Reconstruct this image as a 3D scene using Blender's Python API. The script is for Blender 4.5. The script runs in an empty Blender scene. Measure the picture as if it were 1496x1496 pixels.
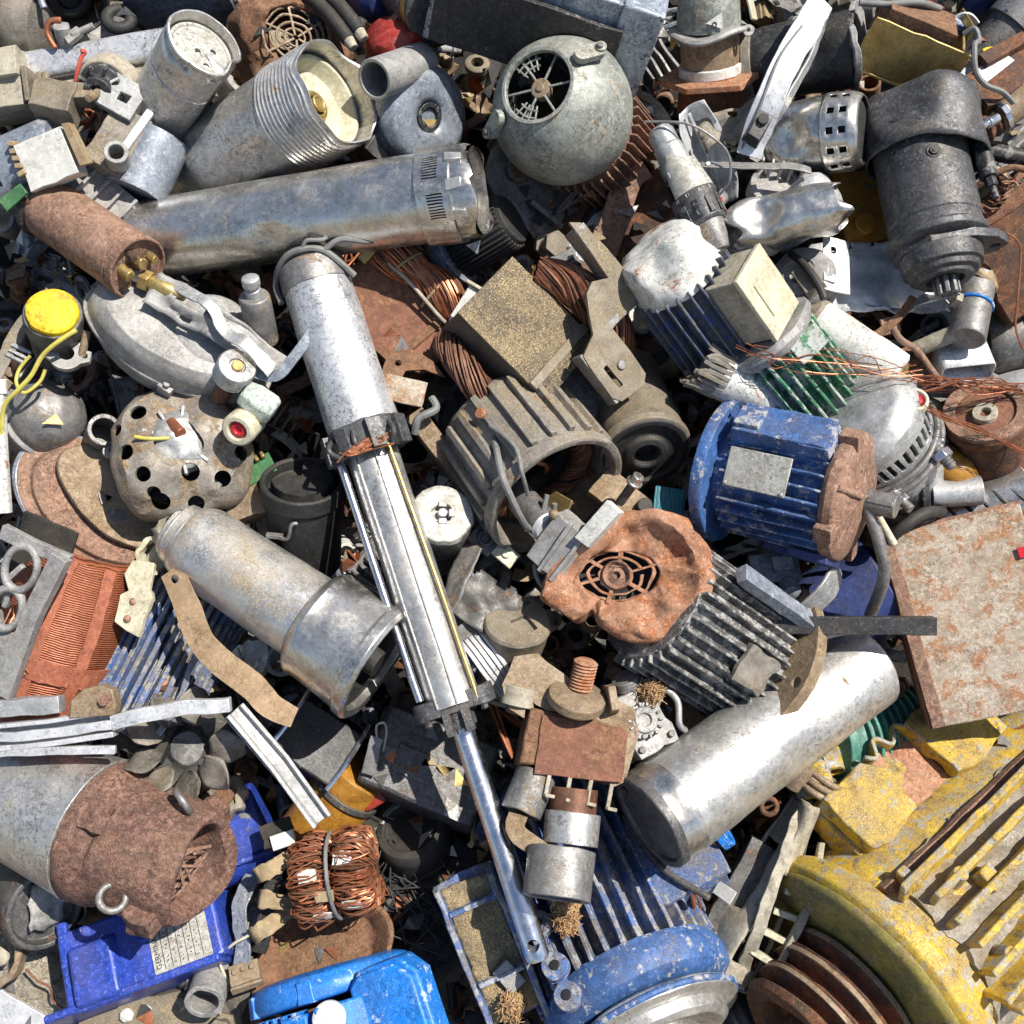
import bpy, bmesh, math, random
from math import sin, cos, pi, radians, sqrt, atan2
from mathutils import Vector as V, Matrix, noise
from mathutils.geometry import tessellate_polygon

random.seed(11)
SC = bpy.context.scene
COL = SC.collection
D = 1622.0                                   # camera distance to the middle of the heap face, mm
PITCH = radians(55)
RC = Matrix(((1, 0, 0), (0, sin(PITCH), -cos(PITCH)), (0, cos(PITCH), sin(PITCH))))   # heap face axes: right, up the slope, out of the slope
O = V((0, 0, .75))

# ---------------------------------------------------------------- placing
def kof(w): return (D - w) / D / 1000
def pc(x, y, w):
    k = kof(w)
    return V(((x - 748) * k, (748 - y) * k, w / 1000))
def pt(x, y, w=0): return RC @ pc(x, y, w) + O

class F:                                     # a place on the heap: matrix, millimetre scale, length
    def __init__(s, R, loc, k, L=0): s.R, s.loc, s.k, s.L = R, loc, k, L
    @property
    def M(s): return Matrix.Translation(s.loc) @ s.R.to_4x4()

def ax(x0, y0, w0, x1, y1, w1, roll=0):      # z from first to second point, x out of the heap, y to the right hand
    a, b = pc(x0, y0, w0), pc(x1, y1, w1)
    z = (b - a).normalized(); k = kof((w0 + w1) / 2)
    x = V((0, 0, 1)) if abs(z.z) < .97 else V((0, 1, 0))
    x = (x - x.dot(z) * z).normalized(); y = z.cross(x)
    R = Matrix((x, y, z)).transposed() @ Matrix.Rotation(radians(roll), 3, 'Z')
    return F(RC @ R, RC @ a + O, k, (b - a).length / k)
def fr(x, y, w=0, a=0, tx=0, ty=0):          # flat thing: x along direction a on the slope, z out of it
    R = Matrix.Rotation(radians(a), 3, 'Z') @ Matrix.Rotation(radians(tx), 3, 'X') @ Matrix.Rotation(radians(ty), 3, 'Y')
    return F(RC @ R, pt(x, y, w), kof(w))

# ---------------------------------------------------------------- shapes (millimetres, local)
def B(): return bmesh.new()
def face(bm, vs, mi=0):
    try:
        f = bm.faces.new(vs); f.material_index = mi; return f
    except ValueError: return None

def zmat(p0, p1):
    p0, p1 = V(p0), V(p1); z = (p1 - p0).normalized()
    x = V((1, 0, 0)) if abs(z.x) < .9 else V((0, 1, 0))
    x = (x - x.dot(z) * z).normalized(); y = z.cross(x)
    m = Matrix((x, y, z)).transposed().to_4x4(); m.translation = p0
    return m

def lathe(bm, prof, n=44, M=None, seg=None, close=False, a0=0, a1=360, fn=None, mi=0, mask=None, sq=1):
    if seg:
        q = [prof[0]]
        for a, b in zip(prof, prof[1:]):
            c = max(1, int(math.hypot(b[0] - a[0], b[1] - a[1]) / seg + .5))
            q += [(a[0] + (b[0] - a[0]) * i / c, a[1] + (b[1] - a[1]) * i / c) for i in range(1, c + 1)]
        prof = q
    full = abs(a1 - a0) >= 360; m = n if full else n + 1
    rings = []
    for z, r in prof:
        if r <= 1e-6:
            p = V((0, 0, z)); rings.append([bm.verts.new(M @ p if M else p)]); continue
        ring = []
        for i in range(m):
            a = radians(a0 + (a1 - a0) * i / n); rr, zz = r, z
            if fn: rr, zz = fn(z, a, r)
            p = V((rr * cos(a), rr * sin(a) * sq, zz)); ring.append(bm.verts.new(M @ p if M else p))
        rings.append(ring)
    prs = list(zip(rings, rings[1:])) + ([(rings[-1], rings[0])] if close else [])
    for j, (r0, r1) in enumerate(prs):
        for i in range(n):
            if mask and mask(j, i): continue
            i2 = (i + 1) % m
            if len(r0) == 1 and len(r1) == 1: continue
            if len(r0) == 1: face(bm, (r0[0], r1[i], r1[i2]), mi)
            elif len(r1) == 1: face(bm, (r0[i2], r0[i], r1[0]), mi)
            else: face(bm, (r0[i], r1[i], r1[i2], r0[i2]), mi)
    return bm
def L(prof, **k): return lathe(B(), prof, **k)
def cyl(bm, p0, p1, r, r1=None, n=20, mi=0, seg=None, fn=None):
    r1 = r if r1 is None else r1; h = (V(p1) - V(p0)).length
    return lathe(bm, [(0, 0), (0, r), (h, r1), (h, 0)], n=n, M=zmat(p0, p1), mi=mi, seg=seg, fn=fn)
def pipe(bm, p0, p1, r, ri, n=24, mi=0, deep=None):
    h = (V(p1) - V(p0)).length; d = deep if deep else h - 2
    return lathe(bm, [(0, 0), (0, r), (h, r), (h, ri), (h - d, ri), (h - d, 0)], n=n, M=zmat(p0, p1), mi=mi)
def ring(bm, z0, z1, ri, ro, n=40, M=None, mi=0):
    return lathe(bm, [(z0, ri), (z0, ro), (z1, ro), (z1, ri)], n=n, M=M, close=True, mi=mi)
def torus(bm, R, r, n=36, m=10, M=None, mi=0, a0=0, a1=360):
    return lathe(bm, [(r * sin(2 * pi * i / m), R + r * cos(2 * pi * i / m)) for i in range(m)], n=n, M=M, close=True, mi=mi, a0=a0, a1=a1)
def ball(bm, c, r, n=24, m=12, s=(1, 1, 1), mi=0):
    M = Matrix.Translation(V(c)) @ Matrix.Diagonal((*s, 1))
    return lathe(bm, [(-r * cos(pi * i / m), r * sin(pi * i / m) if 0 < i < m else 0) for i in range(m + 1)], n=n, M=M, mi=mi)
def rot(a=0, tx=0, ty=0):
    return Matrix.Rotation(radians(a), 4, 'Z') @ Matrix.Rotation(radians(tx), 4, 'X') @ Matrix.Rotation(radians(ty), 4, 'Y')
def at(x, y, z, a=0, tx=0, ty=0): return Matrix.Translation((x, y, z)) @ rot(a, tx, ty)
def box(bm, c, s, a=0, tx=0, ty=0, mi=0, tap=1, M=None, cuts=0):
    m = at(*c, a, tx, ty)
    if M: m = M @ m
    v = [m @ V((sx * s[0] / 2 * (tap if sz > 0 else 1), sy * s[1] / 2 * (tap if sz > 0 else 1), sz * s[2] / 2)) for sz in (-1, 1) for sx, sy in ((-1, -1), (1, -1), (1, 1), (-1, 1))]
    v = [bm.verts.new(p) for p in v]; fs = []
    for q in ((3, 2, 1, 0), (4, 5, 6, 7), (0, 1, 5, 4), (1, 2, 6, 5), (2, 3, 7, 6), (3, 0, 4, 7)):
        fs.append(face(bm, [v[i] for i in q], mi))
    if cuts: dens(bm, cuts, fs)
    return bm
def dens(bm, mx, faces=None):
    for _ in range(6):
        es = set(e for f in (faces or bm.faces) if f.is_valid for e in f.edges) if faces else set(bm.edges)
        es = [e for e in es if e.is_valid and e.calc_length() > mx]
        if not es: break
        r = bmesh.ops.subdivide_edges(bm, edges=es, cuts=1, use_grid_fill=True)
        if faces: faces = list(set(faces) | set(g for g in r['geom'] if isinstance(g, bmesh.types.BMFace)))
def smoothpath(pts, n=6, closed=False):
    P = [V(p) for p in pts]; out = []; N = len(P)
    g = (lambda i: P[i % N]) if closed else (lambda i: P[max(0, min(N - 1, i))])
    for i in range(N if closed else N - 1):
        a, b, c, d = g(i - 1), g(i), g(i + 1), g(i + 2)
        for j in range(n):
            t = j / n
            out.append(.5 * ((2 * b) + (c - a) * t + (2 * a - 5 * b + 4 * c - d) * t * t + (3 * b - a - 3 * c + d) * t ** 3))
    if not closed: out.append(P[-1])
    return out
def sweep(bm, pts, sec, up=None, closed=False, mi=0, scale=None, cap=True):
    P = [V(p) for p in pts]; N = len(P); nrm = None; rings = []
    for i, p in enumerate(P):
        t = (P[(i + 1) % N] - P[i - 1]) if closed else (P[min(i + 1, N - 1)] - P[max(i - 1, 0)])
        if t.length < 1e-9: t = V((0, 0, 1))
        t.normalize()
        if up is not None: u = V(up) if not callable(up) else V(up(i / max(1, N - 1)))
        else: u = nrm if nrm else (V((1, 0, 0)) if abs(t.x) < .8 else V((0, 1, 0)))
        nrm = (u - u.dot(t) * t)
        if nrm.length < 1e-6: nrm = V((t.y, t.z, t.x))
        nrm.normalize(); b = t.cross(nrm); s = scale(i / max(1, N - 1)) if scale else 1
        rings.append([bm.verts.new(p + b * (x * s) + nrm * (y * s)) for x, y in sec])
    m = len(sec)
    for r0, r1 in list(zip(rings, rings[1:])) + ([(rings[-1], rings[0])] if closed else []):
        for i in range(m): face(bm, (r0[i], r0[(i + 1) % m], r1[(i + 1) % m], r1[i]), mi)
    if not closed and cap and m > 2:
        face(bm, rings[0][::-1], mi); face(bm, rings[-1], mi)
    return bm
def circ(r, n=8): return [(r * cos(2 * pi * i / n), r * sin(2 * pi * i / n)) for i in range(n)]
def rect(w, t): return [(-w / 2, -t / 2), (w / 2, -t / 2), (w / 2, t / 2), (-w / 2, t / 2)]
def tube(bm, pts, r, n=8, sm=6, closed=False, mi=0, scale=None):
    return sweep(bm, smoothpath(pts, sm, closed) if sm else pts, circ(r, n), closed=closed, mi=mi, scale=scale)
def strip(bm, pts, w, t, up, sm=8, mi=0, scale=None):
    return sweep(bm, smoothpath(pts, sm) if sm else pts, rect(w, t), up=up, mi=mi, scale=scale)
def poly(bm, out, z0, z1, holes=(), M=None, mi=0):
    loops = [[V((x, y, 0)) for x, y in o] for o in [out, *holes]]
    flat = [p for l in loops for p in l]; tris = tessellate_polygon(loops)
    def put(z): return [bm.verts.new((M @ V((p.x, p.y, z))) if M else V((p.x, p.y, z))) for p in flat]
    lo, hi = put(z0), put(z1)
    for a, b, c in tris:
        face(bm, (lo[a], lo[b], lo[c]), mi); face(bm, (hi[c], hi[b], hi[a]), mi)
    i0 = 0
    for l in loops:
        n = len(l)
        for i in range(n):
            a, b = i0 + i, i0 + (i + 1) % n
            face(bm, (lo[a], lo[b], hi[b], hi[a]), mi)
        i0 += n
    return bm
def disc(x, y, r, n=16, sq=1, a=0): return [(x + r * cos(2 * pi * i / n + a), y + r * sq * sin(2 * pi * i / n + a)) for i in range(n)]
def rrect(w, h, r, n=4, x=0, y=0):
    return [(x + sx * (w / 2 - r) + r * cos(a0 + pi / 2 * i / n), y + sy * (h / 2 - r) + r * sin(a0 + pi / 2 * i / n))
            for sx, sy, a0 in ((1, 1, 0), (-1, 1, pi / 2), (-1, -1, pi), (1, -1, 3 * pi / 2)) for i in range(n + 1)]
def surf(bm, f, nu, nv, mi=0, mask=None):
    g = [[bm.verts.new(V(f(i / nu, j / nv))) for j in range(nv + 1)] for i in range(nu + 1)]
    for i in range(nu):
        for j in range(nv):
            if not (mask and mask((i + .5) / nu, (j + .5) / nv)): face(bm, (g[i][j], g[i + 1][j], g[i + 1][j + 1], g[i][j + 1]), mi)
    return bm
def fins(bm, n, r0, r1, z0, z1, th, a0=0, a1=360, jit=.0, mi=0, cuts=26):
    for i in range(n):
        a = a0 + (a1 - a0) * (i + .5) / n; h = r1 - r0 - random.random() * jit * (r1 - r0); t = th
        for s in [0]:
            box(bm, (r0 + h / 2, 0, (z0 + z1) / 2), (h, t, z1 - z0), M=rot(a), mi=mi, cuts=cuts)
    return bm
def hexh(bm, p, d, r, h, n=6, mi=0):
    p = V(p); d = V(d).normalized(); return cyl(bm, p, p + d * h, r, n=n, mi=mi)
def bolt(bm, p, d, r=7, h=6, mi=0):
    p = V(p); d = V(d).normalized(); cyl(bm, p - d * 2, p + d * 1.6, r * 1.5, n=18, mi=mi); hexh(bm, p + d * 1.6, d, r, h, mi=mi); cyl(bm, p + d * (h + 1.6), p + d * (h + 3), r * .5, n=10, mi=mi); return bm
def hank(bm, pts, R, n, r, twist=1.5, closed=False, mi=0, sm=5, spread=None, sides=5, mis=1):
    P = smoothpath(pts, sm, closed); N = len(P)
    for s in range(n):
        a0 = random.random() * 2 * pi; rr = R * sqrt(random.random()) if random.random() < .35 else R * random.uniform(.85, 1.08); q = []
        nrm = None
        for i, p in enumerate(P):
            t = (P[(i + 1) % N] - P[i - 1]) if closed else (P[min(i + 1, N - 1)] - P[max(i - 1, 0)]); t.normalize()
            u = nrm or (V((1, 0, 0)) if abs(t.x) < .8 else V((0, 1, 0))); nrm = (u - u.dot(t) * t).normalized(); b = t.cross(nrm)
            a = a0 + twist * 2 * pi * i / N; f = spread(i / N) if spread else 1
            q.append(p + (nrm * cos(a) + b * sin(a)) * rr * f + noise.noise_vector(p * .05 + V((s * 3.1, 0, 0))) * r * 1.2)
        sweep(bm, q, circ(r, sides), closed=closed, mi=mi + (s % mis))
    return bm
def crumple(bm, amp, wl=60, seed=0, mask=None, oct=2):
    for v in bm.verts:
        d = V((0, 0, 0)); a, f = amp, 1 / wl
        for o in range(oct):
            d += noise.noise_vector(v.co * f + V((seed * 7.3 + o * 19, seed * 3.1, o))) * a; a *= .5; f *= 2.1
        v.co += d * (mask(v.co) if mask else 1)
    return bm
def dent(bm, c, R, depth, d):
    c = V(c); d = V(d).normalized()
    for v in bm.verts:
        q = (v.co - c).length / R
        if q < 1: v.co += d * depth * (1 - q * q) ** 2
    return bm
def xf(bm, M):
    for v in bm.verts: v.co = M @ v.co
    return bm
def _tmp(bm):
    bmesh.ops.recalc_face_normals(bm, faces=bm.faces[:])
    me = bpy.data.meshes.new('tmp'); bm.to_mesh(me); o = bpy.data.objects.new('tmp', me); COL.objects.link(o); return o
def cut(bm, *cs):
    a = _tmp(bm); cc = [_tmp(c) for c in cs]
    for c in cc:
        m = a.modifiers.new('b', 'BOOLEAN'); m.object = c; m.operation = 'DIFFERENCE'; m.solver = 'EXACT'; m.use_self = True
    dg = bpy.context.evaluated_depsgraph_get(); me = a.evaluated_get(dg).to_mesh()
    r = B(); r.from_mesh(me); a.evaluated_get(dg).to_mesh_clear()
    for o in [a, *cc]:
        me = o.data; bpy.data.objects.remove(o); bpy.data.meshes.remove(me)
    return r

# ---------------------------------------------------------------- objects
SEED = [0]
def mk(name, bm, mats, k, bev=1.1, wob=.7, sol=0, ang=38, bs=2, sub=0):
    if not isinstance(mats, (list, tuple)): mats = [mats]
    SEED[0] += 1
    bmesh.ops.remove_doubles(bm, verts=bm.verts[:], dist=.02)
    if wob: crumple(bm, wob, 70, SEED[0])
    bmesh.ops.recalc_face_normals(bm, faces=bm.faces[:])
    for v in bm.verts: v.co *= k
    me = bpy.data.meshes.new(name); bm.to_mesh(me); bm.free()
    for m in mats: me.materials.append(MT[m])
    me.polygons.foreach_set('use_smooth', [True] * len(me.polygons))
    me.set_sharp_from_angle(angle=radians(ang))
    o = bpy.data.objects.new(name, me); COL.objects.link(o)
    if sol:
        m = o.modifiers.new('thickness', 'SOLIDIFY'); m.thickness = sol * k; m.offset = 0
    if sub:
        m = o.modifiers.new('sub', 'SUBSURF'); m.levels = sub; m.render_levels = sub
    if bev and not sub:
        m = o.modifiers.new('bevel', 'BEVEL'); m.width = bev * k; m.segments = bs; m.limit_method = 'ANGLE'; m.angle_limit = radians(40); m.harden_normals = False
    return o
def tagit(o, label, cat, group=None):
    o['label'] = label; o['category'] = cat; o['kind'] = 'thing'
    if group: o['group'] = group
class Th:
    def __init__(s, name, label, cat, f, group=None):
        s.f = f; s.e = bpy.data.objects.new(name, None); COL.objects.link(s.e); s.e.empty_display_size = .02
        s.e.matrix_world = f.M; tagit(s.e, label, cat, group)
    def p(s, name, bm, mats, par=None, label=None, **kw):
        o = mk(name, bm, mats, s.f.k, **kw); o.parent = par or s.e
        if label: o['label'] = label
        return o
def solo(name, label, cat, f, bm, mats, group=None, **kw):
    o = mk(name, bm, mats, f.k, **kw); o.matrix_world = f.M; tagit(o, label, cat, group); return o
def lettering(th, txt, size, M, m, par=None, name='lettering'):
    cu = bpy.data.curves.new(name, 'FONT'); cu.body = txt; cu.size = size; cu.extrude = .15; cu.align_x = 'CENTER'; cu.align_y = 'CENTER'
    o = bpy.data.objects.new('tmp', cu); COL.objects.link(o)
    me = bpy.data.meshes.new_from_object(o.evaluated_get(bpy.context.evaluated_depsgraph_get())); bpy.data.objects.remove(o)
    b = B(); b.from_mesh(me); bpy.data.meshes.remove(me); xf(b, M)
    return th.p(name, b, m, par=par, bev=0, wob=0)
def wpath(f, pts):                            # photo points to millimetres in the frame f
    Mi = f.M.inverted(); return [(Mi @ pt(*p)) / f.k for p in pts]
def wire(name, label, cat, pts, r, m, n=7, sm=7, group=None):
    c = [sum(p[i] for p in pts) / len(pts) for i in range(3)]; f = fr(*c)
    return solo(name, label, cat, f, tube(B(), wpath(f, pts), r, n, sm), m, group, bev=0, wob=.3)
# ---------------------------------------------------------------- materials
MT = {}
RUSTS = ((.09, .035, .016), (.23, .095, .042))
def mat(key, c, c2=None, metal=0., rough=.5, rust=0., rc=RUSTS, dust=.25, scr=.35, chip=0., chipc=(.42, .41, .38), bump=.25, ns=22, rs=26, lines=None, dirt=.3, sand=(.36, .27, .15), spec=.4, emis=None):
    m = bpy.data.materials.new(key); m.use_nodes = True; nt = m.node_tree; N = nt.nodes; K = nt.links.new; N.clear()
    def nd(t, **kw):
        n = N.new('ShaderNode' + t)
        for a, b in kw.items(): setattr(n, a, b)
        return n
    def S(s, v):
        if hasattr(v, 'is_linked') or hasattr(v, 'links'): K(v, s)
        else: s.default_value = v
    def noi(vec, sc, det=4, ro=.6, dist=0):
        n = nd('TexNoise'); K(vec, n.inputs['Vector']); n.inputs['Scale'].default_value = sc; n.inputs['Detail'].default_value = det
        n.inputs['Roughness'].default_value = ro; n.inputs['Distortion'].default_value = dist; return n.outputs['Fac']
    def mth(op, a, b=0, c=0, clamp=False):
        n = nd('Math', operation=op, use_clamp=clamp)
        for s, v in zip(n.inputs, (a, b, c)): S(s, v)
        return n.outputs[0]
    def rng(v, lo, hi, a=0., b=1.):
        n = nd('MapRange'); n.interpolation_type = 'SMOOTHSTEP'
        for s, x in zip(n.inputs, (v, lo, hi, a, b)): S(s, x)
        return n.outputs[0]
    def mix(f, a, b):
        n = nd('Mix', data_type='RGBA'); S(n.inputs[0], f)
        for s, v in ((n.inputs[6], a), (n.inputs[7], b)): S(s, v if not isinstance(v, tuple) else (*v, 1))
        return n.outputs[2]
    def mixf(f, a, b):
        n = nd('Mix', data_type='FLOAT'); S(n.inputs[0], f); S(n.inputs[2], a); S(n.inputs[3], b); return n.outputs[0]
    tc = nd('TexCoord').outputs['Object']; oi = nd('ObjectInfo').outputs['Random']
    add = nd('VectorMath', operation='ADD'); K(tc, add.inputs[0])
    cb = nd('CombineXYZ'); r10 = mth('MULTIPLY', oi, 13.7)
    for i in range(3): K(r10, cb.inputs[i])
    K(cb.outputs[0], add.inputs[1]); vec = add.outputs[0]
    c2 = c2 or tuple(x * .6 for x in c)
    nA = noi(vec, ns, 6, .65, .4); nB = noi(vec, 95, 5, .7); nC = noi(vec, 420, 2, .6)
    fac = rng(nA, .34, .66)
    base = mix(fac, c2, c)
    base = mix(mth('MULTIPLY', rng(nB, .45, .7), .35), base, tuple(min(1, x * 1.35 + .02) for x in c))
    hgt = mth('ADD', mth('MULTIPLY', nB, .5), mth('MULTIPLY', nA, .3))
    met = metal; rgh = mixf(nB, max(.05, rough - .12), min(1, rough + .14))
    if lines:                                  # wound wire, ridged fibres: (axis, spacing m, dark colour, depth)
        axn, sp, lc, dp = lines
        sx = nd('SeparateXYZ'); K(tc, sx.inputs[0])
        q = mth('ADD', sx.outputs[axn], mth('MULTIPLY', noi(vec, 25, 2), sp * 2.2))
        w = mth('SINE', mth('MULTIPLY', q, 2 * pi / sp)); wv = mth('MULTIPLY_ADD', w, .5, .5)
        base = mix(mth('MULTIPLY', rng(wv, .55, .1), dp), base, lc); hgt = mth('ADD', hgt, mth('MULTIPLY', wv, 1.2))
    if chip > 0:                               # paint worn off along the edges and in patches
        ge = nd('NewGeometry').outputs['Pointiness']
        e = mth('ADD', mth('MULTIPLY', mth('SUBTRACT', ge, .5), 5.), mth('MULTIPLY', mth('SUBTRACT', noi(vec, 55, 6, .75), .5), 2.6))
        cm = rng(e, .62 - chip * .75, .72 - chip * .75)
        base = mix(cm, base, mix(nC, tuple(x * .75 for x in chipc), chipc)); hgt = mth('SUBTRACT', hgt, mth('MULTIPLY', cm, .35))
        rgh = mixf(cm, rgh, .55)
    if rust > 0:
        nr = noi(vec, rs, 9, .72, .6); rm = rng(nr, .66 - rust * .42, .74 - rust * .36)
        rcol = mix(rng(nB, .32, .68), rc[0], rc[1]); rcol = mix(mth('MULTIPLY', rng(nC, .5, .75), .5), rcol, tuple(x * 1.7 for x in rc[1]))
        base = mix(rm, base, rcol); hgt = mth('ADD', hgt, mth('MULTIPLY', mth('MULTIPLY', rm, nC), .8))
        if metal: met = mth('MULTIPLY', mth('SUBTRACT', 1., rm), metal)
        rgh = mixf(rm, rgh, .85)
    if scr > 0:                                # hairline scratches, dark and bright
        s1 = noi(vec, 62, 4, .6, 1.3); s2 = noi(vec, 85, 3, .55, 1.6); s3 = noi(vec, 150, 2, .5)
        l1 = mth('MULTIPLY', rng(mth('ABSOLUTE', mth('SUBTRACT', s1, .5)), .034, .014), mth('MULTIPLY', rng(s3, .38, .5), rng(noi(vec, 13, 3), .36, .62, .25, 1.))); l2 = rng(mth('ABSOLUTE', mth('SUBTRACT', s2, .48)), .030, .012)
        msk = rng(s3, .56, .44)
        base = mix(mth('MULTIPLY', l1, scr), base, tuple(x * .1 + .006 for x in c)); base = mix(mth('MULTIPLY', mth('MULTIPLY', l2, msk), scr * .8), base, tuple(min(.9, x * 1.7 + .10) for x in c))
        hgt = mth('SUBTRACT', hgt, mth('MULTIPLY', l1, .25))
    if dirt > 0:
        nd_ = noi(vec, 40, 8, .75, .3); dm = mth('MULTIPLY', rng(nd_, .52, .68), dirt)
        base = mix(dm, base, (.045, .038, .03)); rgh = mixf(dm, rgh, .8)
        if metal: met = mth('MULTIPLY', met, mth('SUBTRACT', 1., dm))
    if dust > 0:                               # sand and dust lying on what faces up
        g = nd('NewGeometry'); sz = nd('SeparateXYZ'); K(g.outputs['Normal'], sz.inputs[0])
        up = rng(sz.outputs[2], .15, .95)
        nS = noi(vec, 15, 4, .6)
        film = mth('MULTIPLY', mth('MULTIPLY', up, rng(nS, .35, .7)), min(.6, dust * .5))
        patch = rng(noi(vec, 11, 5, .7, .5), .5, .72)
        grn = mth('MULTIPLY', rng(mth('ADD', nC, mth('MULTIPLY', mth('MULTIPLY', up, nS), .5)), .90 - dust * .2, .95 - dust * .2), mth('ADD', patch, max(0, min(1, dust * 1.3 - .5)), 0, True))
        scol = mix(rng(noi(vec, 700, 1), .4, .62), tuple(x * .35 for x in sand), tuple(min(1, x * 1.5) for x in sand))
        base = mix(film, base, tuple(x * .62 for x in sand)); base = mix(mth('MULTIPLY', grn, .9), base, scol)
        dm2 = mth('MAXIMUM', film, grn)
        if metal: met = mth('MULTIPLY', met, mth('SUBTRACT', 1., dm2))
        rgh = mixf(dm2, rgh, .9); hgt = mth('ADD', hgt, mth('MULTIPLY', grn, .7))
    bs = nd('BsdfPrincipled'); out = nd('OutputMaterial'); K(bs.outputs[0], out.inputs[0])
    K(base, bs.inputs['Base Color']); S(bs.inputs['Metallic'], met); S(bs.inputs['Roughness'], rgh); bs.inputs['Specular IOR Level'].default_value = spec
    if bump > 0:
        b = nd('Bump'); b.inputs['Strength'].default_value = bump; b.inputs['Distance'].default_value = .0022; K(hgt, b.inputs['Height']); K(b.outputs[0], bs.inputs['Normal'])
    MT[key] = m; return m
BR = ((.13, .055, .028), (.27, .14, .075))
OR = ((.26, .09, .035), (.42, .17, .075))
PK = ((.19, .09, .058), (.37, .22, .15))
TN = ((.17, .11, .06), (.33, .23, .13))
mat('stainless', (.72, .69, .64), (.50, .47, .42), metal=.94, rough=.27, dust=.25, scr=.42, dirt=.28, bump=.12)
mat('stainless_dull', (.68, .66, .62), (.50, .48, .45), metal=.8, rough=.4, dust=.35, scr=.6, dirt=.5, rust=.12, rc=TN, bump=.16)
mat('stainless_sandy', (.66, .65, .63), (.50, .49, .47), metal=.85, rough=.36, dust=.75, scr=.45, dirt=.3, bump=.16)
mat('whitish', (.70, .70, .70), (.54, .54, .55), metal=.6, rough=.42, dust=.12, scr=.75, dirt=.22, bump=.14)
mat('chrome', (.84, .84, .87), (.68, .68, .72), metal=1, rough=.24, dust=.05, scr=.25, dirt=.12, bump=.04)
mat('aluminium', (.50, .50, .49), (.35, .35, .34), metal=.6, rough=.5, dust=.3, scr=.45, dirt=.3, bump=.2)
mat('aluminium_bright', (.74, .74, .74), (.56, .56, .56), metal=.45, rough=.45, dust=.1, scr=.5, dirt=.18, bump=.15)
mat('cast_grey', (.40, .39, .37), (.27, .26, .25), metal=.3, rough=.6, dust=.3, scr=.35, dirt=.35, bump=.4)
mat('cast_dirty', (.33, .30, .26), (.20, .18, .15), metal=.3, rough=.65, dust=.7, scr=.3, dirt=.5, bump=.5, rust=.25, rc=TN)
mat('greenish', (.36, .37, .33), (.22, .23, .20), metal=.3, rough=.5, dust=.3, scr=.6, rust=.22, rc=TN, dirt=.4, bump=.35)
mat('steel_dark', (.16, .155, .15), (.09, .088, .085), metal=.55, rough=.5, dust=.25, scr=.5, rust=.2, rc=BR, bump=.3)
mat('steel_grey', (.30, .29, .28), (.18, .175, .17), metal=.6, rough=.5, dust=.4, scr=.4, rust=.25, rc=TN, bump=.35)
mat('black_paint', (.035, .035, .037), (.02, .02, .021), rough=.42, dust=.2, scr=.55, chip=.25, chipc=(.25, .24, .23), bump=.25)
mat('charcoal', (.10, .10, .105), (.06, .06, .063), metal=.4, rough=.5, dust=.3, scr=.75, dirt=.2, bump=.3)
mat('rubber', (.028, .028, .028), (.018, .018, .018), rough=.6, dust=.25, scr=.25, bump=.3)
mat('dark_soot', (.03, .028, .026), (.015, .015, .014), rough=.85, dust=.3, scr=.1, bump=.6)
mat('blue_panel', (.16, .19, .25), (.09, .11, .15), metal=.2, rough=.45, dust=.25, scr=.6, rust=.25, rc=BR, bump=.2)
mat('bluegrey', (.30, .33, .38), (.19, .21, .25), metal=.3, rough=.45, dust=.15, scr=.55, chip=.3, chipc=(.5, .51, .53), bump=.25)
mat('box_paint', (.42, .46, .52), (.24, .27, .32), metal=.3, rough=.4, dust=.15, scr=.7, chip=.3, chipc=(.05, .05, .05), bump=.2)
mat('rust', (.20, .10, .055), (.12, .055, .03), rough=.85, rust=.6, rc=BR, dust=.35, scr=.4, dirt=.3, bump=.6)
mat('rust_red', (.24, .10, .06), (.14, .055, .035), rough=.8, rust=.45, rc=BR, dust=.12, scr=.3, dirt=.3, bump=.4)
mat('rust_pink', (.30, .175, .12), (.18, .10, .068), rough=.75, rust=.42, rc=PK, dust=.3, scr=.65, dirt=.45, bump=.45)
mat('rust_orange', (.42, .22, .13), (.30, .14, .075), rough=.7, rust=.4, rc=OR, dust=.15, scr=.55, dirt=.22, bump=.4)
mat('rust_dark', (.10, .05, .033), (.055, .03, .022), rough=.8, rust=.5, rc=RUSTS, dust=.2, scr=.3, bump=.5)
mat('cast_rust', (.22, .125, .095), (.14, .075, .058), rough=.85, rust=.6, rc=((.13, .055, .04), (.30, .17, .12)), dust=.3, scr=.5, dirt=.45, bump=1.2, chip=.17, chipc=(.55, .52, .48))
mat('tan_rust', (.33, .25, .17), (.22, .15, .09), metal=.3, rough=.6, rust=.4, rc=TN, dust=.35, scr=.4, dirt=.35, bump=.4)
mat('grey_rust', (.36, .32, .27), (.24, .20, .16), metal=.45, rough=.5, rust=.42, rc=TN, dust=.35, scr=.45, dirt=.4, bump=.4)
mat('tan_strap', (.42, .29, .17), (.32, .21, .12), rough=.6, rust=.3, rc=TN, dust=.2, scr=.35, bump=.2)
mat('sandy_core', (.15, .12, .085), (.08, .065, .05), rough=.85, dust=.95, scr=.2, dirt=.4, bump=.5, lines=(2, .004, (.06, .05, .04), .5))
mat('sandy_steel', (.27, .23, .175), (.17, .145, .11), metal=.35, rough=.6, dust=.7, scr=.2, dirt=.3, bump=.4)
mat('sand', (.48, .37, .21), (.24, .18, .10), rough=.95, dust=.9, scr=0, dirt=.5, bump=1.4, ns=150)
mat('copper', (.45, .17, .085), (.28, .095, .045), metal=.55, rough=.4, dust=.06, scr=.2, dirt=.3, bump=.2)
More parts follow.
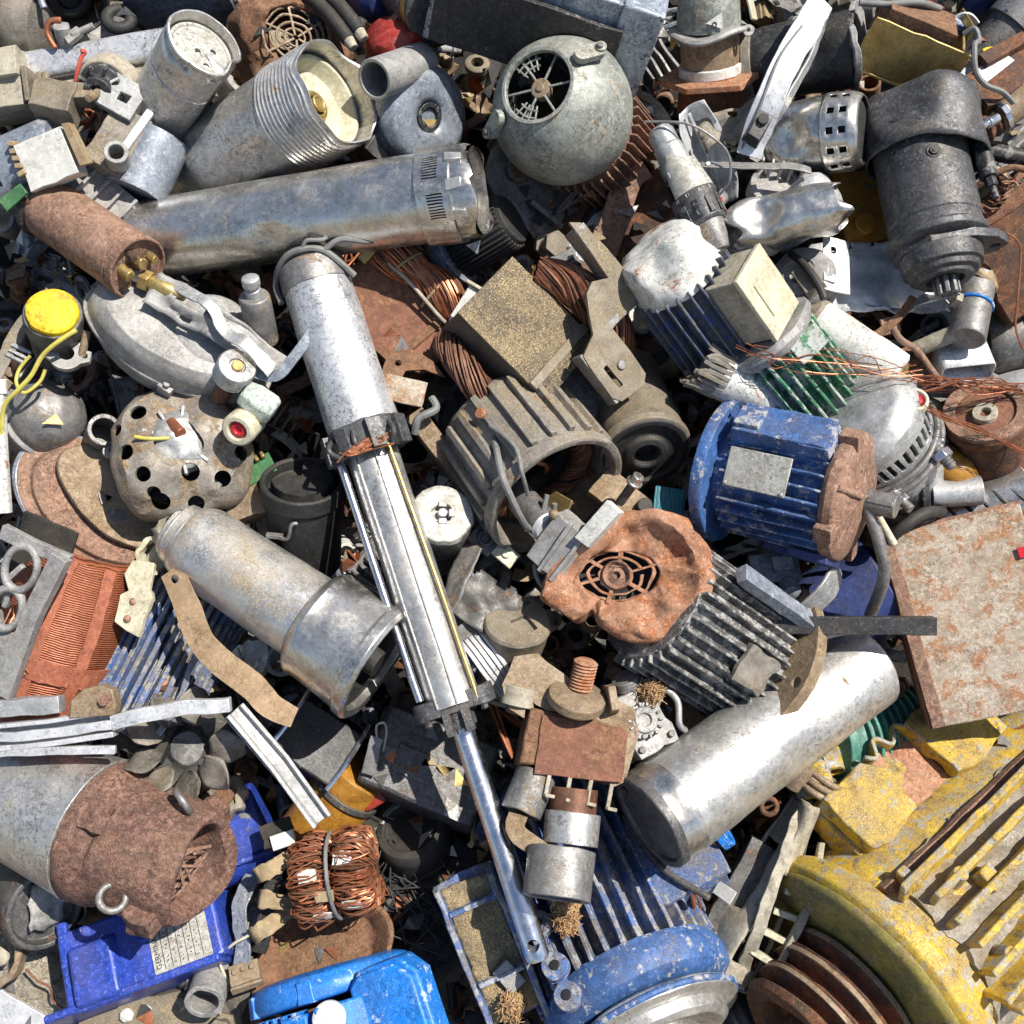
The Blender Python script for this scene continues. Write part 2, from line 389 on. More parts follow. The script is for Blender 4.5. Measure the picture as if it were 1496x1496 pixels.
mat('copper_bright', (.58, .24, .12), (.42, .15, .07), metal=.65, rough=.36, dust=.05, scr=.1, dirt=.15, bump=.15)
mat('copper_dark', (.24, .11, .065), (.13, .06, .036), metal=.4, rough=.5, dust=.2, scr=.2, dirt=.35, bump=.25)
mat('copper_wound', (.44, .14, .065), (.32, .09, .04), metal=.35, rough=.45, dust=.06, scr=.15, dirt=.2, bump=.5, lines=(2, .0034, (.07, .02, .01), .85))
mat('copper_tape', (.40, .135, .075), (.30, .09, .05), rough=.55, dust=.1, scr=.4, bump=.3)
mat('brass', (.52, .38, .15), (.36, .25, .09), metal=.75, rough=.42, dust=.25, scr=.3, dirt=.3, bump=.2)
mat('yellow_paint', (.66, .43, .03), (.50, .31, .05), rough=.5, dust=.8, scr=.5, chip=.52, chipc=(.46, .44, .40), rust=.24, rc=TN, dirt=.7, bump=.5)
mat('olive_paint', (.30, .24, .045), (.15, .14, .06), rough=.5, dust=.25, scr=.4, rust=.32, rc=TN, bump=.35, dirt=.4)
mat('yellow_cap', (.85, .60, .01), (.70, .42, .02), rough=.55, dust=.35, scr=.6, dirt=.7, bump=.35, spec=.3, rust=.2, rc=((.3, .16, .02), (.5, .28, .03)))
mat('cream', (.62, .58, .42), (.48, .43, .29), rough=.5, dust=.25, scr=.4, dirt=.3, bump=.2)
mat('cream_dirty', (.46, .42, .33), (.30, .26, .19), rough=.65, dust=.4, scr=.3, dirt=.55, bump=.4, rust=.15, rc=TN)
mat('white_plastic', (.74, .74, .68), (.62, .62, .54), rough=.42, dust=.1, scr=.3, dirt=.2, bump=.12)
mat('white_paint', (.74, .73, .68), (.54, .53, .48), rough=.5, dust=.2, scr=.6, rust=.22, rc=OR, dirt=.35, bump=.4)
mat('sage_plastic', (.50, .56, .48), (.38, .44, .37), rough=.45, dust=.15, scr=.5, dirt=.25, bump=.2)
mat('blue_motor', (.055, .14, .36), (.035, .085, .22), rough=.45, dust=.45, scr=.5, chip=.4, chipc=(.5, .5, .5), dirt=.3, bump=.35)
mat('blue_grimy', (.07, .16, .42), (.16, .16, .16), rough=.55, dust=.7, scr=.5, chip=.55, chipc=(.42, .42, .41), dirt=.45, bump=.45)
mat('blue_royal', (.022, .065, .42), (.018, .045, .26), rough=.36, dust=.3, scr=.6, chip=.2, chipc=(.35, .42, .65), dirt=.2, bump=.18)
mat('blue_bright', (.015, .20, .68), (.012, .15, .50), rough=.36, dust=.22, scr=.55, chip=.22, chipc=(.5, .6, .72), dirt=.12, bump=.15)
mat('blue_deep', (.03, .05, .18), (.02, .03, .08), rough=.5, dust=.2, scr=.3, dirt=.4, bump=.3)
mat('fin_metal', (.15, .145, .14), (.09, .088, .085), metal=.3, rough=.5, dust=.25, scr=.5, chip=.5, chipc=(.5, .49, .46), dirt=.5, bump=.4)
mat('grey_blue_flakes', (.05, .10, .30), (.06, .065, .075), rough=.5, dust=.45, scr=.5, chip=.72, chipc=(.13, .13, .128), dirt=.5, bump=.5)
mat('green_motor', (.05, .25, .11), (.04, .15, .08), rough=.5, dust=.45, scr=.4, chip=.55, chipc=(.55, .55, .52), dirt=.4, bump=.4)
mat('green_teal', (.07, .24, .18), (.05, .18, .14), rough=.45, dust=.15, scr=.4, chip=.15, bump=.25)
mat('pcb', (.06, .20, .08), (.04, .12, .05), rough=.4, dust=.2, scr=.2, bump=.2)
mat('teal_card', (.01, .16, .21), (.01, .12, .16), rough=.5, dust=.1, scr=.2, lines=(0, .006, (.01, .06, .09), .6))
mat('red_plastic', (.30, .03, .02), (.18, .015, .012), rough=.35, dust=.1, scr=.4, dirt=.2, bump=.15)
mat('red_bright', (.62, .02, .035), (.5, .015, .03), rough=.35, dust=0, scr=.1, dirt=.1, bump=.1)
mat('red_wire', (.60, .11, .08), (.5, .09, .06), rough=.5, dust=.1, scr=.1, dirt=.2, bump=.1)
mat('yellow_wire', (.60, .54, .10), (.48, .40, .10), rough=.5, dust=.2, scr=.1, dirt=.3, bump=.15)
mat('grey_wire', (.22, .22, .215), (.14, .14, .135), rough=.6, dust=.2, scr=.1, dirt=.3, bump=.2)
mat('black_wire', (.03, .03, .03), (.02, .02, .02), rough=.5, dust=.2, scr=.1, dirt=.1, bump=.2)
mat('amber', (.42, .20, .025), (.26, .11, .015), rough=.35, dust=.15, scr=.3, dirt=.35, bump=.15)
mat('rust_white', (.46, .39, .31), (.31, .235, .165), rough=.65, rust=.42, rc=((.30, .13, .06), (.40, .22, .12)), dust=.2, scr=.55, dirt=.25, bump=.35, rs=34)
mat('foam', (.50, .33, .17), (.36, .2, .09), rough=1, dust=0, scr=0, dirt=.3, bump=1)
mat('dust_grey', (.40, .36, .29), (.27, .24, .19), rough=.95, dust=.6, scr=.5, dirt=.35, bump=1.2, ns=40)
mat('leather', (.16, .145, .12), (.09, .08, .065), rough=.9, dust=.4, scr=.4, dirt=.4, bump=1)
mat('plate', (.50, .49, .44), (.38, .36, .31), metal=.2, rough=.5, dust=.25, scr=.6, rust=.15, rc=TN, dirt=.35, bump=.2)
mat('ink', (.02, .02, .022), rough=.6, dust=0, scr=0, dirt=0, bump=0)
mat('paper', (.66, .65, .60), (.52, .51, .46), rough=.6, dust=.1, scr=.4, dirt=.3, bump=.1)
mat('insulation', (.38, .29, .17), (.28, .2, .11), rough=.8, dust=.2, scr=.2, bump=.4)
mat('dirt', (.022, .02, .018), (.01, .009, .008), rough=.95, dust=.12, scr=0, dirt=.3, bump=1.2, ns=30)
mat('ground_dirt', (.20, .165, .12), (.13, .105, .075), rough=.95, dust=.3, scr=0, dirt=.3, bump=1, ns=3)

# ================================================================ the large things on top of the heap
# ---- hydraulic cylinder across the middle
f = ax(455, 392, -15, 787, 1402, 100)
t = Th('hydraulic_cylinder', 'long silver hydraulic cylinder with chrome rod, lying diagonally across the middle', 'hydraulic cylinder', f)
Ls = f.L
b = L([(8, 0), (8, 40), (18, 52), (262, 54), (262, 30)], n=56, seg=24); crumple(b, 1.2, 50, 3); dent(b, (54, -10, 150), 40, 4, (-1, 0, 0))
t.p('barrel', b, 'whitish')
b = L([(-8, 0), (-8, 44), (-2, 51), (30, 54), (34, 53)], n=48); crumple(b, 1.5, 30, 4)
cp = t.p('top_cap', b, 'steel_grey')
b = B(); tube(b, [(20, -60, 40), (44, -30, -2), (48, 10, -14), (30, 40, -8), (0, 60, 10), (10, 58, 40)], 5)
tube(b, [(44, -30, -2), (50, -60, -8), (40, -100, 6), (30, -130, -4), (20, -150, -30)], 4.5); tube(b, [(48, 0, -12), (56, -12, -20), (50, -34, -16), (40, -48, -26)], 3.2)
t.p('cable', b, 'grey_wire', bev=0)
b = B(); lathe(b, [(258, 0), (258, 57), (266, 60), (292, 60), (300, 50), (300, 0)], n=40, seg=10)
for a in (-60, -20, 25, 70): box(b, (60 * cos(radians(a)), 60 * sin(radians(a)), 284), (16, 22, 44), M=None, a=a)
crumple(b, 3, 25, 5)
for a in (-45, 10, 50): tube(b, [(58 * cos(radians(a)), 58 * sin(radians(a)), 270), (66, 66 * sin(radians(a)), 290), (48, 50 * sin(radians(a)), 306)], 4)
t.p('collar', b, 'charcoal')
b = B()
for i in range(16): tube(b, [(58, random.uniform(-40, 35), 290 + random.uniform(-6, 8)), (66, random.uniform(-30, 30), 298 + random.uniform(-5, 10)), (56, random.uniform(-50, 48), 296 + random.uniform(-12, 12))], 1.5, 5, 4)
t.p('copper_strands', b, 'copper_bright', bev=0)
b = L([(296, 0), (296, 37), (300, 39), (688, 39), (688, 0)], n=48, seg=20); crumple(b, 1.1, 60, 8)
for a in (-12, 34): tube(b, [(39.2 * cos(radians(a)), 39.2 * sin(radians(a)), z) for z in (302, 400, 500, 600, 686)], 2.2, 8, 2)
t.p('inner_tube', b, 'stainless_dull')
b = B(); tube(b, [(18, 47, 300), (20, 46, 480), (18, 44, 668)], 6.5, 10, 4); t.p('side_rod', b, 'chrome', bev=0)
b = B(); tube(b, [(34, -30, 300), (32, -34, 470), (28, -37, 690)], 3, 8, 5); t.p('brass_rod', b, 'brass', bev=0)
b = B(); poly(b, rrect(62, 118, 22), 672, 698); cyl(b, (0, 0, 690), (0, 0, 722), 26, 23, n=24)
for y in (-42, 42): bolt(b, (18, y, 698), (0, 0, 1), 6, 7)
for y in (-15, 15): box(b, (26, y, 712), (14, 12, 34))
crumple(b, 2, 30, 6); t.p('flange', b, 'charcoal')
b = L([(710, 0), (710, 16.5), (Ls - 6, 17.5), (Ls, 15), (Ls, 0)], n=36, seg=30)
c = B(); cyl(c, (-40, 0, Ls - 24), (40, 0, Ls - 24), 8.5, n=24); b = cut(b, c)
t.p('piston_rod', b, 'chrome', wob=.2, bev=.6)

# ---- stainless tube with vented collar, upper left
f = ax(206, 352, -75, 694, 279, 35)
t = Th('motor_tube', 'long stainless submersible motor tube with a slotted vent collar at its right end', 'motor tube', f); Ls = f.L
b = L([(0, 0), (0, 52), (6, 58), (Ls - 66, 63), (Ls - 66, 0)], n=64, seg=18); crumple(b, .7, 80, 3)
dent(b, (50, 38, 225), 34, 9, (-.8, -.6, 0)); t.p('tube', b, 'stainless')
for a, r in ((-40, 5), (50, 8)): t.p('rivet', cyl(B(), (56 * cos(radians(a)), 56 * sin(radians(a)), 16), (61 * cos(radians(a)), 61 * sin(radians(a)), 16), r, n=14), 'steel_grey')
b = L([(Ls - 70, 62), (Ls - 70, 67), (Ls - 22, 68), (Ls - 20, 64), (Ls - 2, 64), (Ls + 6, 60)], n=72, seg=8, fn=lambda z, a, r: (r + (2.5 if sin(a * 5 + 1) > .8 else 0), z + (6 * sin(a * 3.2) if z > Ls - 10 else 0)))
cs = []
for a0 in (-34, 14):
    for i in range(9):
        a = a0 + i * 3.4; c = B(); box(c, (66, 0, Ls - 48 + (5 if a0 > 0 else 0)), (30, 2.1, 22), M=rot(a)); cs.append(c)
cc = cs[0]
for c in cs[1:]:
    me = bpy.data.meshes.new('x'); c.to_mesh(me); cc.from_mesh(me); bpy.data.meshes.remove(me)
lathe(b, [(Ls + 6, 60), (Ls + 2, 55), (Ls - 70, 56), (Ls - 70, 62)], n=72); bmesh.ops.remove_doubles(b, verts=b.verts[:], dist=.05); b = cut(b, cc)
crumple(b, 1.4, 26, 9); cl = t.p('vent_collar', b, 'stainless', bev=.5)
b = L([(Ls - 30, 0), (Ls - 30, 53), (Ls - 10, 54.5), (Ls - 8, 44), (Ls - 16, 40), (Ls - 16, 0)], n=40); t.p('end_plug', b, 'steel_dark')
b = B()
for a in (-30, 5, 40): b = B(); box(b, (66, 0, Ls - 14), (9, 16, 22), M=rot(a), tap=.8); crumple(b, 2, 20, 2); t.p('lug', b, 'stainless_dull')

# ---- silver tube lower right
f = ax(1268, 968, -70, 946, 1203, 85)
t = Th('motor_tube', 'plain silver pump tube with a blackened end cap, lying lower right over the cream casing', 'motor tube', f); Ls = f.L
b = L([(0, 0), (0, 58), (8, 68), (Ls - 46, 72), (Ls - 46, 0)], n=64, seg=20); crumple(b, 1.5, 90, 6); dent(b, (60, 30, 100), 50, 6, (-1, -.3, 0)); dent(b, (60, -34, 210), 44, 6, (-1, .4, 0)); dent(b, (66, 10, 300), 30, 4, (-1, 0, 0)); t.p('tube', b, 'stainless_dull')
b = L([(Ls - 48, 60), (Ls - 48, 73.5), (Ls - 34, 74), (Ls - 30, 72), (Ls - 14, 72.5), (Ls - 14, 60)], n=64); crumple(b, .8, 40, 3); t.p('band', b, 'stainless')
b = L([(Ls - 15, 60), (Ls - 15, 73), (Ls - 2, 72), (Ls, 70), (Ls - 1, 62), (Ls - 5, 60), (Ls - 5, 0)], n=56, seg=8); crumple(b, 1.2, 30, 5)
cyl(b, (-30, 48, Ls - 5), (-30, 48, Ls - 1), 6, n=14)
t.p('end_cap', b, 'steel_dark')

# ---- stepped silver pump body, left of the cylinder
f = ax(254, 772, -30, 556, 972, 40)
t = Th('pump', 'fat silver pump body with ringed neck and wider bell end, dusted with sand', 'pump', f); Ls = f.L
b = L([(0, 0), (0, 36), (4, 44), (14, 44), (16, 49), (30, 50), (34, 56), (46, 61), (58, 62), (Ls - 112, 64), (Ls - 112, 0)], n=60, seg=16); crumple(b, 1.2, 70, 4); t.p('tube', b, 'stainless_sandy')
b = B(); torus(b, 46, 3.5, n=40, M=at(0, 0, 15)); torus(b, 53, 3, n=40, M=at(0, 0, 33)); t.p('neck_ring', b, 'aluminium')
b = L([(-14, 0), (-14, 30), (-2, 36), (2, 38)], n=28); crumple(b, 7, 14, 9); t.p('torn_gasket', b, 'cream_dirty')
b = L([(Ls - 122, 62), (Ls - 122, 72), (Ls - 116, 80), (Ls - 108, 84), (Ls - 100, 82), (Ls - 24, 88), (Ls - 20, 92), (Ls - 6, 93), (Ls, 88), (Ls - 2, 78), (Ls - 40, 76), (Ls - 40, 0)], n=64, seg=16); crumple(b, 1.4, 60, 6)
t.p('bell', b, 'stainless')
b = ring(B(), Ls - 30, Ls - 12, 46, 74, n=40); cyl(b, (0, 0, Ls - 40), (0, 0, Ls - 2), 20, n=20); t.p('seal', b, 'rubber')

# ---- grey fan motor, top middle
f = ax(884, 226, -165, 786, 126, 70)
t = Th('fan_motor', 'grey fan motor with a round ball shaped cowl and open grille, rusty fins behind', 'fan motor', f); Ls = f.L
R = 101; zc = Ls - 86
b = B(); pr = [(zc - 84, 60), (zc - 80, 70)]
for i in range(-45, 60, 7): pr.append((zc + R * sin(radians(i)), R * cos(radians(i))))
pr += [(zc + 86, 52), (zc + 90, 54), (zc + 90, 48), (zc + 84, 47), (zc + 40, 80), (zc - 40, 86)]
lathe(b, pr, n=64); crumple(b, 1.3, 60, 3); cw = t.p('cowl', b, 'greenish')
for a in (38, 218):
    b = B(); M = rot(a)
    poly(b, rrect(46, 22, 10), 0, 10, M=M @ at(76, 0, zc + 72, 0, 0, 38)); cyl(b, M @ V((90, 0, zc + 62)), M @ V((97, 0, zc + 73)), 8, n=18)
    t.p('mount_lug', b, 'greenish', par=cw); t.p('screw', cyl(B(), M @ V((91, 0, zc + 68)), M @ V((98, 0, zc + 77)), 4.4, n=12), 'steel_dark', par=cw)
b = B()
for i in range(6):
    a = 60 * i + 12; M = rot(a); box(b, (30, 0, zc + 78), (44, 3.2, 3), M=M)
for q in (100, 225):
    for i in range(2): torus(b, 32 + 10 * i, 1.8, n=12, m=6, M=at(0, 0, zc + 80), a0=q, a1=q + 50)
    for i in range(4): box(b, (38, 0, zc + 80), (26, 2.4, 3), M=rot(q + 8 + i * 13))
crumple(b, .8, 20, 2); t.p('grille', b, 'greenish', par=cw)
b = B(); cyl(b, (0, 0, zc + 20), (0, 0, zc + 82), 6, n=14); cyl(b, (0, 0, zc + 66), (0, 0, zc + 80), 14, n=24); 
hb = t.p('hub', b, 'tan_rust')
b = B()
for i in range(7): box(b, (34, 0, zc + 40), (50, 2.5, 36), M=rot(i * 51) @ at(0, 0, 0, 0, 14))
t.p('fan_blade', b, 'black_paint')
b = L([(-10, 0), (-10, 78), (zc - 60, 80), (zc - 60, 0)], n=48); fins(b, 40, 78, 92, 0, zc - 66, 3.2, 0, 360, .15); t.p('finned_body', b, 'rust_pink')
b = ring(B(), -22, -6, 40, 112, n=60)
c = B()
for i in range(8): cyl(c, (100 * cos(i * pi / 4 + .4), 100 * sin(i * pi / 4 + .4), -40), (100 * cos(i * pi / 4 + .4), 100 * sin(i * pi / 4 + .4), 20), 5, n=14)
b = cut(b, c); t.p('flange', b, 'greenish')
f2 = fr(770, 280, -100, -52, -10, 20)
t = Th('pedestal', 'dark rusty cast foot plate with bolt boss under the grey fan motor', 'foot plate', f2)
b = poly(B(), [(-70, 40), (-50, 62), (0, 60), (60, 30), (78, -12), (60, -30), (20, -34), (-10, -52), (-52, -46), (-76, -10)], -16, 6); dens(b, 40); crumple(b, 6, 60, 5); cyl(b, (-34, 4, 0), (-34, 4, 14), 22, 18, n=24); box(b, (40, 0, 10), (60, 8, 30), a=20)
t.p('plate', b, 'steel_dark'); b = B(); bolt(b, (-34, 4, 14), (0, 0, 1), 9, 7); t.p('bolt', b, 'rust_dark')

# ---- blue flanged motor, right
f = ax(1060, 686, -55, 1252, 728, 50)
t = Th('electric_motor', 'blue finned motor with round mounting flange and pinkish rusty end shield', 'electric motor', f); Ls = f.L
b = B(); lathe(b, [(-8, 0), (-8, 108), (6, 110), (10, 108), (12, 74), (30, 70), (30, 0)], n=64, seg=14)
c = B()
for i in range(4): a = i * pi / 2 + .75; cyl(c, (93 * cos(a), 93 * sin(a), -30), (93 * cos(a), 93 * sin(a), 40), 7, n=16)
b = cut(b, c); crumple(b, .8, 50, 2); t.p('flange', b, 'blue_motor')
b = L([(6, 0), (6, 74), (Ls - 24, 76), (Ls - 24, 0)], n=48)
fins(b, 11, 72, 92, 26, Ls - 26, 3.6, -40, 105, .12); fins(b, 12, 72, 92, 26, Ls - 26, 3.6, 110, 300, .1)
crumple(b, 1.5, 24, 4); t.p('finned_body', b, 'blue_motor')
b = B(); box(b, (70, -58, 100), (44, 58, 136), a=-38, cuts=20); box(b, (84, -66, 52), (26, 40, 40), a=-38); box(b, (82, -60, 152), (20, 50, 44), a=-38); crumple(b, 3, 26, 8); t.p('terminal_seat', b, 'blue_motor')
b = B(); box(b, (91, 2, 82), (4, 56, 92), a=4); np_ = t.p('nameplate', b, 'plate')
for y, z in ((-22, 40), (26, 40), (-22, 124), (26, 124)): t.p('rivet', cyl(B(), (92, y, z), (94.4, y, z), 3, n=10), 'aluminium', par=np_)
b = B(); lathe(b, [(Ls - 26, 0), (Ls - 26, 90), (Ls - 18, 95), (Ls - 6, 93), (Ls + 2, 80), (Ls + 10, 50), (Ls + 14, 28), (Ls + 14, 0)], n=56, seg=12)
for a in (-50, 40, 130, 220): box(b, (92, 0, Ls - 12), (26, 24, 26), M=rot(a), cuts=12); 
for a in (-20, 10): tube(b, [V((90, 0, Ls - 4)), V((60, 0, Ls + 9)), V((34, 0, Ls + 14))], 5); 
crumple(b, 1.6, 30, 7); es = t.p('end_shield', b, 'rust_pink')
b = B(); cyl(b, (0, 0, Ls + 8), (0, 0, Ls + 56), 17, n=28); box(b, (15, 0, Ls + 36), (6, 7, 36)); t.p('shaft', b, 'steel_grey')
b = B(); box(b, (-20, 82, 130), (40, 40, 90)); box(b, (-10, 96, 160), (70, 12, 60)); crumple(b, 3, 30, 2); t.p('foot', b, 'blue_deep')

# ---- orange crumpled cowl motor
f = ax(1086, 962, -60, 912, 846, 60)
t = Th('electric_motor', 'finned motor under an orange rusted and badly crumpled fan cowl', 'electric motor', f); Ls = f.L
b = L([(0, 0), (0, 92), (Ls - 60, 92), (Ls - 60, 0)], n=48); fins(b, 17, 84, 108, 6, Ls - 62, 4, -95, 85, .16); crumple(b, 1.6, 24, 5); t.p('finned_body', b, 'fin_metal')
b = ring(B(), -16, 4, 50, 140, n=60); c = B()
for i in range(4): a = i * pi / 2 + .1; cyl(c, (124 * cos(a), 124 * sin(a), -40), (124 * cos(a), 124 * sin(a), 20), 8, n=16)
b = cut(b, c); crumple(b, 1, 50, 2); t.p('flange', b, 'tan_rust')
b = B(); box(b, (109, -6, 66), (10, 56, 62), a=0, cuts=12); crumple(b, 5, 20, 3); t.p('plate_pad', b, 'cast_dirty')
b = B(); box(b, (82, 96, 84), (18, 26, 150), a=48, cuts=20); crumple(b, 2, 30); t.p('terminal_rail', b, 'bluegrey')
cwf = fr(912, 842, 62, 0, -7, -8)
cm = f.M.inverted() @ cwf.M; cm.translation = cm.translation / f.k
RIM = [(-121, -26), (-114, 4), (-76, 42), (-27, 86), (5, 96), (53, 94), (88, 77), (116, 42), (126, 4), (123, -27), (98, -55), (71, -87), (36, -95), (-2, -90), (-37, -69), (-48, -47), (-69, -66), (-107, -41)]
FZ = [12, 2, 14, 24, 4, 20, 28, 4, 22, 28, 22, 14, 26, 16, 12, -14, 12, 2]; MZ = [0, -6, 4, 16, -16, -2, 6, -20, 8, 2, 18, 4, 12, 12, -6, -8, 2, -6]
b = B(); rs = []                             # a crushed pressed cover: flat torn panels between sharp folds, an oval opening in the middle
for sc, zz, hx in ((.95, [-66] * 18, 0), (1.0, [-20 + .4 * q for q in FZ], 0), (.97, [q * .75 - 2 for q in FZ], 0), (.84, FZ, 0), (.62, MZ, 0), (1, [-6] * 18, 1)):
    row = []
    for i, (x, y) in enumerate(RIM):
        th = atan2(y, x)
        if hx: x, y = -11 + 56 * cos(th + .04), 2 + 36 * sin(th + .04)
        else: x, y = x * sc, y * sc
        row.append(b.verts.new((x + random.uniform(-2, 2), y + random.uniform(-2, 2), zz[i] + random.uniform(-2, 2))))
    rs.append(row)
for r0, r1 in zip(rs, rs[1:]):
    for i in range(18): q = (r0[i], r0[(i + 1) % 18], r1[(i + 1) % 18], r1[i]); k_ = i % 2; face(b, (q[0], q[1], q[2 + k_])); face(b, (q[0 if not k_ else 1], q[2], q[3]))
bmesh.ops.subdivide_edges(b, edges=b.edges[:], cuts=4, use_grid_fill=True, smooth=.35)
for _ in range(2): bmesh.ops.smooth_vert(b, verts=b.verts[:], factor=.5, use_axis_x=True, use_axis_y=True, use_axis_z=True)
crumple(b, 5, 34, 21, oct=3)
xf(b, cm); cw = t.p('cowl', b, 'rust_orange', sol=2.5, bev=0, ang=34)
b = B()
for i, R in enumerate((20, 35, 49)): torus(b, R, 2.6, n=36, m=6, M=at(-11, 2, -8 - i), a0=0 if i != 1 else 20)
for i in range(6): box(b, (38, 0, -8), (38, 5, 2.5), M=at(-11, 2, 0, i * 60 + 20))
for v in b.verts: v.co.y *= .70; v.co.x *= 1.1
crumple(b, 5, 34, 4); xf(b, cm); t.p('grille', b, 'rust_orange', par=cw, bev=0)
b = lathe(B(), [(-14, 0), (-14, 5), (-8, 6), (-12, 14), (-3, 19), (-7, 21)], n=28, M=at(-11, 2, 0)); xf(b, cm); t.p('hub', b, 'rust_pink', par=cw, sol=2, bev=0)
b = B(); lathe(b, [(-60, 0), (-60, 74), (-54, 74), (-54, 0)], n=24); xf(b, cm); t.p('fan', b, 'black_paint')

# ---- big black starter motor, upper right
f = ax(1334, 176, -30, 1380, 404, 25)
t = Th('starter_motor', 'big charcoal starter motor with dented hood, lug flange and toothed pinion, upper right', 'starter motor', f); Ls = f.L
b = L([(20, 0), (20, 66), (170, 66), (172, 64), (182, 66), (188, 66), (190, 70), (200, 70), (206, 60), (206, 0)], n=56, seg=14); crumple(b, 1.2, 60, 3); t.p('body', b, 'charcoal')
b = lathe(B(), [(-42, 0), (-42, 44), (-34, 66), (-20, 74), (50, 76), (62, 77)], n=60, seg=10, fn=lambda z, a, r: (r * (1 + .22 * max(0, cos(a + 1.2)) ** 2), z + (22 * max(0, cos(a + 1.3)) if z > 20 else 0)))
crumple(b, 4, 70, 5); dent(b, (60, 40, -10), 66, 24, (-1, -.3, .3)); t.p('hood', b, 'charcoal', sol=2.5, bev=0)
b = B(); poly(b, [(-30, 58), (20, 60), (50, 30), (56, -30), (44, -66), (20, -92), (-6, -86), (-20, -60), (-50, -30), (-52, 30)], 204, 218, [disc(14, -74, 7)]); crumple(b, 1.2, 40, 2); t.p('flange', b, 'charcoal')
b = L([(206, 0), (216, 58), (240, 56), (242, 50), (250, 48), (252, 40), (258, 38), (258, 26), (250, 24), (250, 0)], n=44, seg=8); crumple(b, .8, 30, 3); t.p('nose', b, 'charcoal')
b = B(); cyl(b, (0, 0, 246), (0, 0, 276), 11, n=18); fins(b, 9, 10, 18, 254, 280, 6); t.p('pinion', b, 'steel_grey')
b = B(); bolt(b, (65, 8, 88), (1, .1, 0), 7, 3); t.p('screw', b, 'black_paint')
b = B(); cyl(b, (30, -76, 66), (30, -78, 120), 13, n=18); cyl(b, (30, -78, 120), (30, -80, 134), 9, n=6); cyl(b, (30, -80, 134), (30, -82, 152), 5, n=10); t.p('terminal_stud', b, 'black_paint')
# ================================================================ upper left
def arc(r, a0, a1, n=6, x=0, y=0): return [(x + r * cos(radians(a0 + (a1 - a0) * i / n)), y + r * sin(radians(a0 + (a1 - a0) * i / n))) for i in range(n + 1)]
# black finned motor in the corner
t = Th('finned_motor', 'black finned motor lying in the upper left corner', 'electric motor', ax(-90, -10, -120, 50, 30, -110))
b = L([(0, 0), (0, 60), (140, 60), (140, 0)], n=40); fins(b, 22, 56, 78, 6, 134, 3.6, -120, 120, .1); t.p('finned_body', b, 'black_paint')
t.p('end_shield', L([(128, 0), (128, 66), (150, 70), (176, 60), (186, 30), (186, 0)], n=40, seg=10), 'cast_dirty')
# dark can, open towards us
t = Th('metal_can', 'dark open can behind the white rail, top left', 'can', ax(80, -60, -120, 112, 26, -60))
t.p('can', crumple(lathe(B(), [(0, 0), (0, 50), (104, 54), (106, 50), (96, 47), (20, 44), (20, 0)], n=40, seg=16), 2, 40, 2), 'steel_dark')
b = B(); torus(b, 24, 8, n=26, M=at(0, 0, 92)); cyl(b, (0, 0, 20), (0, 0, 96), 14, n=18); t.p('rubber_seal', b, 'rubber')
b = B(); tube(b, [(60, -10, 60), (50, 6, 90), (30, 30, 104), (20, 34, 118)], 5); t.p('lever', b, 'bluegrey')
t = Th('hose_clamp', 'small copper coloured clamp on a broken fitting beside the white rail', 'clamp', fr(92, 48, -30, 20))
b = B(); tube(b, [(-18, -18, 0), (-20, 4, 6), (-10, 16, 10), (6, 14, 8)], 4.5); t.p('clamp', b, 'copper')
b = B(); cyl(b, (-4, -12, -10), (4, 4, 12), 12, n=18); box(b, (14, -12, 4), (26, 14, 10), a=20); cyl(b, (14, -10, 6), (46, -8, 6), 5); crumple(b, 2.5, 14, 3); t.p('fitting', b, 'cast_grey')
t = Th('rubber_ring', 'thick black rubber ring near the top left edge', 'rubber ring', fr(174, 28, -60, 0, -20, 10)); b = B(); torus(b, 17, 9, n=36, m=12); t.p('ring', b, 'rubber')
b = B(); cyl(b, (0, 0, -14), (0, 0, 0), 14, n=20); t.p('core', b, 'steel_dark')
t = Th('steel_drum', 'blue grey steel drum with rust streaks at the top left edge', 'drum', ax(262, -110, -110, 262, 34, -80))
t.p('shell', crumple(L([(0, 0), (0, 74), (126, 76), (128, 78), (136, 78), (138, 0)], n=44, seg=16), 2, 60, 4), 'blue_panel'); b = B(); torus(b, 77, 3, M=at(0, 0, 100)); t.p('hoop', b, 'blue_panel')
# white rail
f = ax(-60, 118, -60, 264, 62, -40); t = Th('aluminium_rail', 'long white aluminium rail with rods underneath, running to the first open can', 'rail', f); Ls = f.L
b = B(); sweep(b, [(0, 0, 90), (0, 0, Ls)], [(x, y) for x, y in rrect(44, 30, 9)], up=(1, 0, 0)); dens(b, 50); t.p('rail', b, 'whitish')
b = B(); sweep(b, [(-14, 26, 80), (-14, 26, Ls - 10)], rrect(28, 30, 6), up=(1, 0, 0)); t.p('lower_rail', b, 'cream_dirty')
b = B(); cyl(b, (-20, 46, 60), (-20, 46, Ls), 9); t.p('rod', b, 'aluminium')
b = B(); box(b, (4, 22, 52), (74, 84, 118), a=4, cuts=30); box(b, (44, 6, 60), (14, 40, 104)); crumple(b, 3, 30, 4); t.p('housing', b, 'cream_dirty')
b = B(); box(b, (28, 40, 118), (34, 50, 8)); box(b, (20, 40, 132), (20, 40, 6)); t.p('bracket', b, 'sandy_steel')
wire('red_wire', 'short red wire hooked over the white rail', 'wire', [(118, 74, 10), (124, 76, 6), (119, 84, 4), (113, 104, 0), (110, 126, -10)], 3.2, 'red_wire')
t = Th('small_motor', 'small round motor with black front and bare shaft below the white rail', 'small motor', ax(172, 116, -70, 138, 138, 10))
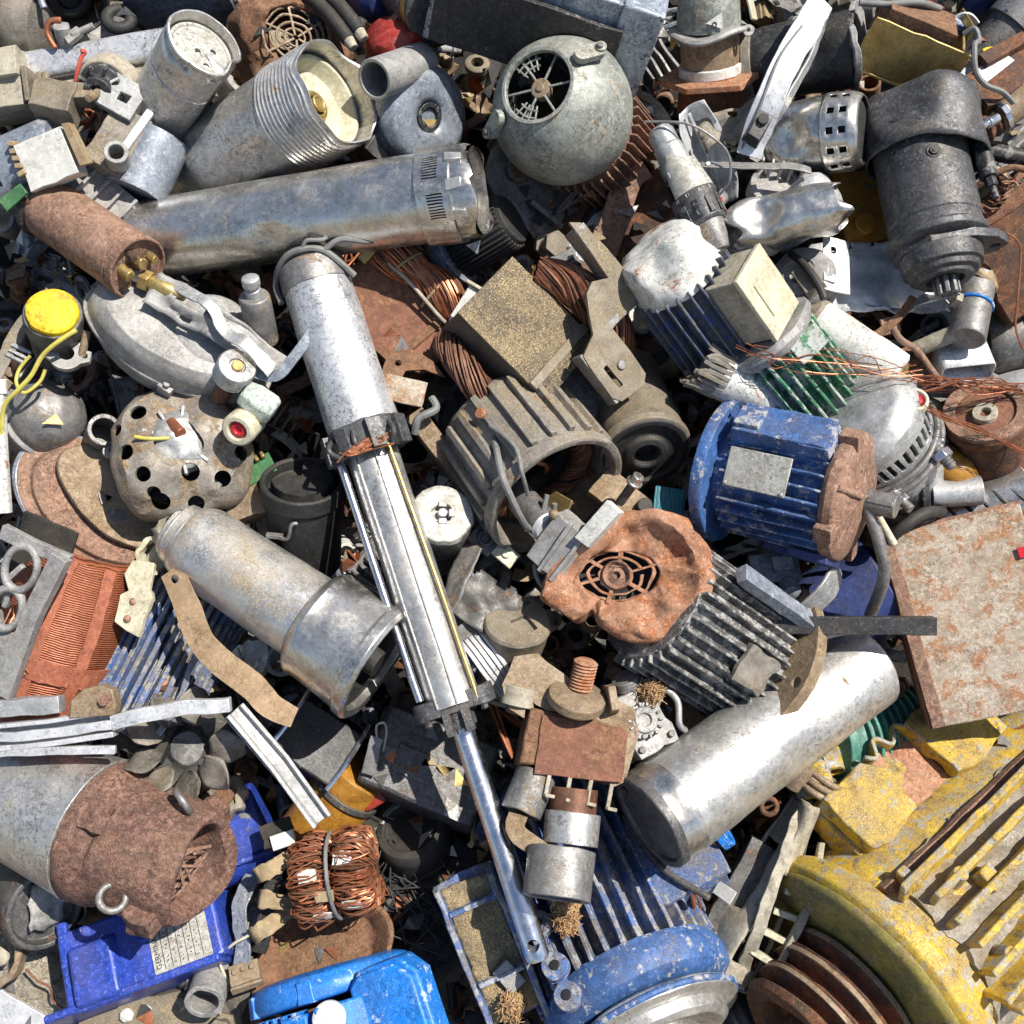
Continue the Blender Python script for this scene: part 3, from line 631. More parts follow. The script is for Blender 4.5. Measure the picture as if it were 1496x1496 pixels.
t.p('can', L([(0, 0), (0, 38), (6, 42), (52, 42), (58, 38), (58, 0)], n=40, seg=10), 'cream_dirty')
b = L([(56, 0), (56, 36), (66, 34), (72, 22), (84, 20), (84, 10), (78, 8), (78, 0)], n=32); fins(b, 9, 22, 34, 62, 76, 4); t.p('front', b, 'black_paint')
t.p('shaft', cyl(B(), (0, 0, 70), (0, 0, 116), 6, n=16), 'tan_rust')
t = Th('bracket_box', 'sandy little gearbox with an upright stud, below the white rail', 'gearbox', fr(84, 152, -10, -8, -20, 0))
b = B(); box(b, (0, 0, 0), (60, 46, 44), cuts=14); box(b, (30, 16, 4), (40, 26, 30), a=15); crumple(b, 4, 26, 4); cyl(b, (-22, 18, 10), (-22, 40, 14), 6, n=12); t.p('housing', b, 'sandy_steel')
# open cans
f = ax(226, 182, -95, 300, 62, 45); t = Th('steel_can', 'dirty steel can standing open, dented rim and three holes inside', 'can', f); Ls = f.L
def rimf(z, a, r): d = max(0, cos(a - radians(118))) ** 20; return r * (1 - .2 * d), z + (8 * d if z > Ls - 30 else 0)
b = lathe(B(), [(0, 0), (0, 46), (6, 52), (Ls - 66, 53), (Ls - 64, 51), (Ls - 62, 53), (Ls - 18, 54), (Ls - 14, 51), (Ls - 8, 51), (Ls - 3, 55), (Ls, 54), (Ls + 1, 51), (Ls - 4, 49), (Ls - 22, 48), (Ls - 22, 0)], n=72, seg=12, fn=rimf)
crumple(b, 1.5, 50, 3); t.p('shell', b, 'stainless_dull')
b = L([(Ls - 24, 0), (Ls - 24, 46), (Ls - 16, 46), (Ls - 16, 42), (Ls - 18, 40), (Ls - 18, 0)], n=44)
c = B()
for x, y in ((-20, 4), (4, 0), (4, 24)): cyl(c, (x, y, Ls - 30), (x, y, Ls), 4.6, n=16)
b = cut(b, c); t.p('inner_disc', b, 'plate')
t = Th('fan_shroud', 'rusty crumpled fan shroud with torn grille behind the threaded can', 'fan shroud', fr(424, 66, -95, -20, -12, 20))
b = lathe(B(), [(-80, 70), (-40, 82), (0, 84), (20, 72), (30, 50), (26, 44)], n=52, seg=9); crumple(b, 16, 60, 12, oct=3); dent(b, (-50, -40, 10), 60, 30, (.6, .6, -.6)); t.p('shell', b, 'rust', sol=2.5, bev=0)
b = B()
for r in (14, 24, 34, 44): torus(b, r, 1.8, n=28, m=6, M=at(0, 0, 26))
for i in range(6): box(b, (26, 0, 26), (44, 3, 2.4), M=rot(i * 60))
crumple(b, 4, 30, 2); t.p('grille', b, 'tan_rust', bev=0)
b = poly(B(), [(58, -20), (100, -18), (112, -4), (104, 12), (60, 16)], 8, 12, [disc(92, -4, 5)]); crumple(b, 2, 30, 2); t.p('ear', b, 'tan_rust')
f = ax(228, 296, -215, 498, 132, 25); t = Th('pump_casing', 'wide threaded steel casing tapering to the left, brass nut inside', 'pump casing', f); Ls = f.L
pr = [(-20, 0), (-20, 40), (0, 46), (80, 58), (150, 66), (152, 70), (158, 72), (Ls - 92, 80)]
pr[-1] = (Ls - 92, 72); z = Ls - 92
while z < Ls - 8: pr += [(z, 73), (z + 2.5, 75), (z + 5, 73)]; z += 7
pr += [(Ls - 2, 73), (Ls - 4, 70), (Ls - 50, 68), (Ls - 70, 66), (Ls - 70, 0)]
b = lathe(B(), pr, n=72, seg=18, fn=lambda z, a, r: (r, z + (4 * sin(a * 4) + 3 * sin(a * 7 + 1) if z > Ls - 20 else 0))); crumple(b, 2, 70, 3); dent(b, (52, -40, 120), 50, 8, (-1, .5, 0)); dent(b, (56, 30, 70), 44, 7, (-1, -.4, 0)); t.p('shell', b, 'stainless_dull', ang=50)
t.p('liner', L([(Ls - 68, 0), (Ls - 68, 62), (Ls - 30, 65), (Ls - 30, 60), (Ls - 50, 50), (Ls - 56, 0)], n=48), 'cream')
b = B(); torus(b, 17, 5, n=28, M=at(0, 0, Ls - 50)); cyl(b, (0, 0, Ls - 58), (0, 0, Ls - 42), 11, n=18); torus(b, 10, 2, n=20, M=at(0, 0, Ls - 42)); t.p('brass_nut', b, 'brass')
# rusty coil can
f = ax(72, 304, -40, 200, 392, 30); t = Th('ignition_coil', 'rusty brown cylinder with black foot ring and corroded terminals', 'cylinder', f); Ls = f.L
t.p('shell', crumple(L([(0, 0), (0, 42), (6, 46), (Ls - 16, 47), (Ls - 15, 44), (Ls - 13, 44), (Ls - 12, 48), (Ls + 2, 48), (Ls + 3, 44), (Ls - 4, 42), (Ls - 4, 0)], n=52, seg=14), 1, 40, 3), 'rust_pink')
b = B(); torus(b, 42, 10, n=40, M=at(0, 0, -6)); t.p('foot_ring', b, 'black_paint')
for x, y, r in ((8, -6, 8), (-16, 8, 6), (18, 14, 9), (-8, -24, 6), (26, -12, 5)):
    b = B(); cyl(b, (x, y, Ls - 6), (x + random.uniform(-6, 6), y + random.uniform(-6, 6), Ls + 14), r, n=14); crumple(b, 2, 9, x); t.p('terminal', b, random.choice(['rust_dark', 'brass', 'cast_dirty']))
# grey motor with white plate, far left
f = ax(-70, 290, -60, 96, 222, -30); t = Th('electric_motor', 'grey motor with slotted vents and a white end block, far left', 'electric motor', f); Ls = f.L
b = L([(0, 0), (0, 50), (Ls - 10, 54), (Ls, 48), (Ls, 0)], n=48, seg=14); cs = B()
for i in range(6): box(cs, (50, 0, 60 + i % 2 * 34), (24, 10, 22), M=rot(-6 + (i // 2) * 18))
b = cut(b, cs); t.p('shell', b, 'bluegrey'); t.p('core', L([(10, 0), (10, 42), (Ls - 20, 42), (Ls - 20, 0)], n=24), 'black_paint')
b = B(); box(b, (46, 24, Ls - 4), (30, 66, 76), a=10, cuts=22); crumple(b, 2, 24, 2); t.p('end_block', b, 'paper')
b = B(); box(b, (56, 22, Ls + 46), (22, 60, 10), a=10); crumple(b, 6, 10, 3); t.p('insulation', b, 'insulation')
b = B()
for i in range(5): box(b, (58, -12 + i * 11, Ls - 44), (14, 7, 12), a=10, tx=random.uniform(-20, 20))
t.p('terminal_strip', b, 'insulation')
b = B(); box(b, (54, 56, Ls - 70), (6, 18, 40), tx=20); crumple(b, 3, 10, 4); t.p('green_tag', b, 'pcb')
t = Th('washer_ring', 'dark rusty ring lying between the grey motor and the rusty cylinder', 'ring', fr(62, 284, -20, 30, -30, 30)); b = B(); torus(b, 26, 9, n=30); crumple(b, 1.6, 20, 2); t.p('ring', b, 'rust_dark'); t.p('hub', ring(B(), -8, 4, 8, 18), 'steel_dark')
# grey pump with nozzle
t = Th('pump_housing', 'grey cast pump housing with slotted lid and a round nozzle', 'pump', fr(190, 218, -40, -28, -8, 4))
b = B(); box(b, (-10, -4, 0), (66, 104, 70), cuts=20, tap=.9); crumple(b, 4, 34, 6); t.p('body', b, 'cast_dirty')
b = B(); box(b, (-34, 52, 34), (58, 54, 20)); c = B(); box(c, (-28, 50, 40), (16, 12, 30)); b = cut(b, c); crumple(b, 1.5, 30, 2); t.p('lid', b, 'aluminium'); 
b = B(); box(b, (10, 20, 38), (12, 66, 8), a=-4); t.p('rib', b, 'aluminium_bright')
b = B(); cyl(b, (26, 40, -6), (36, -52, -10), 44, n=40); crumple(b, 1, 40, 2); t.p('cylinder', b, 'bluegrey')
b = pipe(B(), (8, -34, 20), (10, -30, 64), 17, 11); b2 = t.p('nozzle', b, 'cast_grey')
t = Th('motor_housing', 'ribbed grey aluminium motor housing between the rusty cylinder and the stainless tube', 'motor housing', fr(160, 304, -55, -40, -10, 0))
b = B(); box(b, (0, 0, 0), (110, 60, 56), cuts=20)
for i in range(4): box(b, (-36 + i * 24, 0, 30), (5, 56, 14))
crumple(b, 3, 30, 4); t.p('body', b, 'cast_grey'); b = B(); cyl(b, (30, 24, 16), (56, 22, 26), 7); t.p('pin', b, 'cream_dirty')
# yellow beacon
f = ax(88, 500, -70, 76, 454, 20); t = Th('signal_lamp', 'round lamp with a worn yellow cap in a dark sooty body', 'signal lamp', f); Ls = f.L
t.p('body', crumple(L([(-20, 0), (-20, 40), (Ls - 14, 42), (Ls - 8, 40), (Ls - 8, 0)], n=40, seg=10), 1.5, 30, 3), 'steel_dark')
t.p('cap', crumple(L([(Ls - 10, 0), (Ls - 10, 37), (Ls, 36), (Ls + 4, 30), (Ls + 5, 0)], n=40, seg=8), 1.4, 24, 5), 'yellow_cap')
t = Th('bracket', 'torn grey bracket strip with ribs beside the yellow lamp', 'bracket', fr(30, 500, -40, 65, 0, 15))
b = B(); strip(b, [(-90, 10, 0), (-40, 0, 14), (10, 6, 10), (60, -10, 20), (100, 0, 4)], 22, 4, (0, 0, 1)); crumple(b, 4, 40, 3); t.p('strip', b, 'cast_dirty')
b = B()
for i in range(3): box(b, (-30 + i * 9, -14, 16), (5, 30, 6))
crumple(b, 2, 14, 2); t.p('rib', b, 'aluminium')
# grey oval cover
f = fr(262, 498, -30, -24, -26, 8); t = Th('oval_housing', 'large grey oval die cast cover with a raised rim, left of the hydraulic cylinder', 'cast cover', f)
def oval(z, a, r):
    return r, z
b = lathe(B(), [(-52, 0), (-52, 128), (-10, 140), (-6, 144), (2, 144), (4, 138), (30, 130), (44, 112), (48, 60), (48, 0)], n=72, seg=14, sq=.52); crumple(b, 2.5, 80, 6); t.p('cover', b, 'cast_grey')
for x, y, a in ((-136, 20, 80), (20, -74, -10)): b = B(); box(b, (x, y, -14), (22, 16, 34), a=a); cyl(b, (x, y, -6), (x, y, 10), 5); t.p('clip', b, 'cast_grey')
b = B(); cyl(b, (40, 20, 46), (40, 20, 52), 56, 48, n=40); t.p('boss', b, 'cast_grey')
t = Th('torn_plate', 'bent and torn aluminium plate lying on the oval cover', 'metal plate', fr(318, 478, 25, -30, -14, 0))
b = surf(B(), lambda u, v: (-110 + 220 * u, (-26 + 52 * v) * (1 - .3 * u), 8 + 16 * sin(u * 5) * v + 10 * noise.noise(V((u * 4, v * 3, 1)))), 26, 8, mask=lambda u, v: noise.noise(V((u * 5, v * 4, 7))) > .35); crumple(b, 5, 30, 3); t.p('sheet', b, 'cast_grey', sol=3, bev=0)
b = B(); strip(b, [(-70, 20, 16), (-20, 14, 30), (20, -6, 24), (60, -10, 34), (108, -22, 20)], 20, 3, (0, .2, 1)); crumple(b, 4, 30, 6); t.p('strip', b, 'aluminium')
b = B(); strip(b, [(70, -36, 6), (112, -24, 12), (122, 10, 20), (126, 60, 26)], 16, 3, (.5, 0, 1)); t.p('edge', b, 'bluegrey')
f = ax(200, 404, 20, 274, 436, 34); t = Th('brass_fitting', 'brass hose fitting with hex nut resting on the grey oval cover', 'fitting', f)
t.p('barb', L([(22, 0), (22, 10), (30, 13), (62, 11), (66, 8), (82, 7), (84, 0)], n=24), 'brass'); t.p('hex_nut', cyl(B(), (0, 0, 10), (0, 0, 26), 17, n=6), 'brass'); t.p('plug', L([(-8, 0), (-8, 8), (10, 9), (10, 0)], n=16), 'white_plastic')
f = ax(380, 474, 0, 366, 410, 55); t = Th('solenoid', 'small grey cylinder with a ringed stud, upright left of the hydraulic cylinder', 'solenoid', f); Ls = f.L
t.p('body', L([(-30, 0), (-30, 23), (Ls - 30, 23), (Ls - 26, 21), (Ls - 24, 0)], n=36, seg=12), 'steel_grey'); t.p('stud', L([(Ls - 26, 0), (Ls - 26, 12), (Ls - 14, 12), (Ls - 13, 9), (Ls - 9, 9), (Ls - 8, 13), (Ls + 4, 13), (Ls + 6, 10), (Ls + 6, 0)], n=24), 'aluminium')
f = ax(308, 606, -50, 345, 538, 60); t = Th('ribbed_pulley', 'small silver ribbed pulley on a rusty shaft above the perforated shell', 'pulley', f); Ls = f.L
pr = [(Ls - 24, 0), (Ls - 24, 24)]
for i in range(6): pr += [(Ls - 22 + i * 4.4, 28), (Ls - 20.4 + i * 4.4, 28), (Ls - 19 + i * 4.4, 24.5)]
pr += [(Ls + 5, 28), (Ls + 7, 26), (Ls + 7, 12), (Ls + 4, 11), (Ls + 4, 0)]
t.p('pulley', L(pr, n=44), 'stainless', bev=.4); t.p('shaft', cyl(B(), (0, 0, -20), (0, 0, Ls - 22), 13, n=20), 'rust_red'); t.p('nut', cyl(B(), (0, 0, Ls), (0, 0, Ls + 9), 9, n=8), 'brass')
f = fr(378, 588, 40, 55, 10, -14); t = Th('plastic_plug', 'faceted pale green plastic plug above the knob with a red centre', 'plug', f); t.p('plug', L([(-30, 0), (-26, 20), (-8, 25), (18, 25), (26, 20), (28, 0)], n=8, M=at(0, 0, 0, 0, 90, 0)), 'sage_plastic', bev=2)
f = ax(372, 606, 10, 346, 630, 60); t = Th('valve_knob', 'cream valve knob with a red centre on the perforated shell', 'knob', f); Ls = f.L
t.p('knob', L([(0, 0), (0, 18), (10, 24), (Ls - 6, 26), (Ls, 23), (Ls, 15), (Ls - 8, 14), (Ls - 8, 0)], n=14), 'cream', bev=1.5); t.p('red_centre', L([(Ls - 8, 0), (Ls - 8, 13), (Ls - 4, 12), (Ls - 2, 7), (Ls - 5, 5), (Ls - 5, 0)], n=24), 'red_bright')
# perforated shell
f = fr(266, 656, -25, -14, -16, 6); t = Th('alternator_shell', 'tan rusted alternator shell punched with round holes', 'alternator shell', f)
def shf(z, a, r): return r * (1 + .05 * cos(4 * a + 1) + .05 * cos(3 * a)), z + 8 * sin(2 * a)
b = lathe(B(), [(-74, 92), (-30, 104), (6, 102), (34, 84), (48, 54), (50, 34), (45, 34), (43, 52), (30, 80), (4, 97), (-30, 99), (-74, 87)], n=64, seg=9, fn=shf, close=True)
crumple(b, 9, 60, 5)
c = B()
for x, y, r, z in ((-72, 28, 12, 0), (-64, -38, 12, 0), (-28, -62, 11, 0), (30, -40, 13, 0), (78, -36, 12, 0), (0, -96, 13, 0), (52, -86, 12, 0), (-10, -84, 9, 0), (92, 10, 11, 0), (-96, -6, 9, 0)):
    cyl(c, (x * .7, y * .7, -40), (x * 1.15, y * 1.15, 90), r, n=18)
box(c, (16, -8, 40), (8, 20, 60), a=20); b = cut(b, c); print('SHELL', len(b.verts)); t.p('shell', b, 'grey_rust', bev=0)
b = L([(-60, 0), (-60, 82), (-10, 84), (-10, 0)], n=32); fins(b, 18, 60, 80, -10, 4, 8); t.p('rotor', b, 'black_paint')
b = L([(20, 0), (24, 48), (40, 44), (52, 30), (56, 0)], n=30, seg=8); crumple(b, 5, 22, 3); fins(b, 9, 30, 52, 36, 46, 5); t.p('bearing_plate', b, 'aluminium')
b = B(); tube(b, [(-10, -4, 56), (-36, -14, 60), (-56, -16, 58)], 3); t.p('lead', b, 'yellow_wire'); b = B(); cyl(b, (-18, 22, 46), (4, 6, 58), 8); t.p('carbon_brush', b, 'copper')
# left edge: round cup, gasket, pipe
f = ax(60, 616, -100, 112, 576, -20); t = Th('round_cup', 'dark grey domed cast cup with a thick lip, left edge', 'cup', f); Ls = f.L
t.p('dome', crumple(L([(-44, 0), (-44, 44), (0, 54), (4, 62), (14, 63), (18, 56), (30, 56), (52, 46), (66, 28), (72, 0)], n=48, seg=8), 1.5, 40, 2), 'steel_grey')
t = Th('elbow_pipe', 'short dark pipe stub with a flange ear below the domed cup', 'pipe', fr(150, 634, -60, -20, -20, 20)); t.p('pipe', pipe(B(), (0, 0, -40), (0, 0, 26), 24, 17, deep=50), 'steel_dark'); t.p('ear', poly(B(), rrect(20, 26, 8, x=20, y=-20), 14, 20, [disc(22, -22, 4)]), 'cast_grey')
t = Th('gasket_plate', 'small grey flange gasket with round holes below the yellow lamp', 'gasket', fr(98, 518, -20, -5, -20, 10)); b = poly(B(), [(-32, 6)] + arc(26, 150, 20, 8) + [(34, 8), (34, -8)] + arc(26, -30, -150, 8) + [(-32, -8)], -5, 5, [disc(0, 0, 11), disc(-25, 0, 3.6, 10), disc(26, 0, 4, 10)]); t.p('plate', b, 'cast_grey')
t.p('post', cyl(B(), (20, 0, 0), (24, 34, 20), 6, n=10), 'tan_rust')
wire('yellow_cable', 'yellow insulated wire winding down the left edge', 'wire', [(112, 482, 20), (84, 500, 24), (62, 520, 18), (46, 548, 14), (26, 570, 10), (6, 594, 4), (2, 640, -10)], 3.4, 'yellow_wire')
wire('yellow_cable', 'thin yellow wire loop crossing behind the longer yellow wire', 'wire', [(66, 540, 0), (58, 558, 0), (36, 574, 4), (24, 560, 4), (28, 540, 0), (44, 520, 0)], 2.6, 'yellow_wire')
t = Th('white_strip', 'whitish bar end at the left edge above the brake disc', 'bar', ax(-4, 560, -10, 4, 745, -20)); b = B(); sweep(b, [(0, 0, 0), (0, 2, 90), (0, -2, 190)], rrect(22, 18, 5), up=(1, 0, 0)); crumple(b, 2, 40, 2); t.p('bar', b, 'white_paint')
t.p('knob', cyl(B(), (0, 0, -6), (0, 0, 16), 14, n=10), 'white_plastic')
# ================================================================ upper middle and upper right
t = Th('painted_box', 'big blue grey painted steel box with scuffed edges at the top edge', 'box', fr(800, 4, -10, -13, -34, 6))
b = B(); box(b, (-28, 10, -10), (270, 120, 150), cuts=40); crumple(b, 3, 90, 4); t.p('body', b, 'box_paint', bev=3)
b = B(); box(b, (134, 6, -8), (60, 126, 156), cuts=40); crumple(b, 3, 60, 5); t.p('end_cover', b, 'box_paint', bev=3)
b = B(); box(b, (-20, -62, -20), (268, 8, 108), cuts=50); crumple(b, 2, 60, 6); t.p('front_panel', b, 'black_paint')
t = Th('drum_motor', 'dark drum end with worn brass coloured hoop left of the painted box', 'drum', ax(610, -20, -90, 676, 36, -20))
t.p('drum', crumple(L([(-40, 0), (-40, 56), (30, 56), (34, 60), (44, 60), (46, 54), (60, 54), (64, 60), (72, 60), (74, 50), (74, 0)], n=44, seg=12), 1, 40, 2), 'steel_dark'); t.p('hoop', ring(B(), 46, 58, 50, 57), 'brass')
t = Th('black_tank', 'smooth black tank at the top edge above the red cap', 'tank', ax(520, -30, -130, 574, 4, -90)); t.p('shell', L([(-60, 0), (-60, 36), (0, 40), (60, 40), (72, 30), (76, 0)], n=36, seg=10), 'blue_deep'); t.p('collar', ring(B(), 20, 30, 36, 43), 'steel_dark')
t = Th('hose', 'black hose arms with pale rubber tips between rusty shroud and red cap', 'hose', fr(492, 40, -60, -50))
for d in (0, 20): b = B(); tube(b, [(-80, d, -20), (-20, d + 4, 0), (30, d, 8)], 11, 12); t.p('arm', b, 'rubber'); b = B(); cyl(b, (24, d, 8), (44, d - 2, 10), 9.5, 7); t.p('tip', b, 'cream_dirty')
t = Th('dome_cover', 'red plastic cap with a scuffed dome near the top', 'cap', fr(574, 54, -70, 10, -30, 0)); t.p('dome', crumple(L([(-34, 0), (-34, 42), (-6, 44), (10, 36), (18, 20), (20, 0)], n=40, seg=8), 2, 30, 2), 'red_plastic'); t.p('band', ring(B(), -40, -26, 36, 46), 'red_plastic'); b = B(); box(b, (6, 14, 20), (14, 10, 3), a=30, ty=-20); t.p('chip', b, 'copper')
f = ax(606, 168, -100, 660, 176, -30, 0); t = Th('blower', 'blue grey snail blower with a round inlet tube, right of the threaded casing', 'blower', f); Ls = f.L
b = L([(-60, 0), (-60, 66), (-34, 76), (-4, 78), (20, 76), (30, 72), (34, 66), (37, 64), (40, 58), (42, 30), (38, 22), (34, 20), (34, 0)], n=60, seg=10); crumple(b, 2, 60, 7); t.p('scroll', b, 'bluegrey', bev=2)
b = B(); torus(b, 77, 3, n=48, M=at(0, 0, -4)); t.p('rim', b, 'bluegrey')
b = L([(30, 0), (30, 19), (40, 21), (40, 14), (34, 12), (34, 0)], n=28); t.p('inlet', b, 'black_paint')
f2 = ax(612, 92, -70, 548, 116, 10); t.p('outlet_tube', xf(pipe(B(), (0, 0, -10), (0, 0, f2.L), 28, 23, n=40, deep=60), (lambda m: (setattr(m, 'translation', m.translation / f.k), m)[1])(f.M.inverted() @ f2.M)), 'cast_grey')
b = B(); box(b, (30, 60, -20), (40, 60, 60), cuts=20); crumple(b, 4, 30, 3); t.p('neck', b, 'steel_dark')
# black filters between tube and copper transformer
f = ax(660, 372, -120, 744, 322, -70); t = Th('oil_filter', 'black ribbed oil filter with a silver band below the stainless tube', 'filter', f); Ls = f.L
b = L([(10, 0), (10, 36), (Ls - 6, 40), (Ls + 6, 36), (Ls + 8, 0)], n=36); fins(b, 34, 34, 42, 12, Ls, 3.4); t.p('ribbed_cap', b, 'rubber'); t.p('band', L([(-16, 0), (-16, 46), (-6, 52), (10, 52), (12, 44), (12, 0)], n=44, seg=8), 'bluegrey')
f = ax(600, 440, -150, 664, 396, -120); t = Th('shiny_canister', 'glossy black canister under the copper transformer', 'canister', f); t.p('shell', L([(-40, 0), (-40, 42), (50, 42), (66, 34), (70, 0)], n=40, seg=10), 'black_paint'); t.p('seam', ring(B(), 10, 16, 40, 45), 'bluegrey')
# rusty tray behind the fan motor
t = Th('rusty_tray', 'large rusty brown tray with a round hole, under the grey fan motor', 'tray', fr(850, 360, -150, 24, -10, -10))
b = poly(B(), rrect(290, 150, 30), -4, 4, [disc(40, 10, 34, 24)]); dens(b, 60); crumple(b, 5, 70, 4); t.p('pan', b, 'rust_dark')
b = B(); strip(b, [(-60, -70, 10), (0, -50, 24), (60, 0, 34), (100, 40, 40), (130, 46, 44)], 40, 3, (0, -.6, 1)); crumple(b, 3, 40, 3); t.p('lip', b, 'rust_pink')
# spool and hex plate
f = ax(1040, 160, -130, 1036, 40, -60); t = Th('cable_spool', 'rusty spool with a grey domed cap and warning triangle, standing on a rusty hexagonal plate', 'spool', f); Ls = f.L
b = L([(0, 0), (0, 52), (40, 46), (44, 0)], n=40); t.p('base', b, 'rust_dark')
b = poly(B(), disc(0, 0, 84, 6, .9, .3), 44, 52); crumple(b, 3, 40, 2); t.p('hex_plate', b, 'rust_orange')
t.p('collar', L([(52, 0), (52, 46), (66, 46), (68, 0)], n=40), 'white_paint'); t.p('barrel', L([(66, 0), (66, 42), (110, 42), (110, 0)], n=40), 'tan_rust')
b = L([(110, 0), (108, 58), (112, 60), (116, 56), (118, 0)], n=44, fn=lambda z, a, r: (r, z + 5 * sin(a * 3))); t.p('rim', b, 'cast_grey')
b = L([(114, 0), (116, 46), (146, 44), (180, 34), (190, 0)], n=44, seg=8); dm = t.p('dome', b, 'greenish')
M = at(44.8, -2, 134, 0, 0, 90) @ rot(180) @ at(0, 0, 0); b = poly(B(), [(-11, -12), (11, -12), (0, 11)][::-1], 0, .8, M=at(46, -4, 132, 0, 0, 80) @ rot(-90 + 180 + 90)); sg = t.p('warning_triangle', b, 'paper', par=dm, bev=0)
b = ring(B(), 1, 1.6, 2.2, 3.6, n=20, M=at(46, -4, 132, 0, 0, 80) @ at(3, 0, 0)); box(b, (7.5, 0, 1.3), (3, 1.2, .8), M=at(46, -4, 132, 0, 0, 80)); t.p('symbol', b, 'ink', par=sg, bev=0)
b = B(); strip(b, [(20, 60, 120), (6, 56, 150), (-20, 40, 190), (-40, 20, 220)], 24, 4, (.4, .8, .3)); t.p('shield_strip', b, 'cream'); b = poly(B(), disc(0, 0, 8, 20), -2, 2, [disc(0, 0, 3, 12)], M=at(40, 46, 112, 0, 0, 60)); t.p('eyelet', b, 'cast_grey')
t = Th('black_duct', 'black crumpled motor can between the spool and the starter motor', 'can', ax(1120, 92, -110, 1250, 72, -60)); Ls = t.f.L
b = lathe(B(), [(-20, 0), (-20, 48), (0, 52), (Ls - 20, 52), (Ls, 54), (Ls + 2, 48), (Ls - 30, 44), (Ls - 30, 0)], n=48, seg=9); crumple(b, 4, 50, 3); dent(b, (48, 20, 60), 50, 16, (-1, -.3, 0)); t.p('shell', b, 'black_paint', bev=2)
b = lathe(B(), [(Ls - 6, 44), (Ls - 2, 60), (Ls + 6, 60), (Ls + 2, 44)], n=30, close=True, fn=lambda z, a, r: (r * (1 + .14 * sin(3 * a)), z + 6 * sin(2 * a))); crumple(b, 3, 20, 4); t.p('torn_rim', b, 'cast_grey'); t.p('collar', ring(B(), -30, -16, 40, 54), 'cast_dirty')
t = Th('bent_strip', 'long bent pale aluminium strip running down from the top edge', 'metal strip', fr(1142, 110, -10, 70))
b = B(); strip(b, [(130, -18, -10), (60, -8, 30), (0, 4, 44), (-60, 8, 40), (-130, 6, 10)], 40, 5, lambda u: (0, -.35 + .5 * sin(u * 3), 1)); crumple(b, 3, 40, 3); t.p('strip', b, 'aluminium_bright')
b = B(); strip(b, [(110, -34, -20), (40, -30, 10), (-30, -20, 26), (-90, -6, 20)], 14, 4, (0, -.8, .6)); crumple(b, 2, 40, 3); t.p('flange', b, 'aluminium'); b = B(); tube(b, [(60, 0, 36), (0, 16, 49), (-80, 18, 40), (-130, 20, 14)], 2); t.p('wire', b, 'grey_wire')
# canister with square holes
f = ax(1136, 204, -60, 1258, 190, 0); t = Th('perforated_canister', 'bright dented steel canister with rows of square holes at its end', 'canister', f); Ls = f.L
b = lathe(B(), [(-14, 0), (-14, 34), (-6, 42), (20, 50), (60, 53), (76, 53), (76, 0)], n=56, seg=8); crumple(b, 1.5, 40, 2); dent(b, (50, 16, 30), 38, 16, (-1, -.2, .1)); dent(b, (40, 40, 60), 24, 6, (-1, -.6, 0)); t.p('shell', b, 'stainless')
b = lathe(B(), [(74, 55), (78, 55.5), (84, 55.5), (94, 55), (101, 54.6), (111, 54), (114, 53), (122, 50), (126, 46)], n=36, mask=lambda j, i: j in (2, 4) and i % 3 == 1)
t.p('perforated_end', b, 'stainless', sol=2, bev=0); t.p('core', L([(80, 0), (80, 49), (116, 46), (122, 40), (122, 0)], n=36), 'dark_soot')
# crumpled silver tube and white shoe
f = ax(1092, 330, -10, 1226, 302, 20); t = Th('crushed_tube', 'crumpled silver tube torn open, below the canister with square holes', 'tube', f); Ls = f.L
b = lathe(B(), [(-24, 34), (-10, 38), (20, 40), (90, 40), (Ls, 36)], n=52, seg=7, fn=lambda z, a, r: (r * (1 + .1 * cos(2 * a)), z + (9 * sin(3 * a) + 5 * sin(5 * a) if z < 0 or z > Ls - 5 else 0))); crumple(b, 5, 40, 4); dent(b, (40, -6, 20), 40, 26, (-1, 0, .2)); t.p('tube', b, 'stainless', sol=2, bev=0)
f = ax(1160, 318, -50, 1224, 268, 10); t = Th('white_shell', 'shiny white curved metal shell poking out behind the crushed tube', 'metal shell', f)
b = lathe(B(), [(-40, 34), (0, 38), (50, 40), (66, 30), (72, 12), (73, 0)], n=44, seg=7); crumple(b, 3, 40, 5); t.p('shell', b, 'aluminium_bright', sol=2, bev=0)
t = Th('finned_ring', 'grey ring with upright prongs behind the crushed tube', 'ring', fr(1134, 276, -30, -12, -24, 0)); t.p('ring', L([(-20, 0), (-20, 40), (6, 40), (8, 32), (0, 30), (0, 0)], n=40), 'cast_grey')
for i in range(5): b = B(); box(b, (-30 + i * 15, 22, 14), (4, 8, 32), tx=-6); t.p('prong', b, 'aluminium')
t = Th('grey_cone', 'dark rough cone shaped casting under the crushed tube', 'casting', ax(1030, 404, -80, 1110, 330, -20)); t.p('body', crumple(L([(-10, 0), (-10, 30), (60, 44), (112, 40), (116, 0)], n=36, seg=10), 3, 30, 2), 'steel_grey'); t.p('lip', ring(B(), 96, 106, 38, 46), 'cast_dirty')
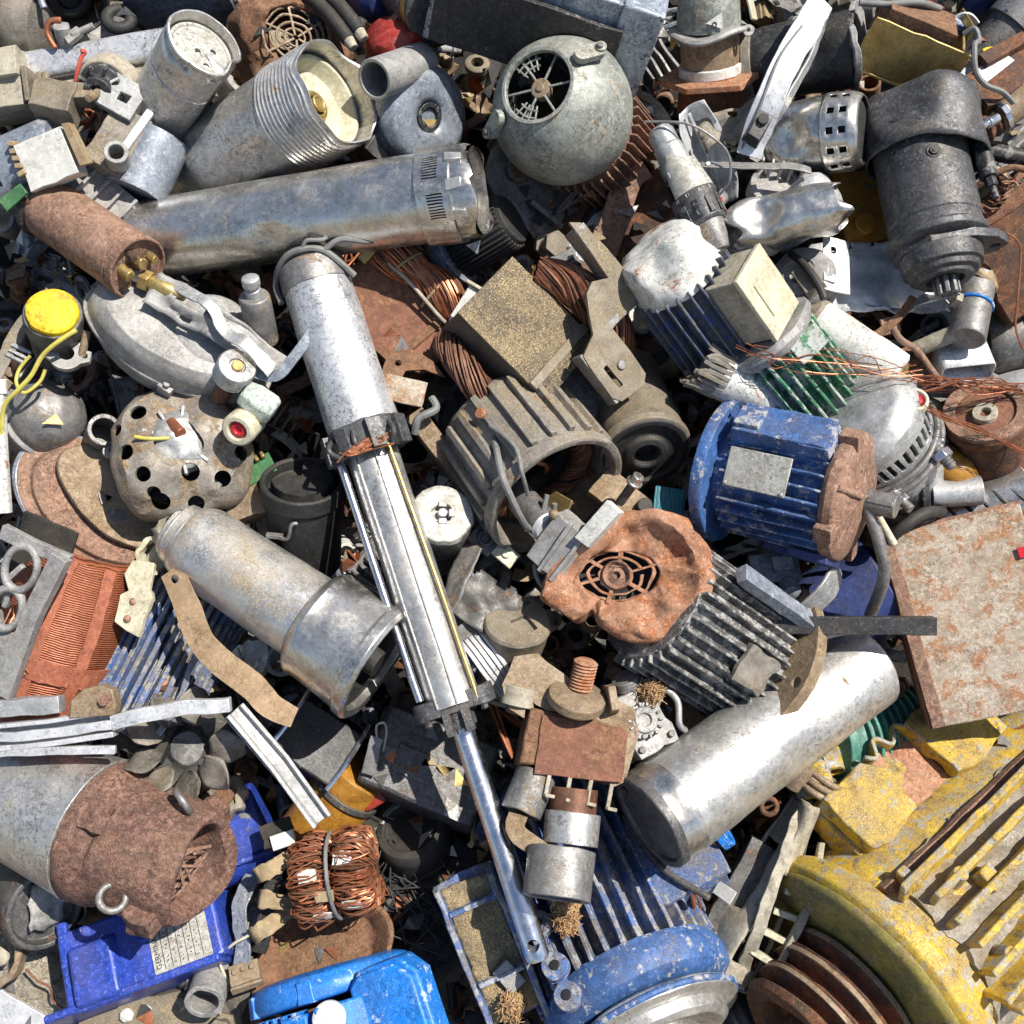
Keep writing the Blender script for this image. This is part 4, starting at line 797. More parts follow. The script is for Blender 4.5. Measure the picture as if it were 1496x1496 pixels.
# drill
f = ax(966, 196, 0, 1044, 352, 20); t = Th('drill', 'broken power drill with silver nose and dark numbered torque ring', 'drill', f); Ls = f.L
b = L([(-8, 0), (-8, 16), (0, 20), (22, 20), (24, 22), (60, 23), (62, 0)], n=40, seg=10); t.p('motor_can', b, 'aluminium')
b = lathe(B(), [(50, 26), (80, 30), (104, 33), (106, 28)], n=40, seg=7, a0=-150, a1=60, fn=lambda z, a, r: (r, z - (9 * sin(a * 3) if z < 55 else 0))); crumple(b, 1.2, 20, 3); t.p('gear_case', b, 'plate', sol=3, bev=0)
b = B(); box(b, (14, 10, 74), (20, 22, 20), a=20); crumple(b, 3, 12, 2); t.p('blue_liner', b, 'blue_motor'); t.p('inner_gear', L([(56, 0), (56, 20), (100, 22), (100, 0)], n=20), 'steel_dark')
b = L([(104, 0), (104, 33), (112, 35), (116, 34), (150, 31), (154, 27), (154, 0)], n=44, seg=8); rg = t.p('torque_ring', b, 'charcoal')
for i in range(8): b = B(); box(b, (33.5, 0, 134), (3, 9, 26), M=rot(-120 + i * 34), tap=.9); t.p('grip_pad', b, 'black_paint', par=rg)
for i, s in enumerate(('1', '5', '9', '13', '17')): lettering(t, s, 7, rot(-66 + i * 30) @ at(35.4, 0, 110, 0, 0, 90) @ rot(90), 'paper', par=rg)
t.p('chuck', L([(152, 0), (152, 26), (176, 22), (196, 16), (200, 0)], n=36, seg=8), 'steel_grey')
t = Th('metal_scoop', 'glossy white bent metal sheet right of the drill', 'metal sheet', fr(1032, 232, -60, -56, -10, 20)); b = surf(B(), lambda u, v: (-76 + 152 * u, (-28 + 56 * v) * (.5 + .7 * sin(pi * (u * .8 + .12))), 22 * (v - .5) ** 2 * 4 - 20 * u), 24, 10); crumple(b, 5, 40, 3); t.p('sheet', b, 'aluminium_bright', sol=2, bev=0); b = B(); strip(b, [(-70, 0, 8), (0, 4, 0), (60, 0, -14)], 5, 3, (0, 0, 1)); t.p('bead', b, 'aluminium')
t = Th('flat_bar', 'thin grey flat bar lying across between the drill and the crushed tube', 'bar', fr(1104, 244, 10, 0)); b = B(); strip(b, [(-80, 4, 0), (0, 0, 4), (50, -1, 6), (80, -6, 2)], 14, 3, (0, .7, 1)); crumple(b, 1, 30, 2); t.p('bar', b, 'steel_grey'); t.p('rivet', cyl(B(), (-70, 4, 0), (-70, 4, 5), 4, n=12), 'aluminium')
wire('thin_rod', 'thin bent steel wire arching over the drill', 'wire', [(942, 178, 20), (1000, 180, 34), (1040, 200, 36), (1064, 226, 30), (1066, 262, 24), (1050, 286, 10)], 1.9, 'steel_grey')
t = Th('crumpled_sheet', 'sandy crumpled metal scrap above the flat bar', 'metal scrap', fr(1072, 186, -40, 15, -16, 0)); b = surf(B(), lambda u, v: (-52 + 104 * u, -30 + 60 * v + 8 * sin(u * 9), 20 * noise.noise(V((u * 3, v * 3, 3)))), 20, 14, mask=lambda u, v: noise.noise(V((u * 4, v * 4, 2))) > .42); t.p('sheet', b, 'cast_dirty', sol=2, bev=0)
b = B(); box(b, (40, -20, 4), (70, 16, 12), a=24); crumple(b, 2, 20, 2); t.p('bracket', b, 'tan_rust'); b = B(); bolt(b, (66, -8, 8), (.8, .3, .4), 6, 8); t.p('bolt', b, 'aluminium')
t = Th('black_clip', 'black plastic clip at the foot of the bent aluminium strip', 'clip', fr(1108, 186, 20, 60)); b = B(); box(b, (0, 0, 0), (50, 26, 22), tap=.8); crumple(b, 2, 14, 2); t.p('clip', b, 'black_paint'); t.p('button', cyl(B(), (8, 0, 8), (8, 0, 16), 8, n=18), 'rubber')
solo('red_tab', 'tiny red plastic tab beside the dark torque ring of the drill', 'tab', fr(1050, 296, 0, 10), crumple(box(B(), (0, 0, 0), (12, 16, 8)), 1, 8), 'red_bright')
# white/blue motor
f = ax(1060, 500, -60, 960, 362, 25); t = Th('electric_motor', 'battered white motor with blue flakes, cream terminal box and dented cowl', 'electric motor', f); Ls = f.L
b = L([(-40, 0), (-40, 62), (Ls - 60, 62), (Ls - 60, 0)], n=40); fins(b, 14, 58, 78, -36, Ls - 52, 3.6, -110, 90, .1); crumple(b, 1, 24, 2); t.p('finned_body', b, 'grey_blue_flakes')
b = L([(Ls - 64, 60), (Ls - 62, 70), (Ls - 10, 66), (Ls + 6, 56), (Ls + 12, 40), (Ls + 12, 0)], n=56, seg=7); crumple(b, 5, 40, 6); dent(b, (50, -30, Ls), 44, 18, (-.6, .4, -1)); dent(b, (40, 50, Ls - 20), 36, 14, (-1, -1, 0)); t.p('cowl', b, 'white_paint', bev=2)
M = at(74, 44, 66, 30); b = B(); box(b, (0, 0, 0), (56, 76, 106), M=M, cuts=26); crumple(b, 1, 40, 4); tb = t.p('terminal_box', b, 'cream_dirty', bev=2); b = B(); box(b, (31, 0, 0), (8, 82, 112), M=M, cuts=30); box(b, (36, 0, 0), (3, 40, 56), M=M); crumple(b, 1, 30, 4); t.p('box_lid', b, 'cream', par=tb, bev=2)
b = B(); cyl(b, M @ V((-6, 26, -50)), M @ V((-6, 30, -84)), 15, n=6); cyl(b, M @ V((-6, 26, -70)), M @ V((-6, 31, -88)), 11, n=20); t.p('gland', b, 'cream')
# transformer in brass box
t = Th('transformer', 'brown laminated transformer in a bent brass coloured tray, upper right', 'transformer', fr(1330, 66, -50, -14, -40, 8))
b = B(); box(b, (-6, 10, 16), (104, 64, 60), cuts=20); crumple(b, 1.2, 40, 2); t.p('core', b, 'rust')
b = B(); box(b, (0, -38, -4), (150, 4, 76), cuts=24); box(b, (0, 8, -44), (150, 92, 4)); box(b, (68, 8, -8), (4, 96, 80), cuts=20, a=-6); box(b, (66, 40, 6), (3, 60, 86), a=14); crumple(b, 3, 50, 3); t.p('tray', b, 'brass')
b = B(); box(b, (30, 46, 28), (70, 20, 22)); crumple(b, 4, 20, 3); t.p('winding', b, 'blue_motor'); b = B(); box(b, (8, 44, 44), (38, 6, 12), a=-8); t.p('red_label', b, 'red_plastic')
b = B(); tube(b, [(-100, -8, 30), (-60, -4, 42), (-20, 10, 54), (20, 36, 48)], 5); t.p('lead', b, 'grey_wire'); b = B(); strip(b, [(52, 52, 20), (66, 58, 40), (84, 54, 36)], 22, 3, (0, 1, .4)); t.p('foil', b, 'aluminium_bright')
f = ax(1400, 130, -70, 1424, 104, -30); t = Th('rubber_mount', 'black and grey ring mount right of the brass tray', 'mount', f); t.p('ring', L([(-10, 0), (-10, 54), (8, 56), (14, 48), (8, 40), (2, 36), (2, 0)], n=44, sq=.55), 'rubber'); t.p('washer', ring(B(), 4, 14, 14, 34, M=Matrix.Diagonal((1, .55, 1, 1))), 'bluegrey')
wire('grey_cable', 'grey cable hooking over the ring mount in the upper right corner', 'cable', [(1408, 50, 0), (1424, 42, 10), (1430, 60, 10), (1424, 66, 20), (1426, 104, 24), (1440, 124, 20), (1464, 134, 14), (1480, 150, 0)], 4.2, 'grey_wire')
t = Th('blue_drum', 'dark blue scuffed drum in the top right corner', 'drum', ax(1430, -60, -140, 1462, 20, -110)); t.p('shell', L([(-40, 0), (-40, 46), (90, 48), (96, 0)], n=40, seg=14), 'blue_deep'); t.p('band', ring(B(), 60, 70, 44, 51), 'steel_dark')
t = Th('black_pipe', 'thick black pipe with a grey sandy top in the top right corner', 'pipe', ax(1430, 90, -110, 1530, -20, -70)); t.p('pipe', crumple(L([(-10, 0), (-10, 34), (160, 38), (160, 0)], n=36, seg=16), 1.5, 40, 2), 'steel_dark'); t.p('sleeve', L([(60, 30), (60, 41), (120, 42), (120, 30)], n=36), 'steel_grey')
f = ax(1416, 200, -40, 1540, 110, -20); t = Th('shock_absorber', 'rusty shock absorber with a chrome sleeve and orange grease at the right edge', 'shock absorber', f)
t.p('rod', L([(0, 0), (0, 16), (30, 16), (30, 0)], n=24), 'rust_orange'); t.p('boot', L([(16, 0), (16, 22), (22, 26), (30, 22), (36, 26), (44, 22), (48, 0)], n=28), 'rust_dark'); t.p('sleeve', L([(44, 0), (44, 24), (150, 26), (150, 0)], n=32, seg=14), 'tan_rust')
b = ring(B(), 46, 54, 23, 30); box(b, (30, 0, 50), (10, 14, 10)); t.p('clamp', b, 'chrome')
t = Th('spring_bracket', 'rusty brown bracket with chrome bolt above the shock absorber', 'bracket', fr(1462, 120, -30, 34, -20, 10)); b = B(); box(b, (0, 0, 0), (110, 60, 30), cuts=20); box(b, (20, 30, 14), (80, 20, 34)); crumple(b, 4, 30, 3); t.p('bracket', b, 'rust_dark'); b = B(); box(b, (-6, 18, 18), (60, 26, 4), a=8); t.p('plate', b, 'aluminium_bright')
f = ax(1450, 176, 0, 1424, 190, 20); solo('chrome_bolt', 'chrome bolt with a slotted end above the orange grease', 'bolt', f, L([(-10, 0), (-10, 9), (14, 9), (14, 6), (30, 6), (30, 0)], n=12), 'chrome')
solo('yellow_scrap', 'scrap of yellow sheet above the rusty bracket at the right edge', 'plastic scrap', fr(1470, 76, -40, 10, -20), crumple(box(B(), (0, 0, 0), (70, 20, 8), cuts=10), 5, 16), 'yellow_cap')
solo('black_bar', 'dark round bar under the shock absorber at the right edge', 'bar', ax(1430, 218, -60, 1530, 238, -50), L([(0, 0), (0, 12), (100, 13), (100, 0)], n=20), 'black_paint')
t = Th('wound_coil', 'frayed brown wound coil at the right edge beside the starter motor', 'coil', ax(1416, 312, -60, 1470, 256, -20)); Ls = t.f.L
b = L([(0, 0), (0, 22), (Ls, 24), (Ls, 0)], n=24, seg=8); crumple(b, 3, 14, 3); t.p('core', b, 'insulation'); b = B(); hank(b, [(20, 0, 0), (18, 10, Ls * .5), (20, 0, Ls)], 14, 26, 1.6, 2); t.p('strands', b, 'copper_dark', bev=0, wob=0)
b = B(); tube(b, [(30, -26, 10), (32, -22, 50), (26, -6, 84), (20, 20, 96)], 5); t.p('strap', b, 'rust')
t = Th('rusty_block', 'dark reddish rusty block with a split lid at the right edge', 'block', fr(1500, 378, -80, 34, -6, -14)); b = B(); box(b, (0, 0, 0), (160, 130, 110), cuts=34); crumple(b, 4, 60, 4); t.p('block', b, 'rust_dark', bev=3); b = B(); box(b, (10, 78, 10), (160, 24, 100), cuts=34); crumple(b, 4, 50, 3); t.p('lid', b, 'rust_red', bev=2)
f = ax(1428, 412, -40, 1412, 496, 0); t = Th('capacitor', 'small grey capacitor can tied with a blue band, right edge below the starter motor', 'capacitor', f); Ls = f.L
t.p('can', L([(-6, 0), (-6, 26), (Ls - 4, 27), (Ls, 25), (Ls, 0)], n=36, seg=10), 'steel_grey'); b = B(); torus(b, 27, 2.6, n=36, M=at(0, 0, 44)); t.p('blue_band', b, 'blue_bright'); b = L([(-8, 0), (-8, 24), (6, 29), (10, 27)], n=20); crumple(b, 4, 10, 3); t.p('paper_top', b, 'insulation')
b = B(); box(b, (14, 30, 56), (20, 10, 14)); t.p('tie', b, 'cream_dirty')
t = Th('white_sheet', 'crumpled white aluminium sheet with a punched hole under the starter motor', 'metal sheet', fr(1284, 404, -70, 4, -6, 0))
b = surf(B(), lambda u, v: (-104 + 208 * u, -54 + 108 * v, 20 * sin(u * 5 + v * 2) * (1 - v) + 10 * noise.noise(V((u * 3, v * 3, 9)))), 34, 18, mask=lambda u, v: v + .25 * noise.noise(V((u * 6, 0, 4))) > .97 or (u - .2) ** 2 * 3.6 + (v - .7) ** 2 < .004); crumple(b, 4, 30, 4); t.p('sheet', b, 'aluminium_bright', sol=1.6, bev=0)
b = B(); strip(b, [(-30, -46, 20), (20, -56, 14), (60, -44, 30), (100, -50, 16), (120, -30, 20)], 26, 2, (0, 1, .6)); crumple(b, 6, 24, 3); t.p('torn_edge', b, 'aluminium_bright', bev=0)
t = Th('white_flap', 'upright white metal flap with a hole beside the crumpled sheet', 'metal flap', fr(1218, 384, -30, -4, -20, 20)); b = poly(B(), [(-24, -50), (26, -46), (28, 44), (-16, 40)], -1, 1, [disc(-2, 20, 6)]); dens(b, 30); crumple(b, 3, 40, 2); t.p('flap', b, 'aluminium_bright'); b = B(); box(b, (-12, -30, 4), (20, 14, 3)); t.p('tag', b, 'paper')
t = Th('end_bell', 'sandy cast motor end bell beside the white flap', 'end bell', fr(1172, 404, -40, 0, -20, -24)); t.p('bell', crumple(L([(-40, 0), (-40, 46), (0, 48), (14, 40), (18, 20), (8, 16), (8, 0)], n=40, seg=8), 2, 24, 4), 'cast_grey'); b = B(); tube(b, [(-10, 30, 20), (10, -4, 34), (26, -40, 30), (30, -60, 26)], 6); t.p('cable', b, 'black_wire')
b = B(); box(b, (10, -20, 18), (30, 40, 20), a=24); crumple(b, 5, 16, 2); t.p('torn_lug', b, 'cast_dirty')
t = Th('amber_casting', 'dark amber stained panel in the shade between crushed tube and starter motor', 'panel', fr(1266, 306, -110, 10, -10, 10)); b = B(); box(b, (0, 0, 0), (100, 110, 30), cuts=24); crumple(b, 4, 40, 3); t.p('panel', b, 'amber'); t.p('boss', cyl(B(), (-20, -30, 10), (-20, -30, 24), 16), 'amber')
# ================================================================ centre
# copper transformer behind the cylinder
t = Th('copper_transformer', 'rusty red transformer with thick copper winding right behind the top of the hydraulic cylinder', 'transformer', fr(574, 470, -70, -42, -8, 6))
b = poly(B(), [(-100, -44), (30, -56), (84, -30), (92, 30), (60, 50), (-90, 50)], -50, 20); dens(b, 40); crumple(b, 2, 50, 3); t.p('core', b, 'rust_red')
b = B(); box(b, (46, 0, 22), (12, 96, 4), a=-6); box(b, (-20, -50, 12), (120, 6, 30)); t.p('clamp_bar', b, 'rust')
b = B(); P = [(-92, 56, 20), (-40, 70, 26), (20, 76, 28), (74, 66, 22), (110, 44, 0)]
hank(b, P, 25, 120, 1.5, .5, spread=lambda u: .72 + .34 * abs(sin(u * 9.2)), sides=4, mis=3); tube(b, P, 21, 12); t.p('winding', b, ['copper', 'copper_bright', 'copper_dark'], bev=0, wob=0)
for u in (0, 1, 2): b = B(); c = V(P[1]).lerp(V(P[3]), u / 2); torus(b, 27, 2.2, n=24, m=6, M=Matrix.Translation(c) @ rot(0, 0, 90) @ rot(0, 12 - u * 12)); t.p('tie', b, 'insulation', bev=0)
b = B(); tube(b, [(-104, 46, 30), (-30, 50, 44), (50, 44, 40), (84, 50, 30)], 3); t.p('tape', b, 'cream_dirty'); b = B(); box(b, (-88, 40, 36), (14, 30, 12)); t.p('yellow_sleeve', b, 'brass')
t = Th('bent_bracket', 'brown steel bracket with a round hole below the copper transformer', 'bracket', fr(598, 548, -10, -14, -20, 0)); b = poly(B(), [(-46, -40), (-36, 26), (-10, 40), (30, 30), (52, 10), (20, 14), (-6, 4), (-16, -40)], -2, 2, [disc(-20, 14, 5)]); dens(b, 30); crumple(b, 3, 40, 2); t.p('arm', b, 'rust'); t.p('tab', crumple(box(B(), (0, -30, 10), (62, 40, 3), cuts=16), 2, 30), 'rust_white')
# stator core covered in sand
t = Th('stator_core', 'sand covered laminated stator block with brown copper bundles, right of the copper transformer', 'stator', fr(770, 500, -40, -40, -22, 10))
b = B(); box(b, (-14, -4, -10), (176, 128, 104), cuts=26); c = B(); box(c, (70, 0, 44), (24, 200, 14)); b = cut(b, c); crumple(b, 1.2, 40, 3); t.p('core', b, 'sandy_core')
b = B(); box(b, (44, -4, 44), (14, 130, 8)); t.p('weld_bar', b, 'sandy_steel')
b = B(); P = [(-58, 76, 34), (-20, 90, 50), (40, 92, 54), (92, 84, 40), (110, 70, 10)]; hank(b, P, 26, 110, 1.7, .8, sides=4, mis=2, spread=lambda u: .8 + .3 * sin(u * 3)); tube(b, P, 21, 10); t.p('winding', b, ['copper_dark', 'copper'], bev=0, wob=0)
b = B(); P = [(-86, -70, -40), (-60, -92, -14), (-20, -104, -6), (30, -104, -14), (62, -92, -44)]; hank(b, P, 20, 90, 1.5, .7, sides=4); tube(b, P, 16, 10); t.p('lower_winding', b, 'copper_dark', bev=0, wob=0)
t = Th('torn_plate', 'bent sandy steel frame with a cut out window, leaning on the stator block', 'frame', fr(884, 452, 20, -46, -14, 14))
b = poly(B(), [(-130, 40), (-118, 54), (-20, 62), (20, 54), (28, -10), (110, -14), (120, -26), (118, -70), (104, -80), (28, -74), (14, -40), (-36, -10), (-42, 10), (-30, 34), (-60, 34)], -3, 4, [rrect(40, 8, 2, x=80, y=-58)]); dens(b, 30); crumple(b, 3, 50, 3); t.p('plate', b, 'sandy_steel')
b = B(); box(b, (-60, 46, -16), (110, 20, 36), cuts=20); box(b, (22, 20, -18), (12, 80, 40), cuts=20); box(b, (70, -76, -14), (90, 6, 30)); crumple(b, 2, 40, 2); t.p('flange', b, 'steel_grey'); t.p('rivet', cyl(B(), (76, -36, 3), (76, -36, 7), 7, n=14), 'steel_grey')
t = Th('pale_wedge', 'pale cream plastic wedge between the copper winding and the sandy stator block', 'wedge', fr(684, 448, -20, 58, -10, 0)); b = B(); box(b, (0, 0, 0), (64, 34, 16), tap=.8); crumple(b, 2, 30); t.p('wedge', b, 'paper'); b = B(); box(b, (30, 0, 8), (5, 40, 12)); t.p('lip', b, 'cream')
# ribbed stator ring
f = ax(738, 626, -80, 814, 726, 5); t = Th('stator_housing', 'ribbed open motor housing dusted with sand, cables and a capacitor inside', 'motor housing', f); Ls = f.L
b = L([(-20, 0), (-20, 84), (-10, 98), (0, 101), (Ls - 18, 104), (Ls - 16, 110), (Ls, 110), (Ls + 2, 106), (Ls, 98), (Ls - 12, 96), (-6, 90), (-6, 0)], n=72, seg=14)
for i in range(20):
    a = -120 + i * 16
    box(b, (105, 0, Ls / 2 - 10), (14, 10, Ls - 26), M=rot(a), cuts=20)
crumple(b, 1.2, 30, 3); t.p('shell', b, 'cast_dirty')
b = L([(0, 0), (0, 88), (40, 88), (44, 70), (44, 0)], n=40); fins(b, 16, 20, 84, 30, 50, 3); t.p('rotor_fan', b, 'black_paint'); b = B(); torus(b, 74, 15, n=44, M=at(0, 0, Ls - 60)); hank(b, [(74 * cos(i * pi / 4), 74 * sin(i * pi / 4), Ls - 56) for i in range(8)], 15, 40, 1.8, 5, closed=True, mi=1, sides=4); t.p('winding', b, ['dark_soot', 'copper_dark'], bev=0); b = B(); torus(b, 16, 4, M=at(-18, 20, 60)); cyl(b, (-18, 20, 40), (-18, 20, 66), 9, n=18); t.p('bearing', b, 'bluegrey')
b = B(); P = V((-28, -44, 50)); cyl(b, (-30, 50, 20), (-6, 38, Ls + 26), 23, n=32); t.p('capacitor', b, 'steel_grey'); b = B(); cyl(b, (-6, 38, Ls + 26), (-4, 37, Ls + 34), 24, 20, n=32); cyl(b, (-4, 37, Ls + 30), (-1, 36, Ls + 42), 7, n=12); t.p('capacitor_lid', b, 'aluminium_bright')
b = B(); tube(b, [(96, 24, Ls - 80), (108, 36, Ls - 40), (104, 50, Ls), (40, 60, Ls + 26), (-20, 56, Ls + 10), (-40, 50, Ls - 10)], 5); tube(b, [(110, 20, Ls - 90), (118, 10, Ls - 30), (110, 24, Ls + 8), (70, 34, Ls + 14)], 3); tube(b, [(20, 10, Ls), (0, 34, Ls + 14), (-30, 26, Ls + 10), (-10, 8, Ls)], 4); t.p('cable', b, 'grey_wire')
b = B(); tube(b, [(-60, -30, 60), (-40, -10, 80), (-10, -16, 90), (10, 0, 80)], 4); t.p('copper_lead', b, 'copper'); b = B(); box(b, (-50, 6, Ls - 16), (40, 4, 44), a=-60, ty=20); t.p('bracket', b, 'brass'); t.p('rivet', cyl(B(), (112, 20, 40), (118, 21, 40), 8, n=14), 'rust_orange')
t = Th('plug_body', 'grey ribbed plug housing with a white insert between the stator housing and the orange cowl', 'plug', fr(822, 800, 30, 50, -18, -14)); b = B(); box(b, (0, 0, 0), (92, 72, 44), cuts=20, tap=.86)
for y in (-22, 2): box(b, (0, y, 24), (84, 6, 10))
crumple(b, 4, 30, 3); t.p('body', b, 'cast_grey'); b = B(); box(b, (66, -30, 24), (70, 26, 24), a=-4); crumple(b, 2, 20); t.p('insert', b, 'paper'); t.p('screw', ball(B(), (34, 34, 20), 8, 12, 8), 'tan_rust'); b = B(); tube(b, [(-46, 20, 0), (-60, 4, 0), (-66, -14, -6), (-60, -30, -14)], 4); t.p('cord', b, 'grey_wire')
f = ax(918, 590, -120, 944, 664, -40); t = Th('bearing_hub', 'round sandy motor end with black concentric rings, right of the ribbed housing', 'motor end', f); Ls = f.L
t.p('shell', L([(-60, 0), (-60, 60), (Ls - 20, 64), (Ls - 14, 68), (Ls - 4, 67), (Ls - 2, 62)], n=52, seg=12), 'sandy_steel'); t.p('rings', L([(Ls - 3, 63), (Ls, 62), (Ls, 54), (Ls - 6, 52), (Ls - 4, 34), (Ls + 2, 30), (Ls + 4, 22), (Ls + 2, 18), (Ls - 20, 16), (Ls - 20, 0)], n=48), 'rubber')
t = Th('frayed_tube', 'whitish metal tube with a frayed splintered end, above the blue flanged motor', 'tube', ax(1140, 588, -50, 1020, 532, -10)); Ls = t.f.L
b = L([(-8, 0), (-8, 30), (0, 35), (Ls - 30, 36), (Ls - 30, 0)], n=40, seg=12); crumple(b, 1.5, 30, 3); t.p('tube', b, 'white_paint'); b = B()
for i in range(26): a = i * 13.8; tube(b, [(34 * cos(radians(a)), 34 * sin(radians(a)), Ls - 40), (33 * cos(radians(a)) + random.uniform(-4, 4), 33 * sin(radians(a)), Ls - 10), (30 * cos(radians(a)) + random.uniform(-9, 9), 30 * sin(radians(a)) + random.uniform(-9, 9), Ls + random.uniform(0, 14))], 4, 5, 3)
lathe(b, [(Ls - 34, 34), (Ls - 6, 33), (Ls - 6, 0)], n=20); t.p('frayed_end', b, 'cast_dirty', bev=0)
f = ax(1206, 600, -70, 1110, 482, -20); t = Th('finned_motor', 'white and green chipped finned motor with a flat flange, above the blue flanged motor', 'electric motor', f); Ls = f.L
b = L([(-30, 0), (-30, 56), (Ls - 24, 56), (Ls - 24, 0)], n=40); fins(b, 16, 52, 72, -28, Ls - 26, 4.5, -110, 110, .1); crumple(b, 1.6, 26, 4); t.p('finned_body', b, 'green_motor'); b = L([(Ls - 26, 0), (Ls - 26, 70), (Ls - 14, 78), (Ls - 4, 76), (Ls + 2, 50), (Ls + 8, 0)], n=44, seg=10); crumple(b, 3, 30, 3); t.p('end_shield', b, 'cast_grey'); b = B(); box(b, (70, 20, Ls - 40), (8, 50, 36)); crumple(b, 3, 16); t.p('green_pad', b, 'green_motor')
f = ax(1192, 470, -50, 1312, 548, -20); t = Th('worn_tube', 'off white flaking tube with a split brown end, right of the green finned motor', 'tube', f); Ls = f.L
b = L([(-10, 0), (-10, 30), (0, 34), (Ls - 4, 32), (Ls, 26), (Ls, 0)], n=40, seg=12); crumple(b, 1.5, 30, 5); t.p('tube', b, 'white_paint'); b = L([(Ls - 10, 0), (Ls - 12, 28), (Ls + 4, 20), (Ls + 14, 0)], n=20); crumple(b, 5, 14, 2); t.p('split_end', b, 'brass'); b = B(); tube(b, [(20, -10, -4), (36, 6, -20), (40, -6, -60), (50, -4, -120), (40, -20, -150)], 4.5); t.p('cable', b, 'black_wire'); b = L([(-20, 0), (-20, 28), (-4, 38), (2, 36)], n=24); crumple(b, 3, 18); t.p('collar', b, 'cast_dirty')
# alternator
f = ax(1318, 690, -110, 1246, 604, -10); t = Th('alternator', 'light grey alternator with a ring of slots, behind the pinkish end shield', 'alternator', f); Ls = f.L
b = L([(-60, 0), (-60, 80), (Ls - 60, 86), (Ls - 40, 90), (Ls - 10, 88), (Ls + 10, 70), (Ls + 20, 40), (Ls + 22, 0)], n=60, seg=9); cs = B()
for i in range(40): box(cs, (90, 0, Ls - 50), (24, 7, 30), M=rot(i * 9))
b = cut(b, cs); crumple(b, 1.5, 40); t.p('body', b, 'aluminium'); b = B(); torus(b, 90, 4, n=56, M=at(0, 0, Ls - 76)); torus(b, 88, 5, n=56, M=at(0, 0, Ls - 96)); t.p('rib', b, 'steel_grey')
b = L([(-70, 0), (-70, 74), (Ls - 40, 80), (Ls - 40, 0)], n=30); t.p('winding', b, 'dark_soot')
f = ax(1326, 604, 0, 1338, 582, 34); t = Th('valve_knob', 'cream ringed knob with a red centre on the light grey alternator', 'knob', f); Ls = f.L; t.p('knob', L([(-6, 0), (-6, 20), (Ls - 6, 21), (Ls, 19), (Ls, 15), (Ls - 8, 13), (Ls - 8, 0)], n=28), 'cream'); t.p('red_centre', L([(Ls - 8, 0), (Ls - 8, 12), (Ls - 3, 11), (Ls - 2, 6), (Ls - 6, 5), (Ls - 6, 0)], n=20), 'red_bright')
f = ax(1330, 616, -20, 1392, 684, 16); t = Th('threaded_stud', 'threaded stud with two shiny hex nuts, beside the light grey alternator', 'stud', f); Ls = f.L; pr = [(0, 0)]
for i in range(int(Ls / 5)): pr += [(i * 5, 7.5), (i * 5 + 2.5, 9)]
pr += [(Ls, 6), (Ls + 2, 0)]; t.p('stud', L(pr, n=20), 'steel_grey', bev=0)
for z in (.46, .68): t.p('hex_nut', cyl(B(), (0, 0, Ls * z), (0, 0, Ls * z + 13), 16, n=6), 'chrome')
t = Th('fuel_filter', 'amber coloured oval canister behind the shiny nuts', 'canister', ax(1340, 650, -60, 1424, 712, -40)); t.p('shell', L([(0, 0), (4, 18), (30, 30), (74, 28), (100, 14), (104, 0)], n=32, seg=8), 'amber')
b = B(); tube(b, [(30, -8, 10), (36, 8, 30), (30, 22, 46)], 2); t.p('wire', b, 'brass')
f = ax(1446, 668, -90, 1440, 600, -10); t = Th('rusty_flange_can', 'dark brown rusty can with a wide rim and a bright ringed centre hole, right edge', 'can', f); Ls = f.L
t.p('can', L([(-40, 0), (-40, 48), (0, 52), (Ls - 22, 54), (Ls - 18, 60), (Ls - 6, 60), (Ls - 2, 56), (Ls, 50), (Ls - 4, 46), (Ls - 4, 0)], n=52, seg=10), 'rust_dark'); t.p('rim', ring(B(), Ls - 6, Ls + 2, 40, 58, n=52), 'rust_pink'); t.p('bushing', ring(B(), Ls - 6, Ls + 8, 8, 17, M=at(6, -6, 0)), 'cream_dirty'); t.p('dark_centre', L([(Ls - 4, 0), (Ls - 4, 40), (Ls - 2, 40), (Ls + 1, 20), (Ls + 1, 0)], n=36), 'rust_red')
# plates behind it
t = Th('square_plate', 'dark stained square steel plate behind the rusty can with bright centre', 'metal plate', fr(1400, 560, -90, -24, -10, 10)); b = poly(B(), rrect(130, 80, 12), -3, 3, [disc(46, 20, 5)]); dens(b, 40); crumple(b, 2, 50); t.p('plate', b, 'steel_dark'); b = poly(B(), [(-70, -70), (-10, 20), (-30, 40), (-64, 36), (-84, -20)], 4, 8); crumple(b, 3, 40); t.p('gusset', b, 'steel_grey')
t = Th('folded_profile', 'bright folded aluminium profile end above the square plate', 'profile', fr(1404, 524, -50, 6, -34, 0)); b = B(); sweep(b, [(0, -30, 0), (0, 40, 0)], [(x, y) for x, y in rrect(76, 34, 6)], up=(0, 0, 1), cap=False); crumple(b, 2, 40); t.p('profile', b, 'aluminium_bright', sol=2, bev=0); b = B(); box(b, (-60, 20, -6), (60, 30, 20), a=20); t.p('stub', b, 'rust')
t = Th('white_drum', 'white curved drum at the right edge above the rusty can', 'drum', ax(1500, 640, -90, 1476, 545, -60)); t.p('shell', L([(-30, 0), (-30, 50), (90, 52), (96, 0)], n=40, seg=14), 'aluminium_bright'); t.p('rim', ring(B(), 74, 82, 48, 55), 'tan_rust')
t = Th('dark_cylinder', 'large dark worn cylinder at the right edge below the rusty block', 'cylinder', ax(1440, 500, -130, 1560, 486, -120)); t.p('shell', L([(-8, 0), (-8, 44), (0, 50), (130, 50), (130, 0)], n=40, seg=14), 'steel_dark'); b = B(); torus(b, 50, 2.5, M=at(0, 0, 40)); t.p('seam', b, 'steel_dark')
